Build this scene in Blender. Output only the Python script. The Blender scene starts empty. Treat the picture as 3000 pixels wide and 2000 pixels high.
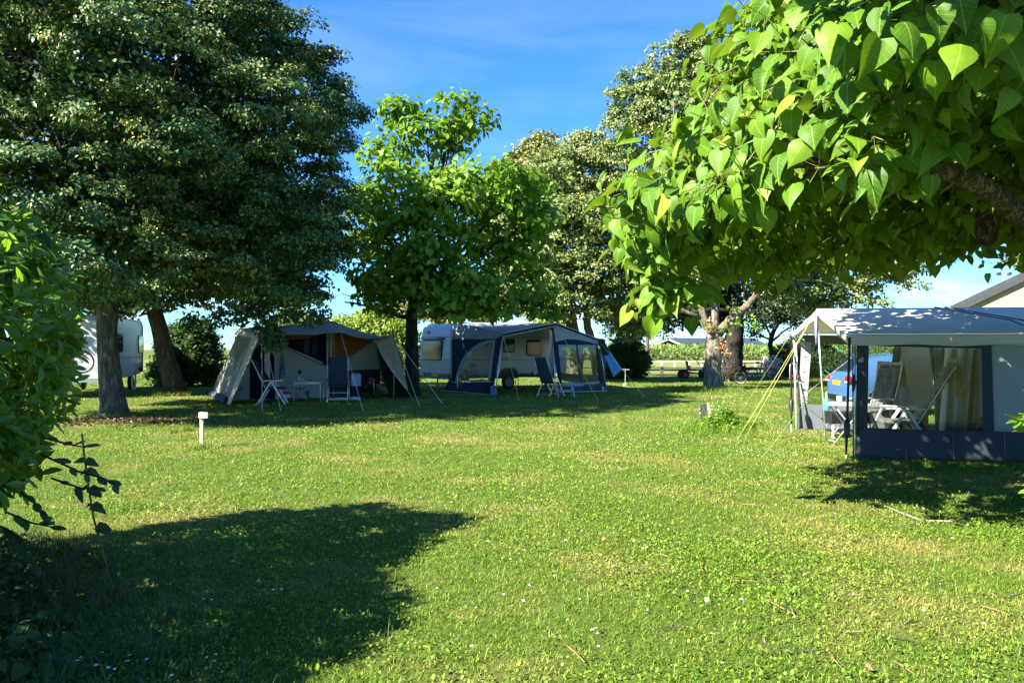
# Campsite lawn with caravans, awnings and trees. All geometry, materials and light are built here.
EXPO = 2.2; SKY = 0.054; SUNE = 5.0; DENS = 1.0
import bpy, math, random
import numpy as np
from mathutils import Vector, Matrix
random.seed(7)
RNG = np.random.default_rng(11)
C = bpy.context.scene.collection
PI = math.pi
# ---- picture geometry: the lens of the photo as a level camera at eye height
F, CX, HY, EYE = 2254.0, 1500.0, 1022.0, 1.6
SUN_D = Vector((0.87, 0.49, -math.tan(math.radians(38.0)))).normalized()   # travel direction of the light

def W(px, py, Y):
    return Vector(((px - CX) / F * Y, Y, EYE - (py - HY) / F * Y))
def G(px, py, z=0.0):
    Y = EYE * F / (py - HY)
    return Vector(((px - CX) / F * Y, Y, z))
def PL(px, py, A, d):
    k = (px - CX) / F
    s = (k * A[1] - A[0]) / (d[0] - k * d[1])
    return W(px, py, A[1] + s * d[1])
def V2(a, b, t):
    return Vector(a) * (1 - t) + Vector(b) * t

# ---------------------------------------------------------------- materials
def new_mat(name):
    m = bpy.data.materials.new(name); m.use_nodes = True
    nt = m.node_tree
    for n in list(nt.nodes): nt.nodes.remove(n)
    out = nt.nodes.new('ShaderNodeOutputMaterial')
    return m, nt, out
def N(nt, t, **kw):
    n = nt.nodes.new(t)
    for k, v in kw.items():
        if k.startswith('i_'):
            n.inputs[k[2:].replace('_', ' ')].default_value = v
        else: setattr(n, k, v)
    return n
def rgba(c): return (c[0], c[1], c[2], 1.0)
def mixcol(nt, fac, a, b, mode='MIX'):
    n = nt.nodes.new('ShaderNodeMix'); n.data_type = 'RGBA'; n.blend_type = mode
    for idx, val in ((0, fac), (6, a), (7, b)):
        if hasattr(val, 'is_linked') or hasattr(val, 'links'): nt.links.new(val, n.inputs[idx])
        elif idx == 0: n.inputs[0].default_value = val
        else: n.inputs[idx].default_value = rgba(val)
    return n.outputs[2]
def ramp(nt, src, stops):
    r = nt.nodes.new('ShaderNodeValToRGB')
    els = r.color_ramp.elements
    while len(els) < len(stops): els.new(0.5)
    for e, (p, c) in zip(els, stops):
        e.position = p; e.color = rgba(c) if len(c) == 3 else c
    nt.links.new(src, r.inputs[0])
    return r.outputs[0]

def plain(name, col, rough=0.6, var=0.12, scale=6.0, bump=0.0, bscale=40.0, metal=0.0, spec=0.4, trans=0.0, dirt=None, stretch=(1, 1, 1), coat=0.0):
    """painted / cloth / metal surface with procedural mottling; trans = share of light let through (cloth)"""
    m, nt, out = new_mat(name)
    tc = N(nt, 'ShaderNodeTexCoord'); mp = N(nt, 'ShaderNodeMapping'); mp.inputs['Scale'].default_value = stretch
    nt.links.new(tc.outputs['Object'], mp.inputs[0])
    nz = N(nt, 'ShaderNodeTexNoise'); nz.inputs['Scale'].default_value = scale; nz.inputs['Detail'].default_value = 6
    nt.links.new(mp.outputs[0], nz.inputs['Vector'])
    lo = [c * (1 - var) for c in col]; hi = [min(1, c * (1 + var)) for c in col]
    c = ramp(nt, nz.outputs['Fac'], [(0.3, lo), (0.7, hi)])
    if dirt:
        n2 = N(nt, 'ShaderNodeTexNoise'); n2.inputs['Scale'].default_value = scale * 0.35; n2.inputs['Detail'].default_value = 8
        nt.links.new(mp.outputs[0], n2.inputs['Vector'])
        f = ramp(nt, n2.outputs['Fac'], [(0.5, (0, 0, 0)), (0.75, (0.7, 0.7, 0.7))])
        c = mixcol(nt, f, c, dirt)
    p = N(nt, 'ShaderNodeBsdfPrincipled')
    nt.links.new(c, p.inputs['Base Color'])
    p.inputs['Roughness'].default_value = rough; p.inputs['Metallic'].default_value = metal
    p.inputs['Specular IOR Level'].default_value = spec
    if coat: p.inputs['Coat Weight'].default_value = coat; p.inputs['Coat Roughness'].default_value = 0.08
    if bump:
        n3 = N(nt, 'ShaderNodeTexNoise'); n3.inputs['Scale'].default_value = bscale; n3.inputs['Detail'].default_value = 5
        nt.links.new(mp.outputs[0], n3.inputs['Vector'])
        b = N(nt, 'ShaderNodeBump'); b.inputs['Strength'].default_value = bump; b.inputs['Distance'].default_value = 0.02
        nt.links.new(n3.outputs['Fac'], b.inputs['Height']); nt.links.new(b.outputs[0], p.inputs['Normal'])
    sh = p.outputs[0]
    if trans:
        t = N(nt, 'ShaderNodeBsdfTranslucent'); nt.links.new(c, t.inputs[0])
        mx = N(nt, 'ShaderNodeMixShader'); mx.inputs[0].default_value = trans
        nt.links.new(sh, mx.inputs[1]); nt.links.new(t.outputs[0], mx.inputs[2]); sh = mx.outputs[0]
    nt.links.new(sh, out.inputs[0])
    return m

def film(name, tint=(0.82, 0.84, 0.83), gloss=0.09, rough=0.03, wr=0.5):
    """clear plastic window film: see-through, creased and a little shiny"""
    m, nt, out = new_mat(name)
    t = N(nt, 'ShaderNodeBsdfTransparent'); t.inputs[0].default_value = rgba(tint)
    g = N(nt, 'ShaderNodeBsdfGlossy'); g.inputs['Roughness'].default_value = rough
    tc = N(nt, 'ShaderNodeTexCoord'); mp = N(nt, 'ShaderNodeMapping')
    mp.inputs['Rotation'].default_value = (0, 0.5, 0); mp.inputs['Scale'].default_value = (9, 9, 1.2)
    nt.links.new(tc.outputs['Object'], mp.inputs[0])
    nz = N(nt, 'ShaderNodeTexNoise'); nz.inputs['Scale'].default_value = 1.0; nz.inputs['Detail'].default_value = 3
    nt.links.new(mp.outputs[0], nz.inputs['Vector'])
    b = N(nt, 'ShaderNodeBump'); b.inputs['Strength'].default_value = wr; b.inputs['Distance'].default_value = 0.05
    nt.links.new(nz.outputs['Fac'], b.inputs['Height']); nt.links.new(b.outputs[0], g.inputs['Normal'])
    mx = N(nt, 'ShaderNodeMixShader'); mx.inputs[0].default_value = gloss
    nt.links.new(t.outputs[0], mx.inputs[1]); nt.links.new(g.outputs[0], mx.inputs[2])
    nt.links.new(mx.outputs[0], out.inputs[0])
    return m

def leaf_mat(name, stops, tcol, trans=0.35, rough=0.45, spec=0.35, veins=None, back=None):
    """stops: colours spread over the leaves one by one; tcol: colour of the light shining through"""
    m, nt, out = new_mat(name)
    g = N(nt, 'ShaderNodeNewGeometry')
    c = ramp(nt, g.outputs['Random Per Island'], stops)
    if veins:
        uv = N(nt, 'ShaderNodeUVMap'); sx = N(nt, 'ShaderNodeSeparateXYZ'); nt.links.new(uv.outputs[0], sx.inputs[0])
        ab = N(nt, 'ShaderNodeMath', operation='ABSOLUTE'); nt.links.new(sx.outputs[0], ab.inputs[0])
        mid = N(nt, 'ShaderNodeMath', operation='LESS_THAN'); mid.inputs[1].default_value = 0.016
        nt.links.new(ab.outputs[0], mid.inputs[0])
        k = N(nt, 'ShaderNodeMath', operation='MULTIPLY'); k.inputs[1].default_value = -0.75; nt.links.new(ab.outputs[0], k.inputs[0])
        s = N(nt, 'ShaderNodeMath', operation='ADD'); nt.links.new(sx.outputs[1], s.inputs[0]); nt.links.new(k.outputs[0], s.inputs[1])
        w = N(nt, 'ShaderNodeMath', operation='MULTIPLY'); w.inputs[1].default_value = 38.0; nt.links.new(s.outputs[0], w.inputs[0])
        sn = N(nt, 'ShaderNodeMath', operation='SINE'); nt.links.new(w.outputs[0], sn.inputs[0])
        gt = N(nt, 'ShaderNodeMath', operation='GREATER_THAN'); gt.inputs[1].default_value = 0.93; nt.links.new(sn.outputs[0], gt.inputs[0])
        hf = N(nt, 'ShaderNodeMath', operation='MULTIPLY'); hf.inputs[1].default_value = 0.4; nt.links.new(gt.outputs[0], hf.inputs[0])
        mxm = N(nt, 'ShaderNodeMath', operation='MAXIMUM'); nt.links.new(mid.outputs[0], mxm.inputs[0]); nt.links.new(hf.outputs[0], mxm.inputs[1])
        c = mixcol(nt, mxm.outputs[0], c, veins)
        nzz = N(nt, 'ShaderNodeTexNoise'); nzz.inputs['Scale'].default_value = 22.0
        tcc = N(nt, 'ShaderNodeTexCoord'); nt.links.new(tcc.outputs['Object'], nzz.inputs['Vector'])
        c = mixcol(nt, 0.5, c, ramp(nt, nzz.outputs['Fac'], [(0.3, (0.55, 0.55, 0.55)), (0.7, (1.0, 1.0, 1.0))]), 'MULTIPLY')
    if back:
        c = mixcol(nt, g.outputs['Backfacing'], c, back)
    p = N(nt, 'ShaderNodeBsdfPrincipled'); nt.links.new(c, p.inputs['Base Color'])
    p.inputs['Roughness'].default_value = rough; p.inputs['Specular IOR Level'].default_value = spec
    t = N(nt, 'ShaderNodeBsdfTranslucent')
    tv = mixcol(nt, 0.55, c, tcol); nt.links.new(tv, t.inputs[0])
    mx = N(nt, 'ShaderNodeMixShader'); mx.inputs[0].default_value = trans
    nt.links.new(p.outputs[0], mx.inputs[1]); nt.links.new(t.outputs[0], mx.inputs[2]); nt.links.new(mx.outputs[0], out.inputs[0])
    return m

def bark_mat(name, dark, light, scale=7.0, moss=None, bump=0.9):
    m, nt, out = new_mat(name)
    tc = N(nt, 'ShaderNodeTexCoord'); mp = N(nt, 'ShaderNodeMapping'); mp.inputs['Scale'].default_value = (1, 1, 0.22)
    nt.links.new(tc.outputs['Object'], mp.inputs[0])
    nz = N(nt, 'ShaderNodeTexNoise'); nz.inputs['Scale'].default_value = scale * 2.5; nz.inputs['Detail'].default_value = 8; nz.inputs['Roughness'].default_value = 0.65
    nt.links.new(mp.outputs[0], nz.inputs['Vector'])
    vo = N(nt, 'ShaderNodeTexVoronoi', feature='DISTANCE_TO_EDGE'); vo.inputs['Scale'].default_value = scale * 2
    wp = mixcol(nt, 0.25, mp.outputs[0], nz.outputs['Color']); nt.links.new(wp, vo.inputs['Vector'])
    c = ramp(nt, nz.outputs['Fac'], [(0.3, dark), (0.68, light)])
    cr = ramp(nt, vo.outputs['Distance'], [(0.0, (0.35, 0.35, 0.35)), (0.18, (1, 1, 1))])
    c = mixcol(nt, 0.8, c, cr, 'MULTIPLY')
    n2 = N(nt, 'ShaderNodeTexNoise'); n2.inputs['Scale'].default_value = 2.2; n2.inputs['Detail'].default_value = 5
    nt.links.new(tc.outputs['Object'], n2.inputs['Vector'])
    if moss:
        f = ramp(nt, n2.outputs['Fac'], [(0.48, (0, 0, 0)), (0.66, (0.75, 0.75, 0.75))]); c = mixcol(nt, f, c, moss)
    p = N(nt, 'ShaderNodeBsdfPrincipled'); nt.links.new(c, p.inputs['Base Color']); p.inputs['Roughness'].default_value = 0.9
    p.inputs['Specular IOR Level'].default_value = 0.15
    ad = N(nt, 'ShaderNodeMath', operation='ADD'); nt.links.new(nz.outputs['Fac'], ad.inputs[0]); nt.links.new(cr, ad.inputs[1])
    b = N(nt, 'ShaderNodeBump'); b.inputs['Strength'].default_value = bump; b.inputs['Distance'].default_value = 0.03
    nt.links.new(ad.outputs[0], b.inputs['Height']); nt.links.new(b.outputs[0], p.inputs['Normal'])
    nt.links.new(p.outputs[0], out.inputs[0])
    return m

# ---------------------------------------------------------------- objects
def tag(o, label=None, cat=None, group=None, kind=None):
    if label: o['label'] = label
    if cat: o['category'] = cat
    if group: o['group'] = group
    if kind: o['kind'] = kind
    return o
def thing(name, label, cat, loc=(0, 0, 0), rz=0.0, group=None):
    o = bpy.data.objects.new(name, None); C.objects.link(o)
    o.empty_display_size = 0.2
    o.location = loc; o.rotation_euler = (0, 0, rz)
    return tag(o, label, cat, group)
def root_matrix(o):
    M = Matrix.Identity(4)
    while o is not None:
        M = o.matrix_basis @ M
        o = o.parent
    return M
def copy_tree(o, parent=None):
    c = o.copy(); C.objects.link(c)
    if parent is not None: c.parent = parent
    for ch in list(o.children): copy_tree(ch, c)
    return c

class MB:
    """collects shapes of one part; build() links them as ONE mesh object"""
    def __init__(s): s.v = []; s.f = []; s.m = []
    def add(s, vs, fs, mi=0):
        b = len(s.v); s.v += [Vector(v) for v in vs]
        for f in fs: s.f.append([i + b for i in f]); s.m.append(mi)
        return s
    def box(s, c, size, rz=0.0, mi=0, M=None):
        x, y, z = size[0] / 2, size[1] / 2, size[2] / 2
        vs = [Vector((a * x, b * y, d * z)) for d in (-1, 1) for b in (-1, 1) for a in (-1, 1)]
        R = M if M is not None else Matrix.Rotation(rz, 3, 'Z')
        vs = [R @ v + Vector(c) for v in vs]
        return s.add(vs, [(0, 2, 3, 1), (4, 5, 7, 6), (0, 1, 5, 4), (2, 6, 7, 3), (0, 4, 6, 2), (1, 3, 7, 5)], mi)
    def bar(s, a, b, w, h, mi=0, up=(0, 0, 1)):
        a, b = Vector(a), Vector(b); d = (b - a)
        L = d.length; d.normalize(); u = Vector(up)
        if abs(d.dot(u)) > 0.98: u = Vector((1, 0, 0))
        x = d.cross(u).normalized(); z = x.cross(d).normalized()
        M = Matrix((x, d, z)).transposed()
        return s.box((a + b) / 2, (w, L, h), M=M, mi=mi)
    def tube(s, path, r, seg=8, mi=0, cap=True, noise=0.0):
        path = [Vector(p) for p in path]; n = len(path)
        rr = r if isinstance(r, (list, tuple)) else [r] * n
        t0 = (path[1] - path[0]).normalized()
        u = t0.orthogonal().normalized(); rings = []
        vs = []
        for i in range(n):
            t = (path[min(i + 1, n - 1)] - path[max(i - 1, 0)])
            t = t.normalized() if t.length > 1e-9 else t0
            u = (u - t * u.dot(t)); u = u.normalized() if u.length > 1e-6 else t.orthogonal().normalized()
            w = t.cross(u)
            for k in range(seg):
                a = 2 * PI * k / seg
                q = rr[i] * (1 + (random.uniform(-noise, noise) if noise else 0))
                vs.append(path[i] + (u * math.cos(a) + w * math.sin(a)) * q)
        fs = []
        for i in range(n - 1):
            for k in range(seg):
                k2 = (k + 1) % seg
                fs.append((i * seg + k, i * seg + k2, (i + 1) * seg + k2, (i + 1) * seg + k))
        if cap:
            fs.append(tuple(range(seg - 1, -1, -1))); fs.append(tuple((n - 1) * seg + k for k in range(seg)))
        return s.add(vs, fs, mi)
    def lathe(s, prof, c=(0, 0, 0), seg=16, mi=0, M=None):
        vs = []; n = len(prof)
        for r, z in prof:
            for k in range(seg):
                a = 2 * PI * k / seg; p = Vector((r * math.cos(a), r * math.sin(a), z))
                vs.append((M @ p if M is not None else p) + Vector(c))
        fs = [(i * seg + k, i * seg + (k + 1) % seg, (i + 1) * seg + (k + 1) % seg, (i + 1) * seg + k) for i in range(n - 1) for k in range(seg)]
        fs.append(tuple(range(seg - 1, -1, -1))); fs.append(tuple((n - 1) * seg + k for k in range(seg)))
        return s.add(vs, fs, mi)
    def torus(s, c, R, r, ax='Y', seg=24, sec=8, mi=0, M=None):
        vs = []
        for i in range(seg):
            a = 2 * PI * i / seg
            for k in range(sec):
                b = 2 * PI * k / sec; q = R + r * math.cos(b); h = r * math.sin(b)
                p = {'Y': (q * math.cos(a), h, q * math.sin(a)), 'X': (h, q * math.cos(a), q * math.sin(a)), 'Z': (q * math.cos(a), q * math.sin(a), h)}[ax]
                p = Vector(p); vs.append((M @ p if M is not None else p) + Vector(c))
        fs = [(i * sec + k, ((i + 1) % seg) * sec + k, ((i + 1) % seg) * sec + (k + 1) % sec, i * sec + (k + 1) % sec) for i in range(seg) for k in range(sec)]
        return s.add(vs, fs, mi)
    def poly(s, pts, mi=0):
        return s.add(pts, [tuple(range(len(pts)))], mi)
    def slab(s, pts, th, mi=0):
        """outline polygon (planar) given a thickness"""
        pts = [Vector(p) for p in pts]; n = len(pts)
        nr = Vector((0, 0, 0))
        for i in range(n):
            a, b = pts[i], pts[(i + 1) % n]; nr += a.cross(b)
        nr.normalize()
        vs = [p + nr * th / 2 for p in pts] + [p - nr * th / 2 for p in pts]
        fs = [tuple(range(n)), tuple(range(2 * n - 1, n - 1, -1))] + [(i, i + n, (i + 1) % n + n, (i + 1) % n) for i in range(n)]
        return s.add(vs, fs, mi)
    def sheet(s, a, b, c, d, nu=8, nv=8, fn=None, mi=0):
        """cloth: bilinear patch a-b (u) / d-c, moved by fn(u, v)"""
        a, b, c, d = map(Vector, (a, b, c, d)); vs = []
        for j in range(nv + 1):
            v = j / nv
            for i in range(nu + 1):
                u = i / nu
                p = (a * (1 - u) + b * u) * (1 - v) + (d * (1 - u) + c * u) * v
                if fn: p = p + Vector(fn(u, v))
                vs.append(p)
        fs = [(j * (nu + 1) + i, j * (nu + 1) + i + 1, (j + 1) * (nu + 1) + i + 1, (j + 1) * (nu + 1) + i) for j in range(nv) for i in range(nu)]
        return s.add(vs, fs, mi)
    def ico(s, c, r, sub=2, mi=0, noise=0.0):
        import bmesh
        bm = bmesh.new(); bmesh.ops.create_icosphere(bm, subdivisions=sub, radius=1.0)
        rr = r if isinstance(r, (tuple, list)) else (r, r, r)
        vs = [Vector((v.co.x * rr[0], v.co.y * rr[1], v.co.z * rr[2])) * (1 + random.uniform(-noise, noise)) + Vector(c) for v in bm.verts]
        fs = [tuple(v.index for v in f.verts) for f in bm.faces]; bm.free()
        return s.add(vs, fs, mi)
    def build(s, name, mats, parent=None, smooth=False, bevel=0.0, local=False, solid=0.0, sub=0):
        me = bpy.data.meshes.new(name)
        M = Matrix.Identity(4)
        if parent is not None and not local: M = root_matrix(parent).inverted()
        me.from_pydata([M @ v for v in s.v], [], s.f)
        if not isinstance(mats, (list, tuple)): mats = [mats]
        for m in mats: me.materials.append(m)
        me.polygons.foreach_set('material_index', s.m)
        if smooth: me.polygons.foreach_set('use_smooth', [True] * len(me.polygons))
        me.update()
        o = bpy.data.objects.new(name, me); C.objects.link(o)
        if parent is not None: o.parent = parent
        if solid:
            k = o.modifiers.new('Thick', 'SOLIDIFY'); k.thickness = solid; k.offset = 0
        if bevel:
            k = o.modifiers.new('Bevel', 'BEVEL'); k.width = bevel; k.segments = 2; k.limit_method = 'ANGLE'; k.angle_limit = 0.6
        if sub:
            k = o.modifiers.new('Sub', 'SUBSURF'); k.levels = sub; k.render_levels = sub
        return o

def tagged(o, label, cat, group=None): return tag(o, label, cat, group)

# ---------------------------------------------------------------- leaves
def norm(a): return a / np.maximum(np.linalg.norm(a, axis=-1, keepdims=True), 1e-9)
def tmpl_simple(w=0.42, fold=0.12, droop=0.12):
    v = np.array([(0, 0, 0), (w, .38, fold), (0, 1, -droop), (-w, .38, fold)], float)
    return v, [(0, 1, 2), (0, 2, 3)]
def tmpl_outline(outline, cols=2, fold=0.25, droop=0.3, curl=0.0):
    """outline: half width at stations along the leaf; curved grid, mid rib lowest"""
    v = []; k = 2 * cols + 1
    for (y, w, yo) in outline:
        for c in range(-cols, cols + 1):
            t = c / cols; x = t * w
            yy = y + (yo - y) * abs(t)
            z = fold * abs(x) - droop * yy * yy - curl * x * x
            v.append((x, yy, z))
    f = [(j * k + i, j * k + i + 1, (j + 1) * k + i + 1, (j + 1) * k + i) for j in range(len(outline) - 1) for i in range(k - 1)]
    return np.array(v, float), f
CAT = [(0.0, .02, -.02), (.05, .27, -.1), (.16, .43, .06), (.34, .47, .28), (.55, .38, .52), (.78, .2, .77), (.95, .06, .95), (1.06, .004, 1.06)]
LAU = [(0.0, .012, 0), (.1, .07, .1), (.3, .16, .3), (.55, .19, .55), (.78, .14, .78), (.93, .06, .93), (1.0, .006, 1.0)]
CATM = [(0.0, .05, -.06), (.2, .45, .1), (.5, .4, .5), (1.0, .01, 1.0)]
T_CAT = [tmpl_outline(CAT, 2, f, d, c) for f, d, c in ((.15, .22, .25), (.05, .4, .4), (.32, .12, .1), (-.08, .5, .5), (.75, .45, .2), (.2, .75, .6))]
T_CATM = [tmpl_outline(CATM, 1, f, d) for f, d in ((.3, .3), (.1, .5), (.5, .2))]
T_LAU = [tmpl_outline(LAU, 2, f, d) for f, d in ((.35, .15), (.5, .35), (.2, .05), (.3, -.12))]
T_LEAF = [tmpl_simple(.42, .12, .12), tmpl_simple(.38, .2, .25), tmpl_simple(.46, .05, 0)]
T_SLIM = [tmpl_simple(.22, .06, .12), tmpl_simple(.25, .1, .3), tmpl_simple(.2, .04, -.05)]

def leaves(name, pos, nrm, tip, size, tmpls, mats, parent=None, midx=None, smooth=True, uv=False):
    """one mesh of many leaves; pos/nrm/tip (N,3), size (N,)"""
    Nn = len(pos); nrm = norm(nrm)
    tip = norm(tip - nrm * np.sum(tip * nrm, -1, keepdims=True)); side = np.cross(tip, nrm)
    which = RNG.integers(0, len(tmpls), Nn)
    AV, AL, AS, AM, AU = [], [], [], [], []; base = 0
    for k, (tv, tf) in enumerate(tmpls):
        ix = np.where(which == k)[0]
        if len(ix) == 0: continue
        wv = RNG.uniform(.85, 1.15, (len(ix), 1, 1))
        vv = pos[ix, None, :] + size[ix, None, None] * (tv[None, :, 0:1] * wv * side[ix, None, :] + tv[None, :, 1:2] * tip[ix, None, :] + tv[None, :, 2:3] * nrm[ix, None, :])
        nvt = len(tv); fl = np.array([len(f) for f in tf]); ff = np.concatenate([np.array(f) for f in tf])
        loops = (np.arange(len(ix))[:, None] * nvt + ff[None, :]).ravel() + base
        AV.append(vv.reshape(-1, 3)); AL.append(loops); AS.append(np.tile(fl, len(ix)))
        AM.append(np.repeat(midx[ix] if midx is not None else np.zeros(len(ix), int), len(tf)))
        if uv: AU.append(np.tile(tv[ff][:, :2], (len(ix), 1)))
        base += len(ix) * nvt
    V = np.concatenate(AV); L = np.concatenate(AL); S = np.concatenate(AS); Mi = np.concatenate(AM)
    if parent is not None:
        Mx = np.array(root_matrix(parent).inverted()); V = V @ Mx[:3, :3].T + Mx[:3, 3]
    me = bpy.data.meshes.new(name)
    me.vertices.add(len(V)); me.vertices.foreach_set('co', V.astype(np.float32).ravel())
    me.loops.add(len(L)); me.loops.foreach_set('vertex_index', L.astype(np.int32))
    me.polygons.add(len(S)); st = np.concatenate([[0], np.cumsum(S)[:-1]])
    me.polygons.foreach_set('loop_start', st.astype(np.int32)); me.polygons.foreach_set('loop_total', S.astype(np.int32))
    for m in (mats if isinstance(mats, (list, tuple)) else [mats]): me.materials.append(m)
    me.polygons.foreach_set('material_index', Mi.astype(np.int32))
    if smooth: me.polygons.foreach_set('use_smooth', np.ones(len(S), bool))
    if uv:
        ul = me.uv_layers.new(name='UVMap'); ul.data.foreach_set('uv', np.concatenate(AU).astype(np.float32).ravel())
    me.update(calc_edges=True); me.validate()
    o = bpy.data.objects.new(name, me); C.objects.link(o)
    if parent is not None: o.parent = parent
    return o

def sample_lobes(lobes, n, shell=0.6, zmin=None, prune=0.62):
    """clump centres near the surface of a union of ellipsoids: (centres, outward)"""
    cs = np.array([l[0] for l in lobes], float); rs = np.array([l[1] if hasattr(l[1], '__len__') else (l[1],) * 3 for l in lobes], float)
    w = (rs.prod(1)) ** (2 / 3); w /= w.sum()
    P, D = [], []
    tot = 0
    for _ in range(40):
        k = RNG.choice(len(cs), n, p=w); d = norm(RNG.normal(size=(n, 3)))
        rad = shell + (1 - shell) * RNG.random(n) ** 0.6
        p = cs[k] + d * rs[k] * rad[:, None]
        q = np.linalg.norm((p[:, None, :] - cs[None]) / rs[None], axis=2)
        ok = q.min(1) > prune
        if zmin is not None: ok &= p[:, 2] > zmin
        P.append(p[ok]); D.append(norm(d[ok] / rs[k][ok])); tot += ok.sum()
        if tot >= n: break
    return np.concatenate(P)[:n], np.concatenate(D)[:n]

def clumps(ctr, out, per, rad, flat=0.5, up=0.7, outw=0.6, rnd=0.6, droop=0.5):
    n = len(ctr); k = np.repeat(np.arange(n), per)
    m = len(k)
    rr = (rad if np.ndim(rad) == 0 else np.asarray(rad)[k][:, None])
    off = norm(RNG.normal(size=(m, 3))) * (RNG.random((m, 1)) ** 0.45) * rr; off[:, 2] *= flat
    # twigs bend outward and down
    pos = ctr[k] + off
    rxy = np.linalg.norm(off[:, :2], axis=1)
    pos[:, 2] -= 0.35 * rxy ** 2 / np.maximum(np.ravel(rr), .01)
    nr = out[k] * outw + np.array([0, 0, up]) + RNG.normal(size=(m, 3)) * rnd + norm(off) * 0.35
    tip = out[k] * 0.5 + norm(off) * 0.7 + RNG.normal(size=(m, 3)) * 0.5 + np.array([0, 0, -droop])
    return pos, nr, tip

def limb(mb, a, b, r0, r1, bend=0.12, n=7, seg=7, lift=0.0):
    a, b = Vector(a), Vector(b); L = (b - a).length
    o = Vector((random.uniform(-1, 1), random.uniform(-1, 1), random.uniform(-.3, .6))) * L * bend
    pts = []
    for i in range(n):
        t = i / (n - 1); p = a.lerp(b, t) + o * math.sin(PI * t) + Vector((0, 0, lift * L * math.sin(PI * t)))
        if 0 < i < n - 1: p += Vector([random.uniform(-1, 1) for _ in range(3)]) * L * 0.018
        pts.append(p)
    mb.tube(pts, [r0 + (r1 - r0) * (i / (n - 1)) ** 0.8 for i in range(n)], seg, cap=True)
    return pts
# ================================================================ camera, sky, sun
cam = bpy.data.cameras.new('camera'); camo = bpy.data.objects.new('camera', cam); C.objects.link(camo)
camo.location = (0, 0, EYE); camo.rotation_euler = (PI / 2, 0, 0)
cam.sensor_width = 36.0; cam.lens = F / 3000 * 36.0; cam.shift_y = 22 / 3000; cam.clip_end = 3000; cam.clip_start = 0.05
sc = bpy.context.scene; sc.camera = camo
sc.view_settings.view_transform = 'Standard'; sc.view_settings.look = 'None'; sc.view_settings.exposure = EXPO; sc.view_settings.gamma = 1.0
sc.cycles.max_bounces = 10; sc.cycles.transparent_max_bounces = 24; sc.cycles.diffuse_bounces = 4
sc.cycles.use_adaptive_sampling = True; sc.cycles.adaptive_threshold = 0.02
sc.cycles.sample_clamp_indirect = 6.0
try: sc.cycles.use_denoising = True; sc.cycles.denoiser = 'OPENIMAGEDENOISE'
except Exception: pass
w = bpy.data.worlds.new('World'); sc.world = w; w.use_nodes = True
nt = w.node_tree
bg = nt.nodes['Background']; bg.inputs['Strength'].default_value = SKY
sky = nt.nodes.new('ShaderNodeTexSky'); sky.sky_type = 'NISHITA'; sky.sun_disc = False
sky.sun_elevation = math.radians(38); sky.sun_rotation = math.atan2(-SUN_D.x, -SUN_D.y)
sky.air_density = 1.0; sky.dust_density = 0.15; sky.ozone_density = 2.5; sky.altitude = 50
hs = nt.nodes.new('ShaderNodeHueSaturation'); hs.inputs['Saturation'].default_value = 1.15
nt.links.new(sky.outputs[0], hs.inputs['Color'])
tc = nt.nodes.new('ShaderNodeTexCoord'); mp = nt.nodes.new('ShaderNodeMapping'); mp.inputs['Scale'].default_value = (1.4, 1.4, 5.5); mp.inputs['Rotation'].default_value = (0.25, 0.1, 0.2)
nt.links.new(tc.outputs['Generated'], mp.inputs[0])
nz = nt.nodes.new('ShaderNodeTexNoise'); nz.inputs['Scale'].default_value = 1.8; nz.inputs['Detail'].default_value = 8; nz.inputs['Distortion'].default_value = 0.9
nt.links.new(mp.outputs[0], nz.inputs['Vector'])
cl = ramp(nt, nz.outputs['Fac'], [(0.5, (0, 0, 0)), (0.85, (0.10, 0.10, 0.10))])
# small fair-weather clouds low over the horizon
sx = nt.nodes.new('ShaderNodeSeparateXYZ'); nt.links.new(tc.outputs['Generated'], sx.inputs[0])
low = ramp(nt, sx.outputs['Z'], [(0.0, (1, 1, 1)), (0.05, (0.8, 0.8, 0.8)), (0.09, (0, 0, 0))])
mp2 = nt.nodes.new('ShaderNodeMapping'); mp2.inputs['Scale'].default_value = (6, 6, 22); nt.links.new(tc.outputs['Generated'], mp2.inputs[0])
nz2 = nt.nodes.new('ShaderNodeTexNoise'); nz2.inputs['Scale'].default_value = 1.5; nz2.inputs['Detail'].default_value = 6; nt.links.new(mp2.outputs[0], nz2.inputs['Vector'])
cl2 = ramp(nt, nz2.outputs['Fac'], [(0.5, (0, 0, 0)), (0.65, (0.75, 0.75, 0.75))])
lo2 = mixcol(nt, 1.0, low, cl2, 'MULTIPLY'); both = mixcol(nt, 1.0, cl, lo2, 'ADD')
tint = mixcol(nt, 1.0, hs.outputs[0], (0.46, 0.86, 1.25), 'MULTIPLY')
skc = mixcol(nt, both, tint, (7.5, 8.2, 9.0))
nt.links.new(skc, bg.inputs[0])
sd = bpy.data.lights.new('sun', 'SUN'); so = bpy.data.objects.new('sun', sd); C.objects.link(so)
sd.energy = SUNE; sd.angle = math.radians(0.53); sd.color = (1.0, 0.93, 0.8)
so.rotation_euler = SUN_D.to_track_quat('-Z', 'Y').to_euler(); so.location = (-30, -20, 30)

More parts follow.
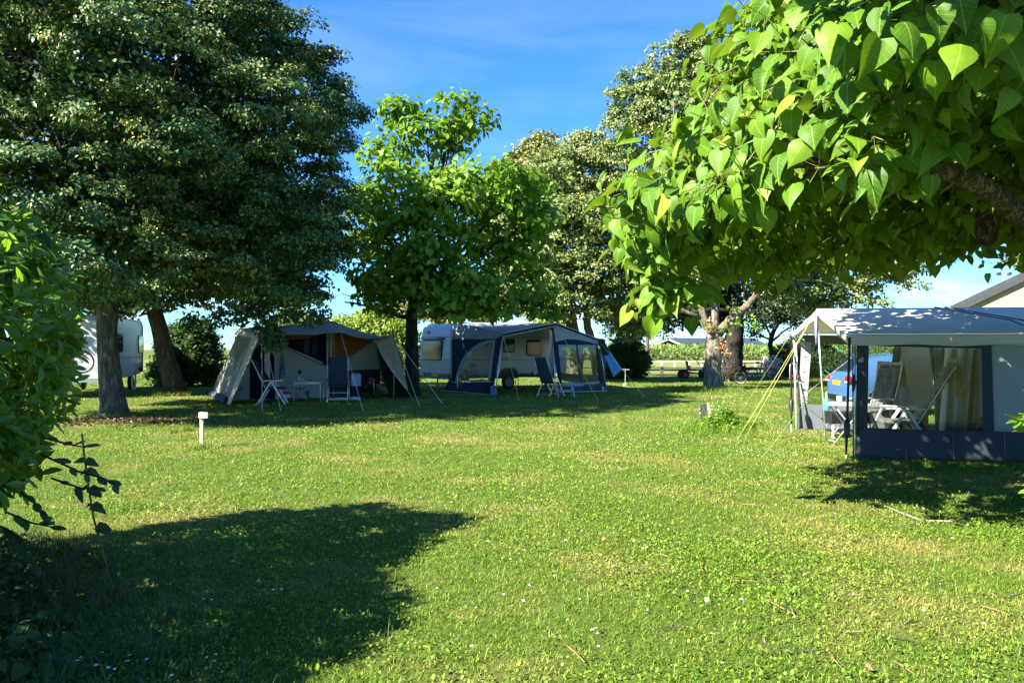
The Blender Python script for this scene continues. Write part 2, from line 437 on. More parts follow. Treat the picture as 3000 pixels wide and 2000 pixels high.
# ================================================================ ground
def grass_ramp(nt, vec, dry_amt=1.0):
    n1 = N(nt, 'ShaderNodeTexNoise'); n1.inputs['Scale'].default_value = 0.5; n1.inputs['Detail'].default_value = 8; n1.inputs['Roughness'].default_value = 0.68
    nt.links.new(vec, n1.inputs['Vector'])
    return ramp(nt, n1.outputs['Fac'], [(0.49, (0, 0, 0)), (0.70, (dry_amt, dry_amt, dry_amt))])
def ground_mat(name, a, b, dry):
    m, nt, out = new_mat(name)
    tc = N(nt, 'ShaderNodeTexCoord')
    n2 = N(nt, 'ShaderNodeTexNoise'); n2.inputs['Scale'].default_value = 24; n2.inputs['Detail'].default_value = 8; n2.inputs['Roughness'].default_value = 0.75
    nt.links.new(tc.outputs['Object'], n2.inputs['Vector'])
    c = ramp(nt, n2.outputs['Fac'], [(0.28, a), (0.72, b)])
    f = grass_ramp(nt, tc.outputs['Object'], 0.8); c = mixcol(nt, f, c, dry)
    p = N(nt, 'ShaderNodeBsdfPrincipled'); nt.links.new(c, p.inputs['Base Color']); p.inputs['Roughness'].default_value = 1; p.inputs['Specular IOR Level'].default_value = 0.1
    b_ = N(nt, 'ShaderNodeBump'); b_.inputs['Strength'].default_value = 0.8; b_.inputs['Distance'].default_value = 0.03
    nt.links.new(n2.outputs['Fac'], b_.inputs['Height']); nt.links.new(b_.outputs[0], p.inputs['Normal'])
    nt.links.new(p.outputs[0], out.inputs[0]); return m
M_GROUND = ground_mat('lawn_soil', (0.04, 0.065, 0.012), (0.12, 0.17, 0.025), (0.20, 0.16, 0.06))
M_MEADOW = ground_mat('meadow_grass', (0.11, 0.135, 0.035), (0.19, 0.20, 0.06), (0.24, 0.21, 0.085))
mb = MB(); mb.poly([(-1200, -1200, 0), (1200, -1200, 0), (1200, 1500, 0), (-1200, 1500, 0)])
tag(mb.build('lawn', M_GROUND), kind='structure')
mb = MB(); mb.poly([(-200, 50, 0.012), (300, 50, 0.012), (300, 112, 0.012), (-200, 112, 0.012)])
tag(mb.build('meadow', M_MEADOW), kind='structure')

def blade_mat(name, stops, dry, trans=0.3):
    m, nt, out = new_mat(name)
    g = N(nt, 'ShaderNodeNewGeometry'); tc = N(nt, 'ShaderNodeTexCoord')
    c = ramp(nt, g.outputs['Random Per Island'], stops)
    n1 = N(nt, 'ShaderNodeTexNoise'); n1.inputs['Scale'].default_value = 3.0; n1.inputs['Detail'].default_value = 5; nt.links.new(tc.outputs['Object'], n1.inputs['Vector'])
    c = mixcol(nt, 0.7, c, ramp(nt, n1.outputs['Fac'], [(0.3, (.62, .75, .62)), (0.7, (1.1, 1.05, 1.0))]), 'MULTIPLY')
    f = grass_ramp(nt, tc.outputs['Object'], 0.75); c = mixcol(nt, f, c, dry)
    p = N(nt, 'ShaderNodeBsdfPrincipled'); nt.links.new(c, p.inputs['Base Color']); p.inputs['Roughness'].default_value = 0.55; p.inputs['Specular IOR Level'].default_value = 0.25
    t = N(nt, 'ShaderNodeBsdfTranslucent'); nt.links.new(mixcol(nt, 0.5, c, (0.2, 0.3, 0.02)), t.inputs[0])
    mx = N(nt, 'ShaderNodeMixShader'); mx.inputs[0].default_value = trans
    nt.links.new(p.outputs[0], mx.inputs[1]); nt.links.new(t.outputs[0], mx.inputs[2]); nt.links.new(mx.outputs[0], out.inputs[0]); return m
M_BLADE = blade_mat('grass_blade', [(0.0, (0.05, 0.12, 0.010)), (0.4, (0.11, 0.21, 0.015)), (0.78, (0.18, 0.295, 0.024)), (0.95, (0.30, 0.32, 0.07)), (1.0, (0.46, 0.37, 0.16))], (0.46, 0.34, 0.12))
M_CLOVER = blade_mat('clover_leaf', [(0.0, (0.06, 0.15, 0.012)), (0.5, (0.135, 0.24, 0.022)), (1.0, (0.25, 0.35, 0.045))], (0.28, 0.28, 0.07))
T_BLADE = [(np.array([(-.5, 0, 0), (.5, 0, 0), (-.35, .5, .0), (.35, .5, .0), (0, 1, -.0)], float), [(0, 1, 3, 2), (2, 3, 4)])]

def lawn_points(y0, y1, dens, margin=0.5):
    area = 0.70 * (y1 * y1 - y0 * y0) + 2 * margin * (y1 - y0); n = int(area * dens)
    y = np.sqrt(RNG.uniform(y0 * y0, y1 * y1, n)); x = RNG.uniform(-1, 1, n) * (0.70 * y + margin)
    return np.stack([x, y, np.zeros(n)], 1)
def blades(name_pts, per, h, wd, spread, lean=0.5):
    """blade arrays: base, dir, side"""
    n = len(name_pts) * per; k = np.repeat(np.arange(len(name_pts)), per)
    b = name_pts[k] + np.stack([RNG.normal(0, spread, n), RNG.normal(0, spread, n), np.zeros(n)], 1)
    a = RNG.uniform(0, 2 * PI, n); le = np.abs(RNG.normal(0, lean, n))
    d = np.stack([np.cos(a) * le, np.sin(a) * le, np.ones(n)], 1)
    hh = (h[k] if np.ndim(h) else h) * RNG.uniform(.45, 1.25, n); ww = (wd[k] if np.ndim(wd) else wd) * RNG.uniform(.7, 1.3, n)
    return b, norm(d), hh, ww, a
def blade_mesh(name, groups, mats, kind='stuff', clover=None):
    """groups: list of blade arrays -> one mesh"""
    B = [np.concatenate(z) for z in zip(*groups)]
    b, d, h, wd, a = B; n = len(b)
    a2 = a + PI / 2 + RNG.normal(0, .5, n); side = np.stack([np.cos(a2), np.sin(a2), np.zeros(n)], 1)
    bend = np.stack([np.cos(a), np.sin(a), -0.35 * np.ones(n)], 1) * (h * RNG.uniform(.1, .6, n))[:, None]
    V = np.empty((n, 5, 3))
    V[:, 0] = b - side * wd[:, None] / 2; V[:, 1] = b + side * wd[:, None] / 2
    mid = b + d * h[:, None] * .55 + bend * .25
    V[:, 2] = mid - side * wd[:, None] * .4; V[:, 3] = mid + side * wd[:, None] * .4
    V[:, 4] = b + d * h[:, None] + bend
    V = V.reshape(-1, 3)
    L = (np.arange(n)[:, None] * 5 + np.array([0, 1, 3, 2, 2, 3, 4])[None]).ravel(); S = np.tile([4, 3], n); mi = np.zeros(len(S), int)
    if clover is not None:
        cb, cz, cr = clover; m = len(cb); off = len(V)
        ang = RNG.uniform(0, 2 * PI, m); tl = RNG.normal(0, .5, (m, 2))
        u = np.stack([np.cos(ang), np.sin(ang), tl[:, 0]], 1); v = np.stack([-np.sin(ang), np.cos(ang), tl[:, 1]], 1)
        c0 = cb + np.stack([np.zeros(m), np.zeros(m), cz], 1)
        Q = np.empty((m, 6, 3))
        for i, (p, q) in enumerate([(-1, -.1), (-.5, -.85), (.5, -.8), (1, .05), (.45, .85), (-.5, .8)]):
            Q[:, i] = c0 + (u * p + v * q) * cr[:, None]
        V = np.concatenate([V, Q.reshape(-1, 3)]); L = np.concatenate([L, off + np.arange(m * 6)]); S = np.concatenate([S, np.full(m, 6)]); mi = np.concatenate([mi, np.ones(m, int)])
    me = bpy.data.meshes.new(name)
    me.vertices.add(len(V)); me.vertices.foreach_set('co', V.astype(np.float32).ravel())
    me.loops.add(len(L)); me.loops.foreach_set('vertex_index', L.astype(np.int32))
    me.polygons.add(len(S)); me.polygons.foreach_set('loop_start', np.concatenate([[0], np.cumsum(S)[:-1]]).astype(np.int32)); me.polygons.foreach_set('loop_total', S.astype(np.int32))
    for m_ in mats: me.materials.append(m_)
    me.polygons.foreach_set('material_index', mi.astype(np.int32)); me.update(calc_edges=True)
    o = bpy.data.objects.new(name, me); C.objects.link(o); return tag(o, kind=kind)

gr = []
p = lawn_points(3.2, 7, 480 * DENS); gr.append(blades(p, 9, .034, .0042, .03, .9))
p = lawn_points(7, 13, 210 * DENS); gr.append(blades(p, 9, .036, .006, .05, .85))
p = lawn_points(13, 24, 46 * DENS); gr.append(blades(p, 8, .045, .011, .09, .8))
p = lawn_points(24, 46, 12 * DENS); gr.append(blades(p, 8, .055, .022, .15, .7))
# longer wisps standing above the sward
p = lawn_points(3.2, 16, 2.2); gr.append(blades(p, 7, .09, .004, .025, .45))
# uncut tufts round trunks, posts and pegs
def ring(c, r, n): 
    a = RNG.uniform(0, 2 * PI, n); q = r * np.sqrt(RNG.random(n)); return np.stack([c[0] + q * np.cos(a), c[1] + q * np.sin(a), np.zeros(n)], 1)
for c, r, n, h in ((G(600, 1312), .28, 40, .13), (G(2090, 1146), 1.1, 220, .24), (G(2065, 1246), .5, 60, .16), (G(2120, 1258), .9, 160, .2), (G(510, 1158), .8, 120, .2), (G(330, 1216), .8, 90, .12), (G(1960, 1135), 1.6, 90, .16)):
    gr.append(blades(ring(c, r, n), 9, h, .007, .05, .5))
cp = lawn_points(3.2, 8, 2200 * DENS); cq = lawn_points(8, 17, 330 * DENS)
cb = np.concatenate([cp, cq]); cz = RNG.uniform(.012, .055, len(cb)); crr = np.concatenate([RNG.uniform(.004, .0095, len(cp)), RNG.uniform(.007, .013, len(cq))])
nzm = np.sin(cb[:, 0] * 1.7 + 2 * np.sin(cb[:, 1] * .9)) + np.sin(cb[:, 1] * 2.3 + 1.5 * np.sin(cb[:, 0] * 1.3)) + RNG.normal(0, .7, len(cb))
k = nzm > 0.1
blade_mesh('grass', gr, [M_BLADE, M_CLOVER], clover=(cb[k], cz[k], crr[k]))

# white clover and daisies dotted through the lawn
M_WHITE_FLOWER = plain('white_petal', (0.75, 0.74, 0.70), 0.8, 0.1)
fl = MB()
def daisy(c, r, h):
    n = 8
    fl.add([Vector(c) + Vector((math.cos(2 * PI * i / n) * r * (1 if i % 2 else .7), math.sin(2 * PI * i / n) * r * (1 if i % 2 else .7), h + random.uniform(-.3, .3) * r)) for i in range(n)] + [Vector(c) + Vector((0, 0, h + .35 * r))], [(i, (i + 1) % n, n) for i in range(n)])
for _ in range(70):
    q = lawn_points(3.8, 12, .01); y = random.uniform(3.8, 11); daisy((random.uniform(-.1, .66) * y, y, 0), random.uniform(.008, .013), random.uniform(.03, .07))
for px, py in ((300, 1920), (318, 1965), (335, 1970), (282, 1957), (596, 1758), (620, 1760), (470, 1855), (430, 1940), (380, 1928), (372, 1946), (605, 1935), (632, 1925), (628, 1945), (505, 1988), (755, 1705), (800, 1730), (825, 1728), (790, 1780), (228, 1945), (235, 1935)):
    daisy(G(px, py + 18), random.uniform(.009, .014), .05)
for c, r, n in ((G(2200, 1235), .9, 90), (G(2310, 1265), .7, 60), (G(2240, 1330), .5, 60), (G(1790, 1300), .9, 45), (G(2300, 1300), .6, 30), (G(2400, 1400), 1.2, 30), (G(1150, 1260), 1.5, 20), (G(1700, 1290), 1.4, 20)):
    for q in ring(c, r, n): daisy(q, random.uniform(.006, .011), random.uniform(.02, .05))
tag(fl.build('clover_flowers', M_WHITE_FLOWER), kind='stuff')

# ================================================================ far side: corn, bramble hedge, fences, barn
M_CORN = leaf_mat('corn_leaf', [(0, (0.08, 0.15, 0.03)), (0.6, (0.16, 0.25, 0.05)), (1, (0.28, 0.34, 0.10))], (0.3, 0.45, 0.05), 0.3)
n = 26000
x = RNG.uniform(-30, 82, n); y = 113 + RNG.random(n) ** 1.5 * 30
z = RNG.uniform(.2, 2.0, n) + .12 * np.sin(x * .5) + .1 * np.sin(x * 1.7)
tp = np.stack([RNG.normal(0, .45, n), RNG.normal(0, .45, n), np.ones(n) * RNG.uniform(.3, 1.2, n)], 1)
tag(leaves('corn_field', np.stack([x, y, z], 1), RNG.normal(size=(n, 3)) + np.array([0, -.6, .3]), tp, RNG.uniform(.4, .75, n), T_SLIM, M_CORN), kind='stuff')
M_BRAMBLE = leaf_mat('bramble_leaf', [(0, (0.05, 0.08, 0.02)), (0.6, (0.11, 0.15, 0.035)), (1, (0.2, 0.18, 0.08))], (0.2, 0.3, 0.04), 0.25)
n = 9000
x = RNG.uniform(-30, 80, n); top = .75 + .25 * np.sin(x * .7) + .2 * np.sin(x * 1.9 + 1); z = RNG.random(n) ** .7 * np.maximum(top, .2); y = 109.5 + RNG.normal(0, .5, n) * (1.3 - z * .5)
tag(leaves('bramble_hedge', np.stack([x, y, z], 1), RNG.normal(size=(n, 3)) + np.array([0, -.5, .6]), RNG.normal(size=(n, 3)), RNG.uniform(.2, .42, n), T_LEAF, M_BRAMBLE), kind='stuff')

M_WPAINT = plain('white_fence_paint', (0.72, 0.71, 0.66), 0.6, 0.08, 3)
M_DWOOD = plain('weathered_dark_wood', (0.04, 0.033, 0.028), 0.85, 0.3, 5, 0.3)
M_GWOOD = plain('grey_post_wood', (0.085, 0.08, 0.075), 0.85, 0.25, 5, 0.3)
def post_fence(name, label, Y, x0, x1, step, h, w_, mpost, mrail, rails, slope=0.0):
    t = thing(name, label, 'fence', (x0, Y, 0))
    i = 0; x = x0
    while x <= x1:
        b = MB(); b.box((x, Y + slope * (x - x0), h / 2), (w_, w_, h)); b.build('post', mpost, t, bevel=.008); x += step
    for rz_, rw, rh in rails:
        b = MB(); b.bar((x0 - .2, Y - w_ / 2 - rw / 2 - .002, rz_), (x - step + .2, Y - w_ / 2 - rw / 2 - .002 + slope * (x - step - x0), rz_), rw, rh); b.build('rail', mrail, t)
post_fence('white_fence', 'low white post and rail fence across the sunny meadow', 69, 8.6, 37.5, 1.2, .53, .14, M_WPAINT, M_WPAINT, [(.475, .04, .04)])
post_fence('dark_rail_fence', 'low fence of grey posts with one dark rail behind the pedal kart', 48.7, 4.3, 21.6, 1.73, .54, .17, M_GWOOD, M_DWOOD, [(.42, .05, .06)])

M_METALROOF = plain('blue_grey_roof_sheet', (0.05, 0.065, 0.09), 0.85, 0.1, 1.0, spec=.1)
M_BARNW = plain('pale_barn_panel', (0.30, 0.29, 0.27), 0.7, 0.06); M_BARND = plain('dark_barn_cladding', (0.10, 0.095, 0.09), 0.8, 0.2); M_BRICK = plain('orange_barn_block', (0.42, 0.25, 0.15), 0.9, 0.12)
bn = thing('barn', 'distant farm barn with blue grey metal roof above the corn', 'barn', (38, 205, 0))
A_, B_ = W(1905, 1011, 200), W(1955, 990, 200); rl = 34.0
e0x, e1x, rx = A_.x, A_.x + 2 * (B_.x - A_.x) - 1.2, B_.x
ze, zr = A_.z - .1, B_.z
D_ = Vector((26.0, 12.0, 0))
P0, P1, R0 = Vector((e0x, 200, ze)), Vector((e1x, 197.5, ze + .25)), Vector((rx, 198.8, zr))
b = MB(); b.slab([P0, R0, R0 + D_, P0 + D_], .18); b.slab([R0, P1, P1 + D_, R0 + D_], .18); b.build('roof', M_METALROOF, bn)
b = MB(); b.bar(P0 + Vector((0, -.25, -.25)), R0 + Vector((0, -.25, -.3)), .2, .5); b.bar(R0 + Vector((0, -.25, -.3)), P1 + Vector((0, -.25, -.25)), .2, .5); b.build('gable_trim', M_BARNW, bn)
b = MB(); b.slab([P1 + Vector((-.1, .3, -.2)), P1 + D_ + Vector((-.1, .3, -.2)), (P1 + D_).xy.to_3d() + Vector((-.1, .3, 0)), P1.xy.to_3d() + Vector((-.1, .3, 0))], .15); b.build('side_wall', M_BARND, bn)
for dx_, wd_ in ((-1.2, 1.5), (2.2, 1.4)):
    b = MB(); b.box((e1x + dx_, 199.6, ze / 2), (wd_, .3, ze)); b.build('brick_pier', M_BRICK, bn)
b = MB(); b.box((e1x - .1, 197.2, ze / 2), (.7, .35, ze)); b.build('corner_post', M_BARNW, bn)
b = MB(); b.slab([P0 + Vector((.5, 9, 0)), R0 + Vector((0, 9, -.4)), P1 + Vector((-.5, 9, 0)), P1.xy.to_3d() + Vector((-.5, 9, 0)), P0.xy.to_3d() + Vector((.5, 9, 0))], .15); b.build('back_wall', M_BARND, bn)

# cream house at the right edge: gable facing us
M_RENDER = plain('cream_render', (0.36, 0.285, 0.17), 0.9, 0.04, 3, 0.1, 60); M_SLATE = plain('slate_roof', (0.028, 0.032, 0.04), 0.7, 0.2, 8, 0.3); M_ZINC = plain('zinc_gutter', (0.5, 0.5, 0.48), 0.4, 0.05, metal=.3)
hs_ = thing('cream_house', 'cream rendered house with a slate gable roof beyond the near awning', 'house', (23, 31, 0))
HG = Vector((.81, -.586, 0)); HK = Vector((.586, .81, 0))
EV = W(2782, 903, 30); UPP = PL(3000, 801, EV, HG)
hs_slope = (UPP.z - EV.z) / (UPP - EV).dot(HG)
half = 6.2; RG = EV + HG * half + Vector((0, 0, hs_slope * half))
def hp(x, z, y=0.0): return Vector((EV.x, EV.y, 0)) + HG * x + HK * y + Vector((0, 0, z))
b = MB(); b.slab([hp(.55, 0, .3), hp(2 * half - .55, 0, .3), hp(2 * half - .55, EV.z + .14, .3), hp(half, RG.z - .1, .3), hp(.55, EV.z + .14, .3)], .3); b.build('gable_wall', M_RENDER, hs_)
b = MB(); b.slab([hp(.7, 0, .8), hp(.7, 0, 10), hp(.7, EV.z, 10), hp(.7, EV.z, .8)], .28); b.build('side_wall', M_RENDER, hs_)
b = MB(); 
for s_ in (0, 1):
    e = hp(0 if s_ == 0 else 2 * half, EV.z); r_ = hp(half, RG.z); k_ = HK * 10.5
    b.slab([e, r_, r_ + k_, e + k_], .14)
b.build('roof', M_SLATE, hs_)
b = MB(); b.bar(EV + HG * .12 - HK * .03 + Vector((0, 0, -.14)), RG - HK * .03 + Vector((0, 0, -.14)), .04, .2); b.build('verge_board', plain('dark_verge', (.025, .028, .034), .7), hs_)
b = MB(); b.tube([hp(-.08, EV.z - .02, -.05), hp(-.08, EV.z - .02, 10)], .07, 8); b.build('gutter', M_ZINC, hs_)
b = MB(); b.tube([hp(.0, EV.z - .08, .1), hp(.35, EV.z - .35, .38), hp(.66, EV.z - .55, .40), hp(.66, .05, .40)], .045, 8); b.build('downpipe', M_ZINC, hs_)
# floodlight mast behind the house
fm = thing('floodlight_mast', 'tall thin mast with two small floodlights above the house roof', 'floodlight', (W(2940, 900, 60).x, 60, 0))
q = W(2940, 806, 60)
b = MB(); b.tube([(q.x, 60, 0), (q.x, 60, q.z)], .05, 8); b.tube([(q.x - .55, 60, q.z), (q.x + .55, 60, q.z)], .03, 6); b.build('pole', M_ZINC, fm)
for s_ in (-.45, .4):
    b = MB(); b.box((q.x + s_, 59.9, q.z + .12), (.36, .2, .2), rz=.2); b.build('lamp', M_GWOOD, fm, bevel=.03)
up = thing('utility_pole', 'grey wooden utility pole behind the round laurel bush', 'pole', (W(1897, 1000, 62).x, 62, 0))
b = MB(); b.tube([(up.location.x, 62, 0), (up.location.x, 62, 8)], [.17, .11], 10); b.build('shaft', M_GWOOD, up)
b = MB(); b.bar((up.location.x - .8, 62, 7.5), (up.location.x + .8, 62, 7.5), .1, .12); b.build('crossarm', M_DWOOD, up)
# ================================================================ trees
def lobe(px, py, Y, r, ky=1.0, kz=0.85):
    m = r / F * Y
    return (tuple(W(px, py, Y)), (m, m * ky, m * kz))
BARK_LIN = bark_mat('linden_bark', (0.035, 0.028, 0.022), (0.30, 0.26, 0.20), 4.5, (0.12, 0.12, 0.07), 1.0)
BARK_WARM = bark_mat('warm_bark', (0.07, 0.052, 0.035), (0.21, 0.16, 0.11), 6)
BARK_CAT = bark_mat('catalpa_bark', (0.06, 0.05, 0.04), (0.24, 0.20, 0.155), 8)
BARK_PALE = bark_mat('pale_bark', (0.11, 0.09, 0.065), (0.34, 0.29, 0.22), 4, (0.18, 0.16, 0.09))
BARK_DARK = bark_mat('dark_bark', (0.02, 0.018, 0.015), (0.075, 0.065, 0.05), 5)
LM_LIN = leaf_mat('linden_leaf', [(0, (0.024, 0.060, 0.018)), (0.45, (0.045, 0.105, 0.032)), (0.85, (0.085, 0.16, 0.05)), (1, (0.15, 0.23, 0.07))], (0.14, 0.26, 0.03), 0.16, 0.5, 0.28)
LM_BRACT = leaf_mat('linden_bract', [(0, (0.26, 0.28, 0.07)), (0.6, (0.42, 0.40, 0.12)), (1, (0.50, 0.42, 0.14))], (0.4, 0.4, 0.1), 0.25, 0.6, 0.2)
LM_SIL = leaf_mat('silver_linden_leaf', [(0, (0.07, 0.115, 0.03)), (0.5, (0.14, 0.195, 0.055)), (1, (0.24, 0.29, 0.09))], (0.24, 0.34, 0.06), 0.25, 0.5, 0.3)
LM_SILB = leaf_mat('silver_linden_bract', [(0, (0.27, 0.29, 0.09)), (1, (0.44, 0.42, 0.17))], (0.45, 0.45, 0.12), 0.28, 0.6)
LM_OAK = leaf_mat('oak_leaf', [(0, (0.11, 0.135, 0.03)), (0.6, (0.21, 0.22, 0.055)), (1, (0.32, 0.29, 0.09))], (0.25, 0.28, 0.05), 0.22)
LM_CAT = leaf_mat('catalpa_leaf', [(0, (0.045, 0.12, 0.008)), (0.5, (0.08, 0.18, 0.010)), (0.9, (0.13, 0.24, 0.014)), (0.985, (0.21, 0.28, 0.03)), (1, (0.30, 0.24, 0.06))], (0.32, 0.50, 0.01), 0.24, 0.5, 0.18, veins=(0.22, 0.33, 0.05), back=(0.17, 0.26, 0.035))
LM_CAT2 = leaf_mat('far_catalpa_leaf', [(0, (0.06, 0.145, 0.012)), (0.5, (0.11, 0.225, 0.018)), (1, (0.21, 0.33, 0.03))], (0.36, 0.55, 0.02), 0.36, 0.5, 0.22)
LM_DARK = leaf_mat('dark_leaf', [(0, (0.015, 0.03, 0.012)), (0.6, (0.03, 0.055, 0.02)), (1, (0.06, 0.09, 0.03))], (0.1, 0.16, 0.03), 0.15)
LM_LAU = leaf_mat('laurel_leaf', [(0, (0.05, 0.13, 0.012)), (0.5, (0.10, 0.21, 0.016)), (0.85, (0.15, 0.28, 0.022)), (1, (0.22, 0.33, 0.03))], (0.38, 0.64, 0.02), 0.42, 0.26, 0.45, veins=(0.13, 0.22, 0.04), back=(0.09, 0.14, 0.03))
LM_LAUD = leaf_mat('shade_laurel_leaf', [(0, (0.02, 0.05, 0.014)), (0.6, (0.04, 0.085, 0.02)), (1, (0.07, 0.125, 0.03))], (0.16, 0.28, 0.03), 0.2, 0.5, 0.2)  # darker copy of the laurel leaf, shade put into its colour
LM_LAUY = leaf_mat('sunny_laurel_leaf', [(0, (0.10, 0.17, 0.02)), (0.5, (0.18, 0.27, 0.03)), (1, (0.30, 0.36, 0.06))], (0.4, 0.55, 0.04), 0.3, 0.35, 0.4)  # brighter copy of the laurel leaf, sunlight put into its colour
M_POD = plain('catalpa_pod', (0.17, 0.11, 0.08), 0.8, 0.3, 12)
M_TWIG = plain('twig_bark', (0.13, 0.10, 0.07), 0.9, 0.3, 10)

def trunk_mesh(parent, path, radii, fork, lobes, bark, flare=1.6, r_limb=0.14, sub=3, name='trunk', seg=14, noise=0.04):
    mb = MB(); b = Vector(path[0])
    pth = [b + Vector((0, 0, -.1)), b + Vector((0, 0, .02)), b + Vector((0, 0, .25))] + [Vector(p) for p in path[1:]]
    rd = [radii[0] * flare * 1.15, radii[0] * flare, radii[0] * 1.08] + list(radii[1:])
    # smooth the trunk line
    P_, R_ = [], []
    for i in range(len(pth) - 1):
        for k in range(5):
            t = k / 5; P_.append(pth[i].lerp(pth[i + 1], t) + (Vector((random.gauss(0, .010), random.gauss(0, .010), 0)) if i > 1 else Vector())); R_.append(rd[i] * (1 - t) + rd[i + 1] * t)
    P_.append(pth[-1]); R_.append(rd[-1])
    mb.tube(P_, R_, seg, noise=noise)
    f = Vector(fork)
    for c, r in lobes:
        c = Vector(c); pts = limb(mb, f + Vector((0, 0, random.uniform(-.3, .3))), c, r_limb, r_limb * .28, .1, 8, 7, .06)
        for _ in range(sub):
            st = pts[random.randint(3, 7)]; d = Vector([random.gauss(0, 1) for _ in range(3)]).normalized()
            e = c + Vector((d.x * r[0], d.y * r[1], d.z * r[2])) * .85
            limb(mb, st, e, r_limb * .3, r_limb * .06, .12, 6, 5)
    return mb.build(name, bark, parent, smooth=True)

def crown(parent, lobes, ncl, per, crad, size, tm, mats, bract=0.0, zmin=None, shell=.62, flat=.5, up=.7, outw=.6, rnd=.6, droop=.5, inner=0, isize=.25, name='crown', uv=False, bsize=.7, prune=.62, tier=None):
    c, o = sample_lobes(lobes, ncl, shell, zmin, prune)
    if tier:
        # boughs: each carries a drooping fan of sprays
        nk, tr, per, crad = tier; kk = np.repeat(np.arange(len(c)), nk)
        big = RNG.uniform(.55, 1.35, len(c))[kk, None]
        of = RNG.normal(size=(len(kk), 3)) * np.array([.5, .5, .13]) * tr * big
        along = np.sum(of * o[kk], 1)
        of[:, 2] -= .25 * np.maximum(along, 0) + .22 * (of[:, 0] ** 2 + of[:, 1] ** 2)
        c = c[kk] + of; o = norm(o[kk] + norm(of) * .35)
        if zmin is not None: ok_ = c[:, 2] > zmin - .25; c = c[ok_]; o = o[ok_]
    cr = crad * RNG.uniform(.6, 1.3, len(c))
    pos, nr, tp = clumps(c, o, per, cr, flat, up, outw, rnd, droop)
    sz = RNG.uniform(size * .7, size * 1.25, len(pos)); mi = np.zeros(len(pos), int)
    if bract:
        # pale flower bracts sit on the outer half of each spray
        ck = np.repeat(np.arange(len(c)), per); ex = np.sum((pos - c[ck]) * o[ck], 1) / cr[ck]
        share = RNG.random(len(c))[ck] ** 1.5 * 2.2 * bract
        mi = ((RNG.random(len(pos)) < share) & (ex > -.25)).astype(int); sz = np.where(mi == 1, sz * bsize, sz)
    if inner:
        ci, oi = sample_lobes(lobes, inner, .25, zmin, .2)
        pos = np.concatenate([pos, ci]); nr = np.concatenate([nr, RNG.normal(size=ci.shape) + oi]); tp = np.concatenate([tp, RNG.normal(size=ci.shape)])
        sz = np.concatenate([sz, RNG.uniform(isize * .7, isize * 1.3, len(ci))]); mi = np.concatenate([mi, np.zeros(len(ci), int)])
    return leaves(name, pos, nr, tp, sz, tm, mats, parent, mi, uv=uv)

# --- front linden (fills the upper left)
b0 = G(333, 1213); 
L1 = thing('linden_tree', 'huge dense dark green linden filling the upper left with thick bark trunk in front', 'tree', b0)
lob = [((b0.x, b0.y, 6.3), (5.3, 5.2, 4.2)), ((b0.x, b0.y, 9.4), (4.6, 4.6, 3.2)), ((b0.x + 3.6, b0.y + .5, 7.7), (2.3, 2.6, 1.9)), ((b0.x + 3.9, b0.y + .3, 4.4), (2.1, 2.4, 1.7)), ((b0.x + 2.8, b0.y - .8, 5.4), (2.6, 2.8, 2.0)),
       ((b0.x - 3.4, b0.y - .3, 6.0), (2.6, 2.8, 2.4)), ((b0.x + .4, b0.y - 3.6, 4.6), (3.0, 1.8, 2.0)), ((b0.x - 1.8, b0.y - 3.4, 7.6), (2.2, 1.8, 1.8)), ((b0.x + 1.5, b0.y - 3.3, 8.6), (2.0, 1.8, 1.6)), ((b0.x + 2.0, b0.y - 2.6, 3.6), (2.0, 1.9, 1.1)), ((b0.x - 1.9, b0.y - 2.6, 4.0), (2.2, 2.0, 1.4)),
       ]
lob = []
NB = 58
for i in range(NB):
    zz = -.62 + 1.6 * (i + .5) / NB; a = i * 2.39996 + random.uniform(-.25, .25); q = math.sqrt(max(0, 1 - min(abs(zz), .97) ** 2)); q = max(q, .35)
    rb = random.uniform(.95, 1.75) * (1.0 if zz < .6 else .85); sw = random.uniform(.80, 1.02)
    lob.append(((b0.x + 4.95 * q * math.cos(a) * sw, b0.y + 4.7 * q * math.sin(a) * sw, 6.3 + (5.4 if zz > 0 else 4.6) * zz), (rb, rb, rb * .62)))
lob += [((b0.x + 4.3, b0.y - .2, 7.9), (1.7, 1.7, 1.1)), ((b0.x + 4.5, b0.y, 4.6), (1.5, 1.8, 1.0)), ((b0.x + 4.7, b0.y - .3, 3.5), (1.3, 1.5, .8)), ((b0.x + 3.2, b0.y - 1.0, 9.4), (1.4, 1.4, 1.0)), ((b0.x + 1.6, b0.y - 3.6, 3.4), (1.5, 1.3, .8)), ((b0.x - 2.2, b0.y - 3.4, 3.9), (1.6, 1.3, .9))]
fk = b0 + Vector((-.1, .1, 3.0))
trunk_mesh(L1, [b0, b0 + Vector((-.12, 0, 1.2)), b0 + Vector((-.2, .05, 2.3)), b0 + Vector((-.2, .1, 5.5)), b0 + Vector((-.1, .1, 9))], [.275, .25, .235, .18, .07], fk, lob, BARK_LIN, 1.35, .06, 1, seg=20, noise=.05)
crown(L1, lob, 1050, 0, .62, .088, T_LEAF, [LM_LIN, LM_BRACT], .34, zmin=2.45, shell=.55, flat=.42, up=.85, outw=.65, rnd=.42, droop=.6, inner=6000, isize=.13, prune=.7, tier=(5, .5, 62, .3))
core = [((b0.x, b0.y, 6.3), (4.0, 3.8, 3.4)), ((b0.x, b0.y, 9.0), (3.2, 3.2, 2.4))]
crown(L1, core, 900, 22, .6, .16, T_LEAF, LM_DARK, zmin=2.9, shell=.55, inner=4000, isize=.2, name='inner_crown')  # core leaves darker, the crown's inner shade put into their colour
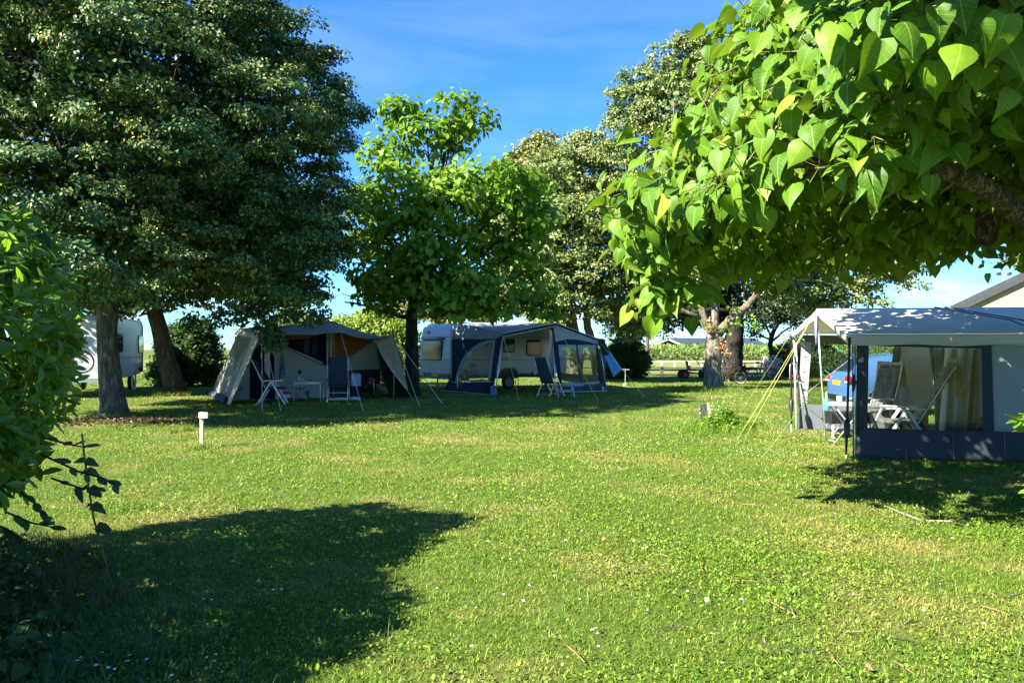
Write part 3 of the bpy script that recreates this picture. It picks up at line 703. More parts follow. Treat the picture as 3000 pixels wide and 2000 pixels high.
# sprig hanging low in front of the tent roof
cs = np.array([W(x, y, 18.9) for x, y in ((775, 950), (790, 970), (805, 985), (782, 925), (800, 1000), (560, 935), (640, 930), (700, 925), (850, 915), (905, 930), (940, 915))], float)
pos, nr, tp = clumps(cs, np.tile(np.array([[.3, -.8, .2]]), (len(cs), 1)), 120, .3, .8)
leaves('low_spray', pos, nr, tp, RNG.uniform(.08, .13, len(pos)), T_LEAF, LM_LIN, L1)

# --- second linden behind it
b0 = G(512, 1156)
L2 = thing('linden_tree', 'second linden behind the front one with a bare brown trunk leaning left', 'tree', b0)
lob = [((b0.x - .8, b0.y - .3, 6.0), (4.4, 3.1, 3.5)), ((b0.x + 2.4, b0.y - .3, 5.2), (2.6, 2.5, 2.3)), ((b0.x - 3, b0.y - .6, 5.2), (2.6, 2.6, 2.4)), ((b0.x + .5, b0.y - .7, 8.6), (2.3, 2.0, 1.6)), ((b0.x + 3.9, b0.y - .3, 5.6), (1.8, 2.0, 1.9))]
trunk_mesh(L2, [b0, b0 + Vector((-.35, 0, 1.4)), b0 + Vector((-.72, 0, 3.0)), b0 + Vector((-.8, 0, 6))], [.34, .29, .26, .12], b0 + Vector((-.75, 0, 3.6)), lob, BARK_WARM, 1.3, .11, 3, seg=18, noise=.05)
crown(L2, lob, 200, 0, .7, .13, T_LEAF, [LM_LIN, LM_BRACT], .14, zmin=3.0, flat=.45, inner=5000, isize=.32, tier=(8, 1.0, 36, .4))

# --- catalpa in the middle
YC = 26.0; b0 = Vector((W(1207, 1100, YC).x, YC, 0))
C2 = thing('catalpa_tree', 'bright green broad leaved catalpa standing between the canvas tent and the caravan', 'tree', b0)
CL = [(1160, 330, 58, .2), (1335, 300, 52, .3), (1395, 350, 45, .5), (1250, 400, 78, .2), (1125, 455, 68, 0), (1335, 385, 55, .6), (1190, 560, 125, -.4), (1320, 610, 120, -.9), (1400, 530, 110, -.6), (1490, 520, 72, -.2), (1500, 600, 75, -.4), (1110, 640, 85, -.5), (1240, 700, 140, -.6),
      (1420, 690, 90, .3), (1130, 790, 95, -.8), (1240, 800, 110, -1.3), (1370, 830, 105, -1.2), (1460, 880, 68, -.8), (1545, 545, 62, .2), (1575, 640, 60, .4), (1530, 740, 80, .5), (1070, 560, 45, .2), (1075, 720, 60, .2), (1130, 860, 70, -.4), (1300, 880, 70, -1.6), (1560, 830, 75, .6), (1590, 900, 48, .5)]
lob = [lobe(px, py, YC + dy, r, 1.1, .78) for px, py, r, dy in CL]
fk = b0 + Vector((0, 0, 3.4))
trunk_mesh(C2, [b0, b0 + Vector((0, 0, 1.2)), b0 + Vector((-.02, 0, 2.4)), b0 + Vector((.05, 0, 3.6)), b0 + Vector((.3, 0, 6.2)), W(1270, 470, YC)], [.25, .22, .2, .17, .11, .05], fk, lob, BARK_DARK, 1.3, .085, 5, seg=16)
limbm = MB(); limb(limbm, W(1190, 930, YC), W(1010, 885, YC - .6), .07, .025, .05, 9); limb(limbm, W(1160, 915, YC), W(1060, 870, YC + .3), .04, .012, .06); limb(limbm, W(1050, 880, YC), W(1000, 860, YC), .03, .01, .1)
limbm.build('low_limb', BARK_DARK, C2, smooth=True)
crown(C2, lob, 720, 17, .58, .195, T_CATM, LM_CAT2, zmin=2.75, flat=.55, up=.6, outw=.7, rnd=.5, droop=.75, shell=.5, inner=500, isize=.18, prune=.5)

# --- silver lindens behind the caravan awning
Y3 = 37.0; b0 = G(1688, 1119)
T3 = thing('silver_linden_tree', 'pale olive green linden with two sunlit trunks behind the caravan awning', 'tree', b0)
lob = [lobe(px, py, Y3 + dy, r, 1.1, .85) for px, py, r, dy in ((1640, 520, 110, 0), (1760, 540, 130, .5), (1560, 640, 120, .2), (1680, 680, 150, -1), (1820, 680, 130, 0), (1560, 790, 120, -.3), (1700, 830, 130, -1), (1830, 840, 120, .3), (1500, 870, 75, .5), (1620, 930, 65, -.5), (1850, 930, 70, .5), (1920, 760, 90, .8), (1720, 440, 70, .6), (1500, 700, 80, 1))]
a1, a2, a3 = W(1690, 1010, Y3), W(1672, 935, Y3), W(1640, 860, Y3)
trunk_mesh(T3, [b0, a1, a2, a3, W(1640, 640, Y3)], [.34, .3, .27, .2, .07], a3, lob[:7], BARK_PALE, 1.25, .12, 4)
c1, c2 = G(1752, 1119), W(1722, 960, Y3)
trunk_mesh(T3, [c1, W(1742, 1030, Y3), c2, W(1715, 860, Y3), W(1760, 700, Y3)], [.25, .22, .19, .15, .06], W(1712, 850, Y3), lob[7:], BARK_PALE, 1.25, .1, 4, name='second_trunk')
crown(T3, lob, 430, 0, .62, .135, T_LEAF, [LM_SIL, LM_SILB], .34, flat=.6, up=.6, outw=.65, rnd=.5, droop=.7, inner=9000, isize=.22, bsize=.85, tier=(5, .7, 42, .36))
# oak behind it
Y4 = 52.0; b0 = Vector((W(1590, 900, Y4).x, Y4, 0))
T4 = thing('oak_tree', 'olive brown oak crown rising behind the pale linden', 'tree', b0)
lob = [lobe(px, py, Y4, r, 1.1, .8) for px, py, r in ((1580, 430, 55), (1530, 470, 50), (1640, 470, 60), (1570, 520, 80), (1480, 520, 45), (1600, 620, 110), (1500, 640, 80), (1680, 640, 90))]
trunk_mesh(T4, [b0, b0 + Vector((0, 0, 4)), b0 + Vector((.2, 0, 9)), W(1580, 480, Y4)], [.45, .38, .25, .06], b0 + Vector((0, 0, 6)), lob, BARK_DARK, 1.3, .15, 3)
crown(T4, lob, 420, 40, .7, .24, T_LEAF, LM_OAK, flat=.6, inner=1500, isize=.5)

# --- tall linden with the sunlit trunk on the right
Y5 = 30.6; b0 = G(2090, 1140)
T5 = thing('linden_tree', 'tall pale linden with a stout sunlit trunk forking low beside the parked bicycles', 'tree', b0)
CL5 = [(1850, 300, 75, 0), (1910, 230, 70, 0), (2010, 170, 75, .3), (2080, 230, 110, .5), (1960, 330, 110, -.3), (1850, 400, 75, 0), (2130, 380, 170, .5), (1960, 500, 120, -.3), (2300, 420, 170, 1.2), (2120, 600, 160, .5), (1960, 690, 95, .3), (2350, 640, 150, 1), (2230, 760, 110, .3), (2030, 790, 80, .6), (2480, 770, 100, .2), (2600, 760, 75, -.2), (2660, 790, 45, -.2), (2540, 850, 50, .3), (2420, 860, 60, .6), (2320, 850, 60, .8), (2500, 600, 120, 1)]
lob = [lobe(px, py, Y5 + dy, r, 1.1, .85) for px, py, r, dy in CL5]
f5 = W(2098, 985, Y5)
trunk_mesh(T5, [b0, W(2086, 1080, Y5), W(2092, 1020, Y5), f5], [.36, .31, .36, .36], f5, [], BARK_PALE, 1.25, .1, 0, seg=20, noise=.07)
b = MB()
for path, r in (([f5, W(2065, 950, Y5), W(2055, 900, Y5), W(2020, 820, Y5)], [.2, .16, .13, .07]), ([f5, W(2140, 935, Y5 - .1), W(2190, 895, Y5), W(2230, 840, Y5), W(2300, 760, Y5)], [.2, .17, .14, .11, .06]), ([f5, W(2092, 930, Y5 + .2), W(2100, 860, Y5 + .3), W(2110, 600, Y5 + .4)], [.2, .18, .15, .08]), ([W(2055, 930, Y5), W(2010, 915, Y5), W(1960, 880, Y5)], [.11, .08, .04])):
    b.tube(path, r, 10, noise=.06)
for c, r in lob:
    limb(b, W(2105, 800, Y5 + .3) if c[2] < 9 else W(2108, 680, Y5 + .3), c, .08, .02, .12, 8, 6, .05)
b.build('limb', BARK_PALE, T5, smooth=True)
crown(T5, lob, 520, 0, .55, .12, T_LEAF, [LM_SIL, LM_SILB], .30, flat=.65, up=.55, outw=.65, rnd=.5, droop=.8, inner=9000, isize=.2, bsize=.85, tier=(5, .6, 42, .32))
# dead flower bunches and sucker leaves on the trunk of that tree
sp = np.array([W(x, y, Y5 - .38) for x, y in ((2075, 930), (2082, 950), (2122, 1020), (2130, 1030), (2118, 1000), (2072, 965), (2085, 970), (2110, 1012))], float)
pos, nr, tp = clumps(sp, np.tile([[-.2, -1, .1]], (len(sp), 1)), 14, .13, 1.2)
leaves('dry_leaf_bunch', pos, nr, tp, RNG.uniform(.06, .12, len(pos)), T_LEAF, leaf_mat('dry_leaf', [(0, (0.3, 0.13, 0.06)), (1, (0.5, 0.32, 0.16))], (.4, .2, .1), .2), T5)
sp = np.array([W(x, y, Y5 - .4) for x, y in ((2080, 955), (2125, 965), (2165, 940), (2205, 935), (2220, 955), (2112, 1128), (2075, 1132), (2095, 860), (2150, 900), (2060, 850))], float)
pos, nr, tp = clumps(sp, np.tile([[-.2, -1, .4]], (len(sp), 1)), 16, .22, .8)
leaves('sucker_leaves', pos, nr, tp, RNG.uniform(.1, .17, len(pos)), T_LEAF, LM_CAT2, T5)

# --- old tree right behind with the thick dark trunk
Y6 = 46.0; b0 = Vector((W(2145, 1100, Y6).x, Y6, 0))
T6 = thing('old_tree', 'old tree with a very thick dark ivy clad trunk behind the sunlit trunk', 'tree', b0)
lob = [lobe(px, py, Y6 + dy, r, 1.1, .8) for px, py, r, dy in ((1960, 900, 75, 0), (2020, 860, 90, 1), (2150, 780, 140, 1), (2280, 830, 110, 1), (2230, 900, 60, .5), (1900, 830, 80, 1), (1910, 940, 50, -1), (2090, 900, 60, 1), (2060, 650, 150, 2), (2240, 640, 160, 2), (1840, 960, 48, -1))]
trunk_mesh(T6, [b0, W(2146, 1060, Y6), W(2150, 1000, Y6), W(2155, 940, Y6), W(2150, 800, Y6)], [.62, .56, .55, .5, .3], W(2155, 920, Y6), lob, BARK_DARK, 1.15, .2, 4, seg=18, noise=.08)
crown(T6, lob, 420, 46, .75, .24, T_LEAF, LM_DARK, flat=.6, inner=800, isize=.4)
# --- small dark fruit tree with a leaning stem
Y7 = 44.0; b0 = Vector((W(2272, 1100, Y7).x, Y7, 0))
T7 = thing('fruit_tree', 'small dark airy tree with bare forked branches beside the dark hedge bush', 'tree', b0)
lob = [lobe(px, py, Y7, r, 1.2, .7) for px, py, r in ((2220, 930, 45), (2290, 910, 55), (2350, 930, 50), (2260, 880, 40), (2330, 880, 45), (2200, 970, 26))]
trunk_mesh(T7, [b0, W(2268, 1060, Y7), W(2256, 1010, Y7), W(2264, 970, Y7)], [.17, .15, .14, .12], W(2262, 985, Y7), lob, BARK_DARK, 1.2, .075, 9)
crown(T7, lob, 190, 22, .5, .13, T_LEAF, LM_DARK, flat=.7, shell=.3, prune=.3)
# --- pale trees far behind and one at the right edge
for nm, lb, Y, cl, lm in (('hedgerow_tree', 'sunlit olive green tree far behind the caravan roof', 62, [(1270, 880, 60), (1340, 850, 75), (1420, 890, 60), (1300, 930, 50)], LM_OAK),
                      ('hedgerow_tree', 'pale distant tree seen over the left end of the tent roof', 66, [(850, 935, 36), (900, 945, 30), (820, 955, 26)], LM_SIL),
                      ('hedgerow_tree', 'pale linden crown poking in at the right edge above the house roof', 48, [(3035, 740, 62), (3080, 690, 80), (3090, 790, 60)], LM_SIL),
                      ('hedgerow_tree', 'distant tree with yellow green leaves behind the middle of the tent', 70, [(1120, 930, 44), (1180, 920, 40), (1060, 950, 30)], LM_OAK)):
    cx = sum(c[0] for c in cl) / len(cl); b0 = Vector((W(cx, 1000, Y).x, Y, 0)); t = thing(nm, lb, 'tree', b0)
    lob = [lobe(px, py, Y, r, 1.1, .85) for px, py, r in cl]
    trunk_mesh(t, [b0, b0 + Vector((0, 0, 1.5)), Vector(lob[0][0])], [.25, .2, .08], b0 + Vector((0, 0, 1.5)), lob, BARK_DARK, 1.3, .08, 2)
    crown(t, lob, 170, 36, .7, .26, T_LEAF, lm, flat=.7, inner=500, isize=.5)

# --- bushes
def bush(name, label, base, lob, ncl, per, crad, size, tm, lm, inner, isize, **kw):
    t = thing(name, label, 'bush', base)
    b = MB()
    for c, r in lob: limb(b, base + Vector((random.uniform(-.2, .2), random.uniform(-.2, .2), 0)), c, .05, .015, .08, 6, 6)
    b.build('stem', BARK_DARK, t, smooth=True)
    crown(t, lob, ncl, per, crad, size, tm, lm, inner=inner, isize=isize, name='foliage', **kw); return t
KW = dict(flat=.8, up=.6, outw=.7, rnd=.6, droop=-.35)
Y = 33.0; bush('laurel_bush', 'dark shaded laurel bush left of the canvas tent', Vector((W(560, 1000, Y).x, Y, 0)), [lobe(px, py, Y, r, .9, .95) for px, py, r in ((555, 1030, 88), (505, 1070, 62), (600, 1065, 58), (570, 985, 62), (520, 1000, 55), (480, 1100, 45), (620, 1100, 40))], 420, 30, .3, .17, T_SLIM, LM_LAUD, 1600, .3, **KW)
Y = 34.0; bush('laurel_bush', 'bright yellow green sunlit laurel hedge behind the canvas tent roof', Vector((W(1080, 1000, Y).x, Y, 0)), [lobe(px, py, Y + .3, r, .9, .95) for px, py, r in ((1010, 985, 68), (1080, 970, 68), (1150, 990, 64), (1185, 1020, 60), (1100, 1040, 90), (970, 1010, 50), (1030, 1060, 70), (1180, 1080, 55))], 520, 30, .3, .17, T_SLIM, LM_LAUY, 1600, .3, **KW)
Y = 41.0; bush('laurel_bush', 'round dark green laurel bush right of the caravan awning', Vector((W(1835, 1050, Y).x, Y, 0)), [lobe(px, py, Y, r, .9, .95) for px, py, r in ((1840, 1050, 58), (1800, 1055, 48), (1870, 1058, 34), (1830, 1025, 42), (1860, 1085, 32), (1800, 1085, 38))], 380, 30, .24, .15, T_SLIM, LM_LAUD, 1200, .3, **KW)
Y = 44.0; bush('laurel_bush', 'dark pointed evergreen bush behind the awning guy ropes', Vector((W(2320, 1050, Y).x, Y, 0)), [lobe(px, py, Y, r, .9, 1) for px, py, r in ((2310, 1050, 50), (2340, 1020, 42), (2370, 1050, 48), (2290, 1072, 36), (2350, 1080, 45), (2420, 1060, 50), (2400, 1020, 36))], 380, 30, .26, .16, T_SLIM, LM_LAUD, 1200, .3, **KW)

# --- near laurel hedge on the left, leaf by leaf
hb = Vector((-3.6, 4.8, 0))
LH = thing('laurel_hedge', 'tall glossy laurel hedge close by at the left edge', 'hedge', hb)
lob = [((-3.55, 4.75, 1.45), (.70, .8, .85)), ((-3.75, 5.3, 1.8), (.66, .75, .9)), ((-4.05, 6.1, 1.65), (.55, .55, 1.0)), ((-3.40, 4.55, 1.1), (.52, .55, .5)), ((-4.2, 5.6, 1.5), (.8, .6, 1.0)), ((-4.05, 4.1, 1.55), (.55, .75, 1.1)), ((-3.75, 3.2, 1.55), (.6, .8, 1.15)), ((-3.95, 2.3, 1.5), (.6, .9, 1.1)), ((-3.7, 3.75, 1.9), (.42, .5, .7)), ((-3.95, 5.3, 2.5), (.36, .55, .7)), ((-3.65, 2.9, 1.85), (.45, .6, .75)), ((-4.0, 1.2, 1.4), (.7, .9, 1.05)), ((-3.85, 4.6, .7), (.6, .7, .5)), ((-3.55, 5.0, 2.15), (.38, .45, .4))]
b = MB()
for c, r in lob: limb(b, (c[0] - .2, c[1], -.02), c, .035, .014, .08, 7, 7); 
for _ in range(26):
    c, r = random.choice(lob); e = Vector(c) + Vector((random.uniform(-1, 1) * r[0], random.uniform(-1, 1) * r[1], random.uniform(-.6, 1) * r[2])) * .9; limb(b, (c[0] - .2, c[1], c[2] - .4), e, .014, .004, .1, 6, 5)
b.build('stem', BARK_DARK, LH, smooth=True)
c, o = sample_lobes(lob, 1500, .72, .35, .72)
per = 9; k = np.repeat(np.arange(len(c)), per); m = len(k)
axis = norm(o * .8 + np.array([0, 0, .55]) + RNG.normal(size=o.shape) * .25)
ang = (np.tile(np.arange(per), len(c)) * 2.4 + np.repeat(RNG.uniform(0, 6.3, len(c)), per)); hgt = np.tile(np.linspace(-.16, .05, per), len(c))
u = norm(np.cross(axis, np.array([0.3, .2, 1.0]))); v = np.cross(axis, u)
rad = np.cos(ang)[:, None] * u[k] + np.sin(ang)[:, None] * v[k]
pos = c[k] + axis[k] * hgt[:, None] + rad * .012
op = np.tile(np.linspace(1.3, .45, per), len(c))[:, None]
tp = rad * op + axis[k] * (1.25 - op * .55) + RNG.normal(size=(m, 3)) * .15
nr = axis[k] * .9 - rad * .5 + RNG.normal(size=(m, 3)) * .18
leaves('foliage', pos, nr, tp, RNG.uniform(.125, .185, m) * np.tile(np.linspace(1.1, .75, per), len(c)), T_LAU, LM_LAU, LH, uv=True)
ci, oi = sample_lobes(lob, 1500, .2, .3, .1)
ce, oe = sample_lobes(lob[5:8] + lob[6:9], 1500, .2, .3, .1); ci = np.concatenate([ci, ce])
leaves('inner_foliage', ci, RNG.normal(size=ci.shape), RNG.normal(size=ci.shape) + np.array([0, 0, -.4]), RNG.uniform(.1, .17, len(ci)), T_LAU, LM_LAUD, LH, uv=True)  # darker leaf colour stands for the shade inside the hedge
# low twigs of the hedge reaching out over the grass
b = MB(); P_, N_, T_ = [], [], []
for pts in ([(120, 1330), (230, 1380), (300, 1400), (345, 1420)], [(150, 1400), (240, 1430), (285, 1430)], [(20, 1500), (90, 1530), (160, 1545)], [(120, 1280), (200, 1300), (250, 1310)], [(60, 1440), (110, 1480), (140, 1520)], [(0, 1540), (50, 1570), (60, 1590)]):
    Yb = random.uniform(4.3, 4.7); wp = [W(x, y, Yb - i * .06) for i, (x, y) in enumerate(pts)]; b.tube(wp, [.006] * (len(wp) - 1) + [.003], 5)
    for i in range(len(wp) - 1):
        for t in (.3, .8):
            P_.append(wp[i].lerp(wp[i + 1], t)); d = (wp[i + 1] - wp[i]).normalized(); T_.append(d * .9 + Vector((random.uniform(-.6, .6), random.uniform(-.5, .2), random.uniform(-.5, .5)))); N_.append(Vector((random.uniform(-.4, .4), -.5, .9)))
b.build('twig', BARK_DARK, LH, smooth=True)
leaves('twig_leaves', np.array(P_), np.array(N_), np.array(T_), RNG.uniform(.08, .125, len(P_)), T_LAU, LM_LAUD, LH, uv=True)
bs = thing('bramble_shoot', 'single thin bramble stem hanging down in front of the laurel hedge', 'bramble', G(300, 1640))
b = MB(); st = [W(240, 1270, 4.5), W(248, 1340, 4.5), W(262, 1440, 4.55), W(275, 1520, 4.6), W(292, 1580, 4.7), Vector((W(340, 1650, 4.8).x, 4.8, .02))]; b.tube(st, .006, 6); b.build('stem', M_TWIG, bs, smooth=True)
pp = [st[1].lerp(st[2], t) for t in (.1, .4, .9)] + [st[2].lerp(st[3], .5), st[3].lerp(st[4], .4)]
pp = [p for p in pp for _ in range(3)]
leaves('bramble_leaf', np.array(pp), np.array([(random.uniform(-.3, .3), -.5, .9) for _ in pp]), np.array([(random.choice((-1, 1)), random.uniform(-.3, .3), random.uniform(-.3, .4)) for _ in pp]), RNG.uniform(.05, .09, len(pp)), T_CATM, LM_LAUD, bs)

# --- laurel at the right edge
rb = Vector((3.72, 5.1, 0)); RL = thing('laurel_bush', 'few glossy laurel leaves poking in at the right edge before the awning', 'bush', rb)
lob = [((3.86, 5.1, 1.14), (.40, .4, .22)), ((3.99, 5.1, .74), (.42, .4, .30))]
b = MB()
for c, r in lob: limb(b, rb + Vector((.2, 0, -.02)), c, .02, .008, .05, 6, 6)
b.build('stem', BARK_DARK, RL, smooth=True)
c, o = sample_lobes(lob, 130, .6, .2, .6); k = np.repeat(np.arange(len(c)), 8)
leaves('foliage', c[k] + RNG.normal(0, .02, (len(k), 3)), np.array([0, 0, 1.0]) + RNG.normal(0, .4, (len(k), 3)), o[k] + RNG.normal(0, .6, (len(k), 3)), RNG.uniform(.1, .15, len(k)), T_LAU, LM_LAU, RL, uv=True)

# --- near catalpa, upper right: one broad dome of big leaves
cb_ = Vector((5.9, 7.2, 0))
C1 = thing('catalpa_tree', 'large catalpa with big heart shaped leaves overhanging the upper right', 'tree', cb_)
DC, DR, DZ, DL = np.array([5.35, 7.2, 2.85]), np.array([4.25, 3.8]), 3.35, .85
def dome(n, shell_lo, shell_hi, zlo=-1.0):
    d = norm(RNG.normal(size=(n * 3, 3))); d = d[d[:, 2] > zlo][:n]
    r = RNG.uniform(shell_lo, shell_hi, len(d))
    bump = 1 + .05 * np.sin(d[:, 0] * 9 + 2) * np.sin(d[:, 1] * 8) + .035 * np.sin(d[:, 2] * 11 + d[:, 0] * 5)
    sc_ = np.stack([np.full(len(d), DR[0]), np.full(len(d), DR[1]), np.where(d[:, 2] > 0, DZ, DL)], 1)
    sc_[:, :2] *= (1 - .20 * np.clip(d[:, 2:3], 0, 1))
    p = DC + d * sc_ * (r * bump)[:, None]
    return p, norm(d / sc_)
UND = np.array([(1.3, 7.0, 1.95), (.9, 7.5, 2.0), (1.6, 6.2, 2.25), (1.9, 5.5, 2.9), (2.4, 5.0, 3.5), (2.0, 4.3, 3.25), (2.6, 3.9, 3.2), (3.5, 3.6, 3.3), (3.0, 5.0, 3.65), (4.0, 6.0, 3.8), (2.6, 6.2, 3.5), (3.0, 7.0, 3.2), (2.2, 7.0, 2.7), (3.1, 8.5, 2.2), (2.6, 8.0, 2.3), (4.5, 9.0, 2.5), (5.5, 9.5, 3.0), (6.0, 8.0, 3.3), (4.0, 10.5, 2.5), (8.0, 8.0, 2.9), (5.5, 5.0, 3.6), (2.2, 8.2, 2.35), (6.5, 11, 3.0), (5.0, 7.0, 3.6), (7.0, 9.5, 3.1), (5.5, 12, 3.1), (3.2, 11.5, 2.9), (7.5, 12, 3.2)])
def under(p):
    dd = np.linalg.norm(p[:, None, :2] - UND[None, :, :2], axis=2); ww = 1 / (dd ** 3 + .02); return (ww * UND[:, 2]).sum(1) / ww.sum(1)
pA, oA = dome(1550, .86, 1.02, -.2); pB, oB = dome(650, .5, .88, -.1); pC, oC = dome(250, .2, .6, 0)
a_ = RNG.uniform(0, 2 * PI, 1000); r_ = np.sqrt(RNG.uniform(.12, .98, 1000))
pS = np.stack([DC[0] + DR[0] * r_ * np.cos(a_), DC[1] + DR[1] * r_ * np.sin(a_), np.zeros(1000)], 1); pS[:, 2] = under(pS) + .15 + RNG.random(1000) ** 1.3 * .9
oS = norm(np.stack([np.cos(a_), np.sin(a_), -.1 * np.ones(1000)], 1))
pB = np.concatenate([pB, pS]); oB = np.concatenate([oB, oS])
# pH: leaf clusters added overhead out of view to shade the crown front
pH = np.array([2.5, 3.5, 4.85]) + norm(RNG.normal(size=(560, 3))) * np.array([2.0, 1.5, .85]) * RNG.random((560, 1)) ** .4
pK = np.array([5.4, 10.1, 4.3]) + norm(RNG.normal(size=(620, 3))) * np.array([2.7, 2.3, 1.5]) * RNG.random((620, 1)) ** .33
pH = np.concatenate([pH, pK])
pC = np.concatenate([pC, pH]); oC = np.concatenate([oC, np.tile([[-.4, -.6, .4]], (1180, 1))])
ex = [(1935, 700, 7.0), (1960, 760, 7.0), (1925, 800, 7.1), (1990, 800, 7.1), (2030, 830, 7.2), (1940, 850, 7.0), (2000, 860, 7.1), (1975, 640, 6.9), (2040, 770, 7.3), (1900, 760, 7.0), (1960, 870, 7.0), (1935, 880, 7.0), (1950, 895, 7.05), (1980, 885, 7.1), (2010, 840, 7.1), (1915, 830, 7.0), (1880, 720, 7.1), (1900, 680, 7.1),
      (2480, 40, 4.1), (2560, 60, 4.0), (2650, 30, 3.9), (2720, 70, 4.0), (2420, 90, 4.3), (2850, 40, 4.0), (2950, 60, 4.0), (2600, 120, 4.2), (2780, 140, 4.2), (2900, 150, 4.2), (2450, 430, 5.0), (2540, 480, 4.9), (2620, 440, 5.0), (2560, 400, 5.0), (2500, 520, 5.0), (2680, 500, 5.0), (2400, 490, 5.1)]
pE = np.array([W(*e) for e in ex], float); oE = np.tile([[-.5, -.8, .3]], (len(ex), 1))
c = np.concatenate([pA, pB, pC, pE]); o = np.concatenate([oA, oB, oC, oE])
per = 7; k = np.repeat(np.arange(len(c)), per); m = len(k)
off = norm(RNG.normal(size=(m, 3))) * RNG.uniform(.08, .34, (m, 1)); off[:, 2] *= .7
pos = c[k] + off
nr = o[k] * .75 + np.array([0, 0, .55]) + off * 1.4 + RNG.normal(size=(m, 3)) * .5
tp = np.array([0, 0, -.8]) + o[k] * .45 + norm(off) * .5 + RNG.normal(size=(m, 3)) * .4
sz = RNG.uniform(.07, .20, m)
# underside of the crown: hangs low on the left, lifts towards the front and the trunk
UND = np.array([(1.3, 7.0, 1.95), (.9, 7.5, 2.0), (1.6, 6.2, 2.25), (2.2, 5.2, 2.95), (2.1, 4.2, 3.2), (3.5, 3.6, 3.25), (3.0, 5.0, 3.2), (4.0, 6.0, 3.05), (3.0, 7.0, 2.65), (3.1, 8.5, 2.3), (4.5, 9.0, 2.6), (5.5, 9.5, 2.85), (6.0, 8.0, 3.0), (4.0, 10.5, 2.7), (8.0, 8.0, 2.9), (5.5, 5.0, 3.2), (2.2, 8.2, 2.35), (6.5, 11, 2.9)])
zu = under(pos)
isx = k >= len(c) - len(pE)
keep = (np.linalg.norm(pos - np.array([0, 0, EYE]), axis=1) > 2.4) & ((pos[:, 2] > zu + RNG.normal(0, .1, m)) | isx)
leaves('crown', pos[keep], nr[keep], tp[keep], sz[keep], T_CAT, LM_CAT, C1, uv=True)
st_ = (pos - c[k])[keep]; ln_ = np.linalg.norm(st_, axis=1)
T_STALK = [(np.array([(-.006, 0, 0), (.006, 0, 0), (.010, 1, 0), (-.010, 1, 0), (0, .5, .03)], float), [(0, 1, 4), (1, 2, 4), (2, 3, 4), (3, 0, 4)])]
leaves('leaf_stalks', c[k][keep], RNG.normal(size=st_.shape), st_, ln_, T_STALK, plain('green_stalk', (.13, .15, .04), .7, .2), C1)
fork = cb_ + Vector((-.2, -.2, 2.1))
tips = [Vector(DC) + Vector((math.cos(a) * DR[0] * .82, math.sin(a) * DR[1] * .82, z)) for a, z in ((3.05, .5), (2.6, .5), (4.9, 1.3), (5.4, .9), (2.0, .6), (1.2, .7), (0.3, .8), (3.3, 2.2), (4.2, 2.4), (2.4, 2.3))]
mb = MB()
mb.tube([cb_ + Vector((0, 0, -.1)), cb_ + Vector((0, 0, .1)), cb_ + Vector((-.05, -.05, 1.0)), fork], [.34, .27, .23, .22], 16, noise=.05)
for tpt in tips:
    pts = limb(mb, fork + Vector((.3, .3, .3)), tpt, .06, .015, .08, 10, 8, .04)
    for _ in range(4):
        q = pts[random.randint(4, 8)]; e = q + Vector((random.uniform(-1, 1), random.uniform(-1, 1), random.uniform(-.5, .7))); limb(mb, q, e, .018, .006, .1, 6, 5)
# the thick limb that shows at the right
mb.tube([fork + Vector((.1, 0, .1)), W(3000, 640, 6.2), W(2930, 580, 6.05), W(2870, 540, 5.9), W(2800, 508, 5.8), W(2715, 490, 5.7), W(2560, 470, 5.8), W(2400, 468, 6.0), W(2250, 500, 6.3), W(2140, 520, 6.6), W(2090, 610, 6.7), W(2040, 720, 6.9)], [.1, .085, .082, .08, .07, .055, .04, .035, .03, .022, .015, .008], 10, noise=.06)
mb.tube([W(2880, 700, 7.4), W(2925, 520, 7.6), W(2945, 440, 7.7), W(2935, 380, 7.7), W(2925, 200, 7.6)], [.12, .1, .085, .08, .06], 9, noise=.06)
mb.tube([W(2400, 468, 6.0), W(2330, 560, 6.4), W(2200, 590, 6.8), W(2080, 690, 7.0)], [.025, .02, .014, .006], 7, noise=.05)
mb.build('trunk', BARK_CAT, C1, smooth=True)
for px, py, ln, Yp in ((1972, 300, 160, 6.8), (2140, 395, 150, 6.2), (2132, 420, 110, 6.2), (2205, 365, 100, 6.0), (2004, 505, 40, 6.6), (2028, 430, 40, 6.6), (2320, 780, 110, 8.0), (2300, 740, 120, 8.2), (2390, 700, 110, 7.8), (2350, 770, 95, 8.0), (2640, 60, 140, 4.4), (2480, 620, 90, 7.5), (2430, 760, 80, 8.2), (2520, 80, 80, 5.0), (2260, 690, 100, 8)):
    a = W(px, py, Yp); e = W(px + random.uniform(-14, 10), py + ln, Yp + random.uniform(-.05, .05)); b = MB()
    b.tube([a, a.lerp(e, .3) + Vector((.006, 0, 0)), a.lerp(e, .7) + Vector((-.006, .004, 0)), e], [.003, .0055, .005, .002], 6); b.build('seed_pod', M_POD, C1, smooth=True)

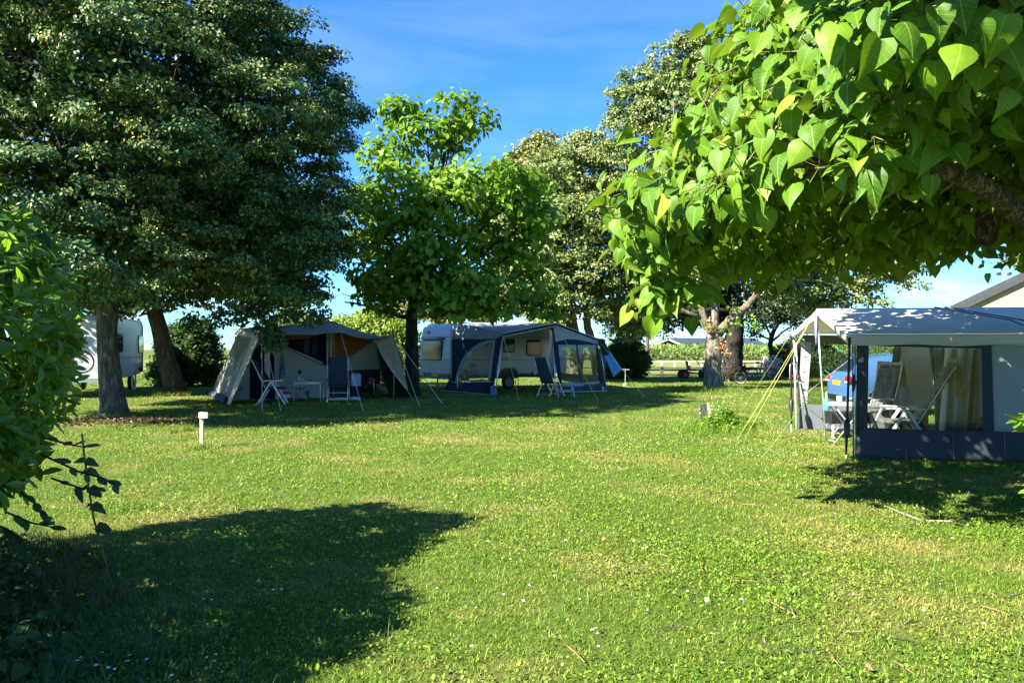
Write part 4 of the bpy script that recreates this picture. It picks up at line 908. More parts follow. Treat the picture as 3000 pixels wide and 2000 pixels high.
# --- rank weeds and long grass under the hedge, bottom left
M_WEED = blade_mat('weed_blade', [(0, (0.03, 0.065, 0.02)), (0.7, (0.06, 0.11, 0.03)), (1, (0.14, 0.16, 0.06))], (0.1, 0.12, 0.04))
wp = []
for _ in range(1500):
    y = random.uniform(3.5, 6.4); e = -.69 * y; x = e - .5 + abs(random.gauss(0, .75)); wp.append((x, y, 0))
wp = np.array(wp)
blade_mesh('long_grass', [blades(wp, 6, .17, .006, .05, .45)], [M_WEED])
n = 2600; y = RNG.uniform(3.5, 6.3, n); x = -.69 * y - .4 + np.abs(RNG.normal(0, .5, n)); z = RNG.uniform(.02, .26, n) * np.clip(1.2 - (x + .69 * y + .4), .15, 1)
tag(leaves('undergrowth', np.stack([x, y, z], 1), RNG.normal(0, .4, (n, 3)) + np.array([0, -.1, 1]), RNG.normal(size=(n, 3)) * np.array([1, 1, .3]), RNG.uniform(.025, .085, n), T_CATM, LM_LAUD), kind='stuff')
# --- weed clump round the stump post
wc = G(2125, 1256); WC = thing('weed_clump', 'wild clump of green weeds with tiny white flowers around the short stake', 'weeds', wc)
n = 1700; a = RNG.uniform(0, 2 * PI, n); q = np.abs(RNG.normal(0, .34, n)); 
pos = np.stack([wc.x + q * np.cos(a) * 1.25, wc.y + q * np.sin(a) * .7, RNG.random(n) * np.clip(.42 - q * .5, .04, 1)], 1)
leaves('foliage', pos, RNG.normal(0, .45, (n, 3)) + np.array([0, -.2, 1]), RNG.normal(size=(n, 3)) * np.array([1, 1, .6]) + np.array([0, 0, .4]), RNG.uniform(.04, .10, n), [tmpl_outline(CATM, 1, .3, .3), *T_SLIM], LM_CAT2, WC)
b = MB()
for _ in range(46): 
    x = wc.x + random.gauss(-.1, .3); y = wc.y + random.gauss(0, .2); h = random.uniform(.3, .78); b.tube([(x, y, 0), (x + random.uniform(-.06, .06), y, h * .6), (x + random.uniform(-.12, .12), y, h)], .003, 4)
b.build('stem', LM_CAT2, WC)
b = MB(); 
for _ in range(30):
    x = wc.x + random.gauss(-.16, .26); y = wc.y + random.gauss(-.05, .15); b.ico((x, y, random.uniform(.3, .72)), random.uniform(.006, .012), 1)
b.build('flower_head', M_WHITE_FLOWER, WC)
# ================================================================ shared camping kit
M_CANVAS = plain('cream_canvas', (0.42, 0.39, 0.31), 0.9, 0.08, 2.5, 0.12, 90, trans=0.12, spec=.1)
M_CANVASG = plain('grey_green_canvas', (0.21, 0.21, 0.18), 0.9, 0.10, 2.0, 0.15, 60, trans=0.06, spec=.1)
M_ROOFC = plain('weathered_roof_canvas', (0.36, 0.36, 0.32), 0.9, 0.08, 2.5, 0.12, 80, trans=0.1, spec=.1)
M_RUST = plain('rust_canvas', (0.30, 0.10, 0.045), 0.9, 0.08, 3, 0.1, 80, trans=0.12, spec=.1)
M_BLACKC = plain('black_net_and_shade', (0.012, 0.013, 0.015), 0.95, 0.2, 8, spec=.1)  # black net; also laid flat where openings show only shade
M_NAVY = plain('navy_cloth', (0.016, 0.030, 0.052), 0.85, 0.15, 3, 0.1, 70, trans=0.03, spec=.15)
M_SLATEC = plain('slate_blue_cloth', (0.05, 0.065, 0.085), 0.85, 0.1, 3, 0.1, 70, trans=0.04, spec=.15)
M_GREYC = plain('light_grey_cloth', (0.34, 0.36, 0.36), 0.85, 0.06, 2.5, 0.1, 70, trans=0.12, spec=.15)
M_AWNROOF = plain('blue_grey_awning_cloth', (0.27, 0.30, 0.32), 0.8, 0.06, 2.0, 0.12, 40, trans=0.12, spec=.2)
M_WPIPE = plain('white_piping', (0.62, 0.63, 0.62), 0.6, 0.05)
M_ALU = plain('aluminium_tube', (0.62, 0.64, 0.66), 0.32, 0.06, 8, metal=0.75)
M_WHITE = plain('white_plastic', (0.55, 0.56, 0.57), 0.35, 0.04, 5)
M_ORANGE = plain('orange_pole', (0.40, 0.15, 0.045), 0.55, 0.12, 10)
M_ROPE = plain('pale_rope', (0.55, 0.53, 0.47), 0.8, 0.08, 20)
M_LIME = plain('lime_guy_rope', (0.36, 0.62, 0.05), 0.6, 0.05, 20)
M_YELLOW = plain('yellow_guy_rope', (0.55, 0.55, 0.15), 0.6, 0.05, 20)
M_BLACK = plain('black_plastic', (0.015, 0.015, 0.017), 0.45, 0.1, 8)
M_RUBBER = plain('tyre_rubber', (0.018, 0.018, 0.019), 0.85, 0.15, 20, 0.3, 80)
M_CHAIRB = plain('dark_blue_chair_fabric', (0.018, 0.033, 0.058), 0.8, 0.12, 6, 0.15, 60)
M_CHAIRG = plain('grey_padded_fabric', (0.035, 0.055, 0.08), 0.75, 0.1, 6, 0.2, 50)
M_BEIGE = plain('beige_cover_fabric', (0.36, 0.31, 0.24), 0.9, 0.12, 6, 0.2, 50)
M_STRIPE = plain('grey_striped_fabric', (0.12, 0.125, 0.115), 0.9, 0.4, 2.0, 0.1, stretch=(6, 14, 1))
M_GREYT = plain('grey_table_top', (0.42, 0.43, 0.44), 0.5, 0.08, 8)
M_BLUEP = plain('blue_plastic', (0.015, 0.11, 0.45), 0.4, 0.08, 5)
M_REDP = plain('red_plastic', (0.42, 0.03, 0.025), 0.4, 0.08, 5)
M_TURQ = plain('turquoise_plastic', (0.06, 0.55, 0.56), 0.4, 0.05, 5)
M_GLASSD = plain('dark_window_acrylic', (0.02, 0.026, 0.028), 0.08, 0.1, 2, spec=.6)
M_SEAL = plain('black_window_seal', (0.02, 0.02, 0.022), 0.5, 0.1)
M_FILM = film('clear_window_film', (0.80, 0.82, 0.81), 0.05, .04, .3)
M_FILMD = film('dark_tinted_film', (0.42, 0.44, 0.43), 0.10)
M_RIM = plain('steel_rim', (0.28, 0.29, 0.30), 0.35, 0.1, 8, metal=.6)

def wrinkle(n, amp, seed=0, fx=3.0, fy=1.0):
    def fn(u, v):
        a = math.sin(u * fx * 6.28 + seed) * .5 + math.sin(u * fx * 2.3 * 6.28 + v * fy * 4 + seed * 2) * .3 + math.sin(v * fy * 6.28 * 1.7 + u * 3 + seed * 3) * .3
        e = min(1, 6 * u * (1 - u) + .15) * min(1, 5 * v * (1 - v) + .1)
        return Vector(n) * (amp * a * e)
    return fn
def chair(name, label, loc, rz, fabric, frame, recline=.35, seat_h=.45, back=.82, wd=.5, flat=False, cover=None, group='folding camp chairs'):
    """folding recliner, facing local +X"""
    t = thing(name, label, 'camp chair', loc, rz, group); s = wd / 2
    b = MB(); b.box((.05, 0, seat_h), (.50, wd - .06, .05)); b.box((.30, 0, seat_h - .012), (.04, wd - .05, .06)); b.build('seat', fabric, t, local=True, bevel=.02)
    a = math.tan(recline); p0 = Vector((-.2, 0, seat_h + .03)); p1 = p0 + Vector((-a * back, 0, back))
    b = MB(); b.sheet(p0 + Vector((0, -s + .03, 0)), p0 + Vector((0, s - .03, 0)), p1 + Vector((0, s - .04, 0)), p1 + Vector((0, -s + .04, 0)), 6, 14, lambda u, v: (-.02 * math.sin(PI * u) + .012 * math.sin(v * 40), 0, 0))
    b.build('backrest', fabric, t, local=True, smooth=True, solid=.055)
    b = MB(); q = p0.lerp(p1, .84) + Vector((.045, 0, 0)); b.box(q, (.07, wd - .12, .16), M=Matrix.Rotation(-recline, 3, 'Y')); b.build('head_pillow', fabric, t, local=True, bevel=.03)
    for sy in (-1, 1):
        y = sy * s
        b = MB(); b.tube([p0 + Vector((.02, y, -.06)), p1 + Vector((0, y, .01))], .013, 7); b.build('back_tube', frame, t, local=True, smooth=True)
        w_ = .045 if flat else .024
        b = MB(); b.bar((-.03, y, seat_h + .19), (.36, y, 0), w_, .022 if flat else .024, up=(0, 1, 0)); b.build('leg', frame, t, local=True)
        b = MB(); b.bar((-.05, y * .97, seat_h + .19), (-.42, y * .97, 0), w_, .022 if flat else .024, up=(0, 1, 0)); b.build('leg', frame, t, local=True)
        b = MB(); b.bar((-.30, y * 1.05, seat_h + .21), (.26, y * 1.05, seat_h + .215), .045, .028); b.build('armrest', frame if flat else M_BLACK, t, local=True, bevel=.008)
    for x, z in ((.30, .07), (-.36, .07), (.17, .24)):
        b = MB(); b.bar((x, -s, z), (x, s, z), .02, .028 if z < .1 else .02); b.build('crossbar', frame, t, local=True)
    if cover:
        b = MB()
        def f(u, v): return (-.05 * math.sin(PI * u) - .03 * v * math.sin(u * 9), 0, .02 * math.sin(u * 7 + 1) * (1 - v))
        b.sheet(p1 + Vector((.09, -s - .02, -.34)), p1 + Vector((.09, s + .02, -.30)), p1 + Vector((.03, s + .03, .05)), p1 + Vector((.03, -s - .03, .05)), 8, 6, f)
        b.sheet(p1 + Vector((.03, -s - .03, .05)), p1 + Vector((.03, s + .03, .05)), p1 + Vector((-.12, s + .05, -.36)), p1 + Vector((-.10, -s - .05, -.55)), 8, 6, f)
        b.build('towel_cover', cover, t, local=True, smooth=True, solid=.008)
    return t
def table(name, label, loc, rz, L, Wd, H, top, frame, crossed=False, thick=.028, leg_r=.013):
    t = thing(name, label, 'table', loc, rz)
    b = MB(); b.box((0, 0, H - thick / 2), (L, Wd, thick)); b.build('table_top', top, t, local=True, bevel=.008)
    if not crossed:
        for sx in (-1, 1):
            for sy in (-1, 1):
                b = MB(); b.tube([(sx * (L / 2 - .09), sy * (Wd / 2 - .04), H - thick), (sx * (L / 2 - .045), sy * (Wd / 2 - .04), H - thick - .05), (sx * (L / 2 - .03), sy * (Wd / 2 - .04), 0)], leg_r, 8); b.build('leg', frame, t, local=True, smooth=True)
        b = MB(); b.box((0, Wd / 2 - .03, H - thick - .03), (L - .1, .02, .04)); b.box((0, -Wd / 2 + .03, H - thick - .03), (L - .1, .02, .04)); b.build('apron', frame, t, local=True)
    else:
        for sy in (-1, 1):
            for sx in (-1, 1):
                b = MB(); b.tube([(sx * L * .42, sy * (Wd / 2 - .05) + sx * .012, 0), (-sx * L * .36, sy * (Wd / 2 - .05) + sx * .012, H - thick)], leg_r, 8); b.build('leg', frame, t, local=True, smooth=True)
        b = MB(); b.bar((-L * .38, -Wd / 2 + .05, .06), (-L * .38, Wd / 2 - .05, .06), .02, .02); b.bar((L * .38, -Wd / 2 + .05, .06), (L * .38, Wd / 2 - .05, .06), .02, .02); b.build('crossbar', frame, t, local=True)
    return t
def stool(label, loc, rz, H=.42, L=.36):
    t = thing('folding_stool', label, 'stool', loc, rz)
    b = MB(); b.sheet((-L / 2, -.16, H), (L / 2, -.16, H), (L / 2, .16, H), (-L / 2, .16, H), 6, 2, lambda u, v: (0, 0, -.05 * math.sin(PI * u))); b.build('seat', M_CHAIRB, t, local=True, solid=.01)
    for sy in (-1, 1):
        for sx in (-1, 1):
            b = MB(); b.tube([(sx * L * .5, sy * .15 + sx * .01, 0), (-sx * L * .5, sy * .15 + sx * .01, H)], .009, 6); b.build('leg', M_ALU, t, local=True, smooth=True)
    return t
def rope(parent, a, b, mat, r=.006, sag=.0, peg=True, name='guy_rope'):
    a, b = Vector(a), Vector(b); m = MB(); m.tube([a.lerp(b, i / 6) + Vector((0, 0, -sag * math.sin(PI * i / 6))) for i in range(7)], r, 6); m.build(name, mat, parent, smooth=True)
    if peg:
        d = (b - a).normalized(); m = MB(); m.tube([b + Vector((0, 0, .05)) - d * .02, b + d * .08 + Vector((0, 0, -.08))], .005, 6); m.build('peg', M_ALU, parent)
def vpoly(parent, name, pts, A, d, mat, off=0.0, th=.004):
    """flat cloth piece on the vertical plane through A along d, outline read off the photo; off = distance towards the viewer"""
    nrm = Vector((d[1], -d[0], 0)).normalized()
    b = MB(); b.slab([PL(x, y, A, d) + nrm * off for x, y in pts], th); return b.build(name, mat, parent)

# ================================================================ canvas trailer tent
O = Vector((-7.26, 22.4, 0)); U = Vector((.893, .45, 0)).normalized(); VV = Vector((-U.y, U.x, 0))
TT = thing('canvas_tent', 'cream and grey canvas folding trailer tent with orange poles and rust inner panel', 'tent', O)
fl_ = W(766, 974, 22.6); fm_ = W(996, 972, 24.0); fr_ = W(1154, 980, 24.3)
rl_ = W(700, 962, 25.6); rp_ = W(974, 940, 26.0); rr_ = W(1118, 985, 26.6)
def sagf(a): return lambda u, v: (0, 0, -a * math.sin(PI * u) * (.4 + .6 * (1 - v)) - a * .7 * math.sin(PI * v) + .012 * math.sin(u * 17 + v * 5))
b = MB(); b.sheet(fl_, fm_, rp_, rl_, 16, 10, sagf(.07)); b.sheet(fm_, fr_, rr_, rp_, 12, 10, sagf(.16)); b.build('roof', M_ROOFC, TT, smooth=True, solid=.005)
bl_, bp_, br_ = W(690, 1000, 28.6), W(960, 985, 28.8), W(1100, 1005, 28.6)
b = MB(); b.sheet(rl_ + Vector((0, 0, -.004)), rp_ + Vector((0, 0, -.004)), bp_, bl_, 10, 6, sagf(.05)); b.sheet(rp_ + Vector((0, 0, -.004)), rr_ + Vector((0, 0, -.004)), br_, bp_, 8, 6, sagf(.05)); b.build('back_roof', M_ROOFC, TT, smooth=True, solid=.005)
b = MB(); b.sheet(bl_, br_, br_.xy.to_3d() + Vector((.1, .6, 0)), bl_.xy.to_3d() + Vector((-.1, .6, 0)), 8, 6); b.build('back_wall', M_CANVAS, TT, smooth=True, solid=.005)
# left side wall: falls outward to the pegs, creased
w0, w1 = G(672, 1187), G(617, 1155)
nl = Vector((-.9, -.3, .2))
fa_, w0b = fl_.lerp(rl_, .30), w0.lerp(w1, .12)
b = MB(); b.sheet(w0b, w1, rl_ + Vector((0, .1, 0)), fa_, 22, 12, wrinkle(nl, .10, 1, 2.2, .8)); b.build('side_wall', M_CANVASG, TT, smooth=True, solid=.005)
b = MB(); b.sheet(w0 + Vector((.02, 0, 0)), w0b, fa_, fl_, 6, 10, wrinkle(nl, .03, 2)); b.build('front_flap', M_CANVAS, TT, smooth=True, solid=.005)
b = MB(); b.sheet(fl_ + Vector((-.05, .0, -.02)), rl_ + Vector((-.06, .1, -.02)), rl_ + Vector((-.20, .1, -.2)), fl_ + Vector((-.14, 0, -.16)), 8, 3); b.build('side_valance', M_CANVAS, TT, smooth=True, solid=.004)
b = MB(); b.sheet(w1 + Vector((-.1, 0, .16)), w1, w1 + Vector((-.15, -.1, .01)), w1 + Vector((-.2, 0, .1)), 2, 2); b.sheet(w0b + Vector((-.02, 0, .2)), w1 + Vector((0, 0, .2)), w1 + Vector((-.12, -.04, .01)), w0b + Vector((-.10, -.04, .01)), 12, 3, wrinkle(nl, .05, 4)); b.build('mud_flap', M_SLATEC, TT, smooth=True, solid=.004)
# inner cabin front
A1 = O + VV * 2.0
vpoly(TT, 'inner_wall', [(688, 985), (803, 1001), (943, 1069), (964, 1076), (966, 1168), (684, 1172)], A1, U, M_CANVAS)
vpoly(TT, 'door_shade', [(732, 1169), (732, 1070), (745, 1025), (768, 998), (790, 1010), (803, 1045), (806, 1168)], A1, U, M_BLACKC, .012)  # flat black sheet standing for the shade inside the doorway
b = MB(); b.tube([PL(803, 1002, A1, U) + Vector((.01, -.02, 0)), PL(944, 1069, A1, U) + Vector((.01, -.02, 0))], .012, 6); b.build('piping', M_BLACK, TT)
vpoly(TT, 'wall_band', [(772, 992), (800, 998), (944, 1060), (944, 1068), (803, 1002)], A1, U, M_CANVAS, .02)
vpoly(TT, 'upper_shade', [(770, 985), (977, 972), (977, 1070), (944, 1067), (803, 1000)], A1 + VV * .12, U, M_BLACKC)  # flat black sheet standing for the shaded cabin interior
for pts, m_ in (([(893, 988), (909, 987), (904, 1040), (889, 1036)], M_SLATEC), ([(917, 984), (931, 983), (928, 1040), (914, 1038)], M_NAVY)):
    vpoly(TT, 'inner_curtain', pts, A1 + VV * .06, U, m_)
vpoly(TT, 'rust_valance', [(826, 977), (962, 972), (905, 991), (842, 995)], A1, U, M_RUST, .04)
vpoly(TT, 'rolled_flap', [(955, 974), (963, 974), (961, 1054), (955, 1052)], A1, U, M_CANVAS, .05, .03); vpoly(TT, 'rolled_flap', [(965, 974), (973, 974), (972, 1055), (964, 1054)], A1, U, M_CANVAS, .05, .03)
vpoly(TT, 'rust_panel', [(977, 972), (1030, 984), (1087, 1001), (994, 1065), (978, 1060)], A1, U, M_RUST, .03)
b = MB(); q = [PL(x, y, A1, U) + Vector((.02, -.05, 0)) for x, y in ((994, 1085), (1114, 1081), (1102, 999), (994, 1064))]; b.sheet(*q, 14, 8, wrinkle((.2, -1, 0), .025, 3, 2.5)); b.build('cabin_front', M_CANVAS, TT, smooth=True, solid=.005)
b = MB(); q = [PL(994, 1081, A1, U), PL(1114, 1079, A1, U)]; q2 = [p + VV * 1.9 for p in q[::-1]]
zt, zb = q[0].z, .42
b.slab([Vector((p.x, p.y, (zt + zb) / 2)) for p in (q + q2)], zt - zb); b.build('trailer_box', plain('dark_trailer_box', (.022, .024, .026), .7, .2), TT)
wc_ = PL(1099, 1146, A1, U); wc_.z = .30
Mu = Matrix((U, VV, Vector((0, 0, 1)))).transposed()
b = MB(); b.torus(wc_ + VV * .35, .22, .085, 'X', 24, 8, M=Mu); t_ = b.build('wheel', M_RUBBER, TT, smooth=True)
b = MB(); b.lathe([(.0, -.03), (.15, -.03), (.17, .03), (.0, .03)], wc_ + VV * .35, 16, M=Mu @ Matrix.Rotation(PI / 2, 3, 'Y')); b.build('rim', M_RIM, t_)
b = MB(); q = PL(1083, 1100, A1, U) - VV * .5; q.z = .02; b.tube([q + Vector((0, 0, .04)), q + Vector((0, 0, .62))], .024, 8); b.tube([q + Vector((-.02, 0, .6)), q + Vector((-.16, 0, .6))], .01, 6); b.build('jockey_post', M_ALU, TT, smooth=True)
b = MB(); b.torus(q + Vector((0, 0, .07)), .05, .02, 'Y', 14, 6); b.build('jockey_wheel', M_RUBBER, TT)
h0 = PL(1000, 1150, A1, U); h1 = q.copy(); b = MB(); h0.z = .42; h1.z = .42; b.bar(h0 + VV * .1, h1 + U * .05, .08, .08); b.bar(h0 + VV * .1 + Vector((.8, .4, 0)), h1 + U * .05, .06, .07); b.build('drawbar', M_BLACK, TT)
b = MB(); b.box(h1 + Vector((-.12, .02, .08)), (.18, .14, .14), rz=.4); b.build('coupling', M_REDP, TT, bevel=.03)
# right hand drape and its dark inner side
A2 = Vector((-3.85, 24.7, 0))
vpoly(TT, 'net_wall', [(1103, 1002), (1122, 1010), (1160, 1100), (1203, 1164), (1142, 1162), (1118, 1095)], A2 + VV * .25, U, M_BLACKC)
b = MB(); q = [PL(1199, 1153, A2, U), PL(1146, 1086, A2, U), PL(1101, 997, A2, U) + VV * .4, fr_ + Vector((0, .01, -.01))]; b.sheet(*q, 8, 12, wrinkle((.3, -1, 0), .03, 5, 1.5)); b.build('front_drape', M_CANVAS, TT, smooth=True, solid=.005)
b = MB(); b.sheet(fr_, rr_, G(1180, 1150), PL(1199, 1155, A2, U), 6, 10); b.build('right_wall', M_CANVAS, TT, smooth=True, solid=.005)
for a, g in ((fl_, G(770, 1186)), (fm_ + Vector((-.2, .02, 0)), G(978, 1173)), (fr_, G(1153, 1172))):
    g2 = Vector((a.x, a.y, 0)).lerp(g, .6); b = MB(); b.tube([a + Vector((0, 0, .03)), g2], .017, 8); p_ = b.build('pole', M_ORANGE, TT, smooth=True)
    b = MB(); b.tube([a.lerp(g2, .55), a.lerp(g2, .57)], .024, 8); b.build('clamp', M_ALU, p_)
for a, g in ((fl_ + Vector((.02, -.02, -.3)), G(768, 1203)), (fl_ + Vector((.1, -.02, -.2)), G(823, 1203)), (fm_ + Vector((.02, -.03, 0)), G(1064, 1203)), (fr_, G(1228, 1188)), (fr_ + Vector((.02, 0, -.05)), G(1296, 1182)), (PL(1198, 1150, A2, U), G(1209, 1172))):
    rope(TT, a, g, M_ROPE, .0065)
# things in and before the tent
q = G(793, 1183); chair('camp_chair', 'dark blue recliner with broad flat white legs at the left tent pole', (q.x + .05, 22.55, 0), .12, M_CHAIRB, M_WHITE, .45, .46, .8, .52, flat=True)
q = G(985, 1176); chair('camp_chair', 'dark blue high back recliner seen from behind between table and water canister', (q.x, 23.75, 0), PI / 2 + .12, M_CHAIRB, M_WHITE, .12, .46, .86, .62)
q = G(905, 1172); table('camp_table', 'white framed camping table in front of the canvas tent', (W(905, 1100, 23.5).x, 23.5, 0), .05, .86, .55, .62, M_GREYT, M_WHITE)
tq = Vector((W(905, 1100, 23.5).x, 23.5, .622))
for dx, dy, r, h, lb, nm, m_ in ((-.33, .1, .04, .15, 'small clear jar at the left end of the white framed camping table', 'jar', M_WHITE), (-.2, -.05, .05, .09, 'squat pale tub near the jar on the camping table', 'tub', M_GREYC)):
    b = MB(); b.lathe([(r * .85, 0), (r, .01), (r, h * .8), (r * .7, h), (0, h)], tq + Vector((dx, dy, 0)), 14); tag(b.build(nm, m_, smooth=True), lb, nm)
b = MB(); b.box(tq + Vector((0.02, .0, .02)), (.2, .05, .03), rz=-.3); tag(b.build('knife_case', M_BLACK, bevel=.008), 'dark narrow case lying on the camping table', 'case')
q = G(839, 1173); t = thing('bucket', 'small white bucket with a red lid in the tent', 'bucket', q)
b = MB(); b.lathe([(.095, 0), (.10, .01), (.12, .22), (.0, .22)], q, 20); b.build('tub', M_WHITE, t, smooth=True)
b = MB(); b.lathe([(.126, .215), (.128, .25), (.11, .262), (0, .262)], q, 20); b.build('lid', M_REDP, t, smooth=True)
q = G(849, 1175); b = MB(); b.lathe([(.10, 0), (.16, .02), (.17, .07), (.14, .10), (.02, .1)], q, 18); tag(b.build('basin', M_CHAIRG, smooth=True), 'dark blue grey basin beside the red lidded bucket', 'basin')
q = G(902, 1168); b = MB(); b.lathe([(.04, 0), (.042, .02), (.042, .19), (.015, .24), (.014, .31), (0, .31)], q, 14); tag(b.build('bottle', plain('dark_bottle_glass', (.01, .02, .014), .12, spec=.6), smooth=True), 'dark wine bottle standing under the camping table', 'bottle')
stool('folding stool with crossed legs behind the left tent flap', G(706, 1172), .2); stool('folding stool with crossed legs standing under the camping table', (W(880, 1100, 24.3).x, 24.3, 0), .1, .4, .5)
q = PL(1042, 1131, A1 - VV * .45, U); t = thing('water_canister', 'white square water canister with a handle hole beside the chair', 'canister', q)
def prism(pr, th): 
    b = MB(); b.slab([q + U * x + Vector((0, 0, z)) for x, z in pr], th); return b
b = prism([(-.16, 0), (.16, 0), (.165, .34), (.12, .40), (.05, .425), (-.05, .425), (-.12, .40), (-.165, .34)], .17); b.build('body', plain('milky_plastic', (.52, .58, .64), .35, .05, trans=.1), t, bevel=.02)
b = MB(); b.box(q + Vector((.005, -.085, .38)), (.09, .02, .03), rz=.4); b.build('handle_hole_shade', M_BLACK, t, bevel=.005)  # black block standing for the shade in the handle hole
b = MB(); b.box((q.x, q.y, q.z / 2 - .004), (.30, .26, q.z - .012), rz=.45); tag(b.build('storage_box', M_NAVY, bevel=.02), 'dark box standing under the white water canister', 'box')
q = G(988, 1164); b = MB(); b.box(q + Vector((0, .2, .15)), (.5, .3, .3), rz=.4); tag(b.build('crate', M_CHAIRG, bevel=.02), 'blue grey crate low behind the dark blue high back chair', 'crate')
q = G(1040, 1172); b = MB(); b.ico(q + Vector((0, 0, .05)), (.18, .1, .06), 3, noise=.12); tag(b.build('crumpled_cloth', M_WHITE, smooth=True), 'crumpled white cloth lying on the grass by the trailer tongue', 'cloth')
b = MB(); a = W(776, 1008, 22.5); b.sheet(a, a + Vector((.13, .02, -.05)), W(792, 1112, 22.5), W(774, 1085, 22.5), 8, 10, wrinkle((0, -1, 0), .05, 2, 2)); tag(b.build('towel', plain('pink_towel', (.42, .33, .32), .95, .08, 8, .2), smooth=True, solid=.01), 'pale pink towel hanging at the left tent pole', 'towel')
b = MB(); n_ = Vector((U.y, -U.x, 0)) * .05; q = [PL(x, y, A1, U) + n_ for x, y in ((817, 1113), (830, 1118), (829, 1034), (826, 1034))]; q[1] = PL(836, 1095, A1, U) + n_; b.sheet(*q, 6, 10, wrinkle(n_.normalized(), .03, 4, 1.5)); tag(b.build('towel', plain('checked_blue_towel', (.13, .16, .22), .95, .5, 14), smooth=True, solid=.01), 'grey blue towel hung on the cream inner tent wall', 'towel')
b = MB(); q = PL(878, 1088, A1, U) + n_ * .5; b.lathe([(0, 0), (.05, .02), (.055, .06), (.01, .15), (0, .16)], q + Vector((0, 0, -.08)), 10); tag(b.build('pouch', M_BLACK, smooth=True), 'small dark teardrop lantern hung on the cream tent wall', 'pouch')  # small dark hanging thing taken for a pouch, no lamp
# pitch marker
q = G(591, 1309); t = thing('pitch_marker', 'pale wooden pitch marker post with a short cross block on the open lawn', 'marker post', q, .1)
b = MB(); b.box((0, 0, .27), (.055, .045, .60)); b.build('post', plain('pale_marker_wood', (.52, .44, .32), .8, .15, 9, .2), t, local=True, bevel=.005)
b = MB(); b.box((.035, -.036, .52), (.145, .025, .095)); b.build('number_block', plain('white_marker_wood', (.6, .55, .45), .8, .12, 9), t, local=True, bevel=.004)
# short stake with a grey bracket in the weeds
q = G(2078, 1247); t = thing('wooden_stake', 'short split wooden stake with a grey metal bracket among the weeds', 'stake', q)
b = MB(); b.tube([q, q + Vector((.02, 0, .3)), q + Vector((-.02, 0, .47))], [.045, .04, .03], 7, noise=.12); b.build('shaft', plain('split_wood', (.40, .29, .18), .85, .3, 10, .4), t)
b = MB(); b.box(q + Vector((-.14, .02, .30)), (.15, .08, .32), rz=.2); b.build('bracket', plain('grey_meter_box', (.09, .09, .09), .5, .25, 6), t, bevel=.01)
# ================================================================ caravans
M_CARAVAN = plain('ivory_caravan_panel', (0.55, 0.56, 0.54), 0.35, 0.03, 1.5, 0.05, 120, spec=.4, dirt=(.42, .42, .39))
M_CARAVAND = plain('grey_caravan_skirt', (0.12, 0.125, 0.13), 0.5, 0.08)
M_PLATE = plain('yellow_number_plate', (0.75, 0.38, 0.01), 0.4, 0.05)
M_TAIL = plain('red_lamp', (0.30, 0.012, 0.014), 0.2, 0.1, 8, spec=.6)
M_HANGER = plain('hammered_caravan_panel', (0.60, 0.62, 0.65), 0.3, 0.03, 3, 0.25, 26, spec=.45)
M_INK = plain('dark_lettering', (0.03, 0.02, 0.012), 0.5, 0.05)
M_REDINK = plain('red_lettering', (0.32, 0.03, 0.04), 0.4, 0.05)
def text(name, body, loc, rot, size, mat, parent, local=True):
    cu = bpy.data.curves.new(name, 'FONT'); cu.body = body; cu.size = size; cu.extrude = .0015; cu.align_x = 'CENTER'; cu.align_y = 'CENTER'
    tmp = bpy.data.objects.new(name + '_curve', cu); C.objects.link(tmp); bpy.context.view_layer.update()
    me = bpy.data.meshes.new_from_object(tmp.evaluated_get(bpy.context.evaluated_depsgraph_get())); bpy.data.objects.remove(tmp)
    me.materials.clear(); me.materials.append(mat)
    o = bpy.data.objects.new(name, me); C.objects.link(o); o.location = loc; o.rotation_euler = rot; o.parent = parent; return o
def window(parent, c, wd, ht, nrm, mglass=None, name='window', seal=.035, depth=.025, r=.06):
    """rounded acrylic window with a rubber seal, local coordinates; nrm = '-y' or '-x' or '+x' side"""
    def P3(a, z, d): return {'-y': Vector((c[0] + a, c[1] - d, c[2] + z)), '-x': Vector((c[0] - d, c[1] - a, c[2] + z)), '+x': Vector((c[0] + d, c[1] + a, c[2] + z))}[nrm]
    def rr(w_, h_, rad):
        out = []
        for cx, cz, a0 in ((w_ / 2 - rad, h_ / 2 - rad, 0), (-w_ / 2 + rad, h_ / 2 - rad, 90), (-w_ / 2 + rad, -h_ / 2 + rad, 180), (w_ / 2 - rad, -h_ / 2 + rad, 270)):
            for k in range(4): a = math.radians(a0 + 30 * k); out.append((cx + rad * math.cos(a), cz + rad * math.sin(a)))
        return out
    b = MB(); b.slab([P3(a, z, .0) for a, z in rr(wd + seal * 2, ht + seal * 2, r + seal)], depth); f = b.build(name, M_SEAL, parent, local=True)
    b = MB(); b.slab([P3(a, z, depth * .8) for a, z in rr(wd, ht, r)], depth); b.build('pane', mglass or M_GLASSD, f, local=True, bevel=.006)
    return f
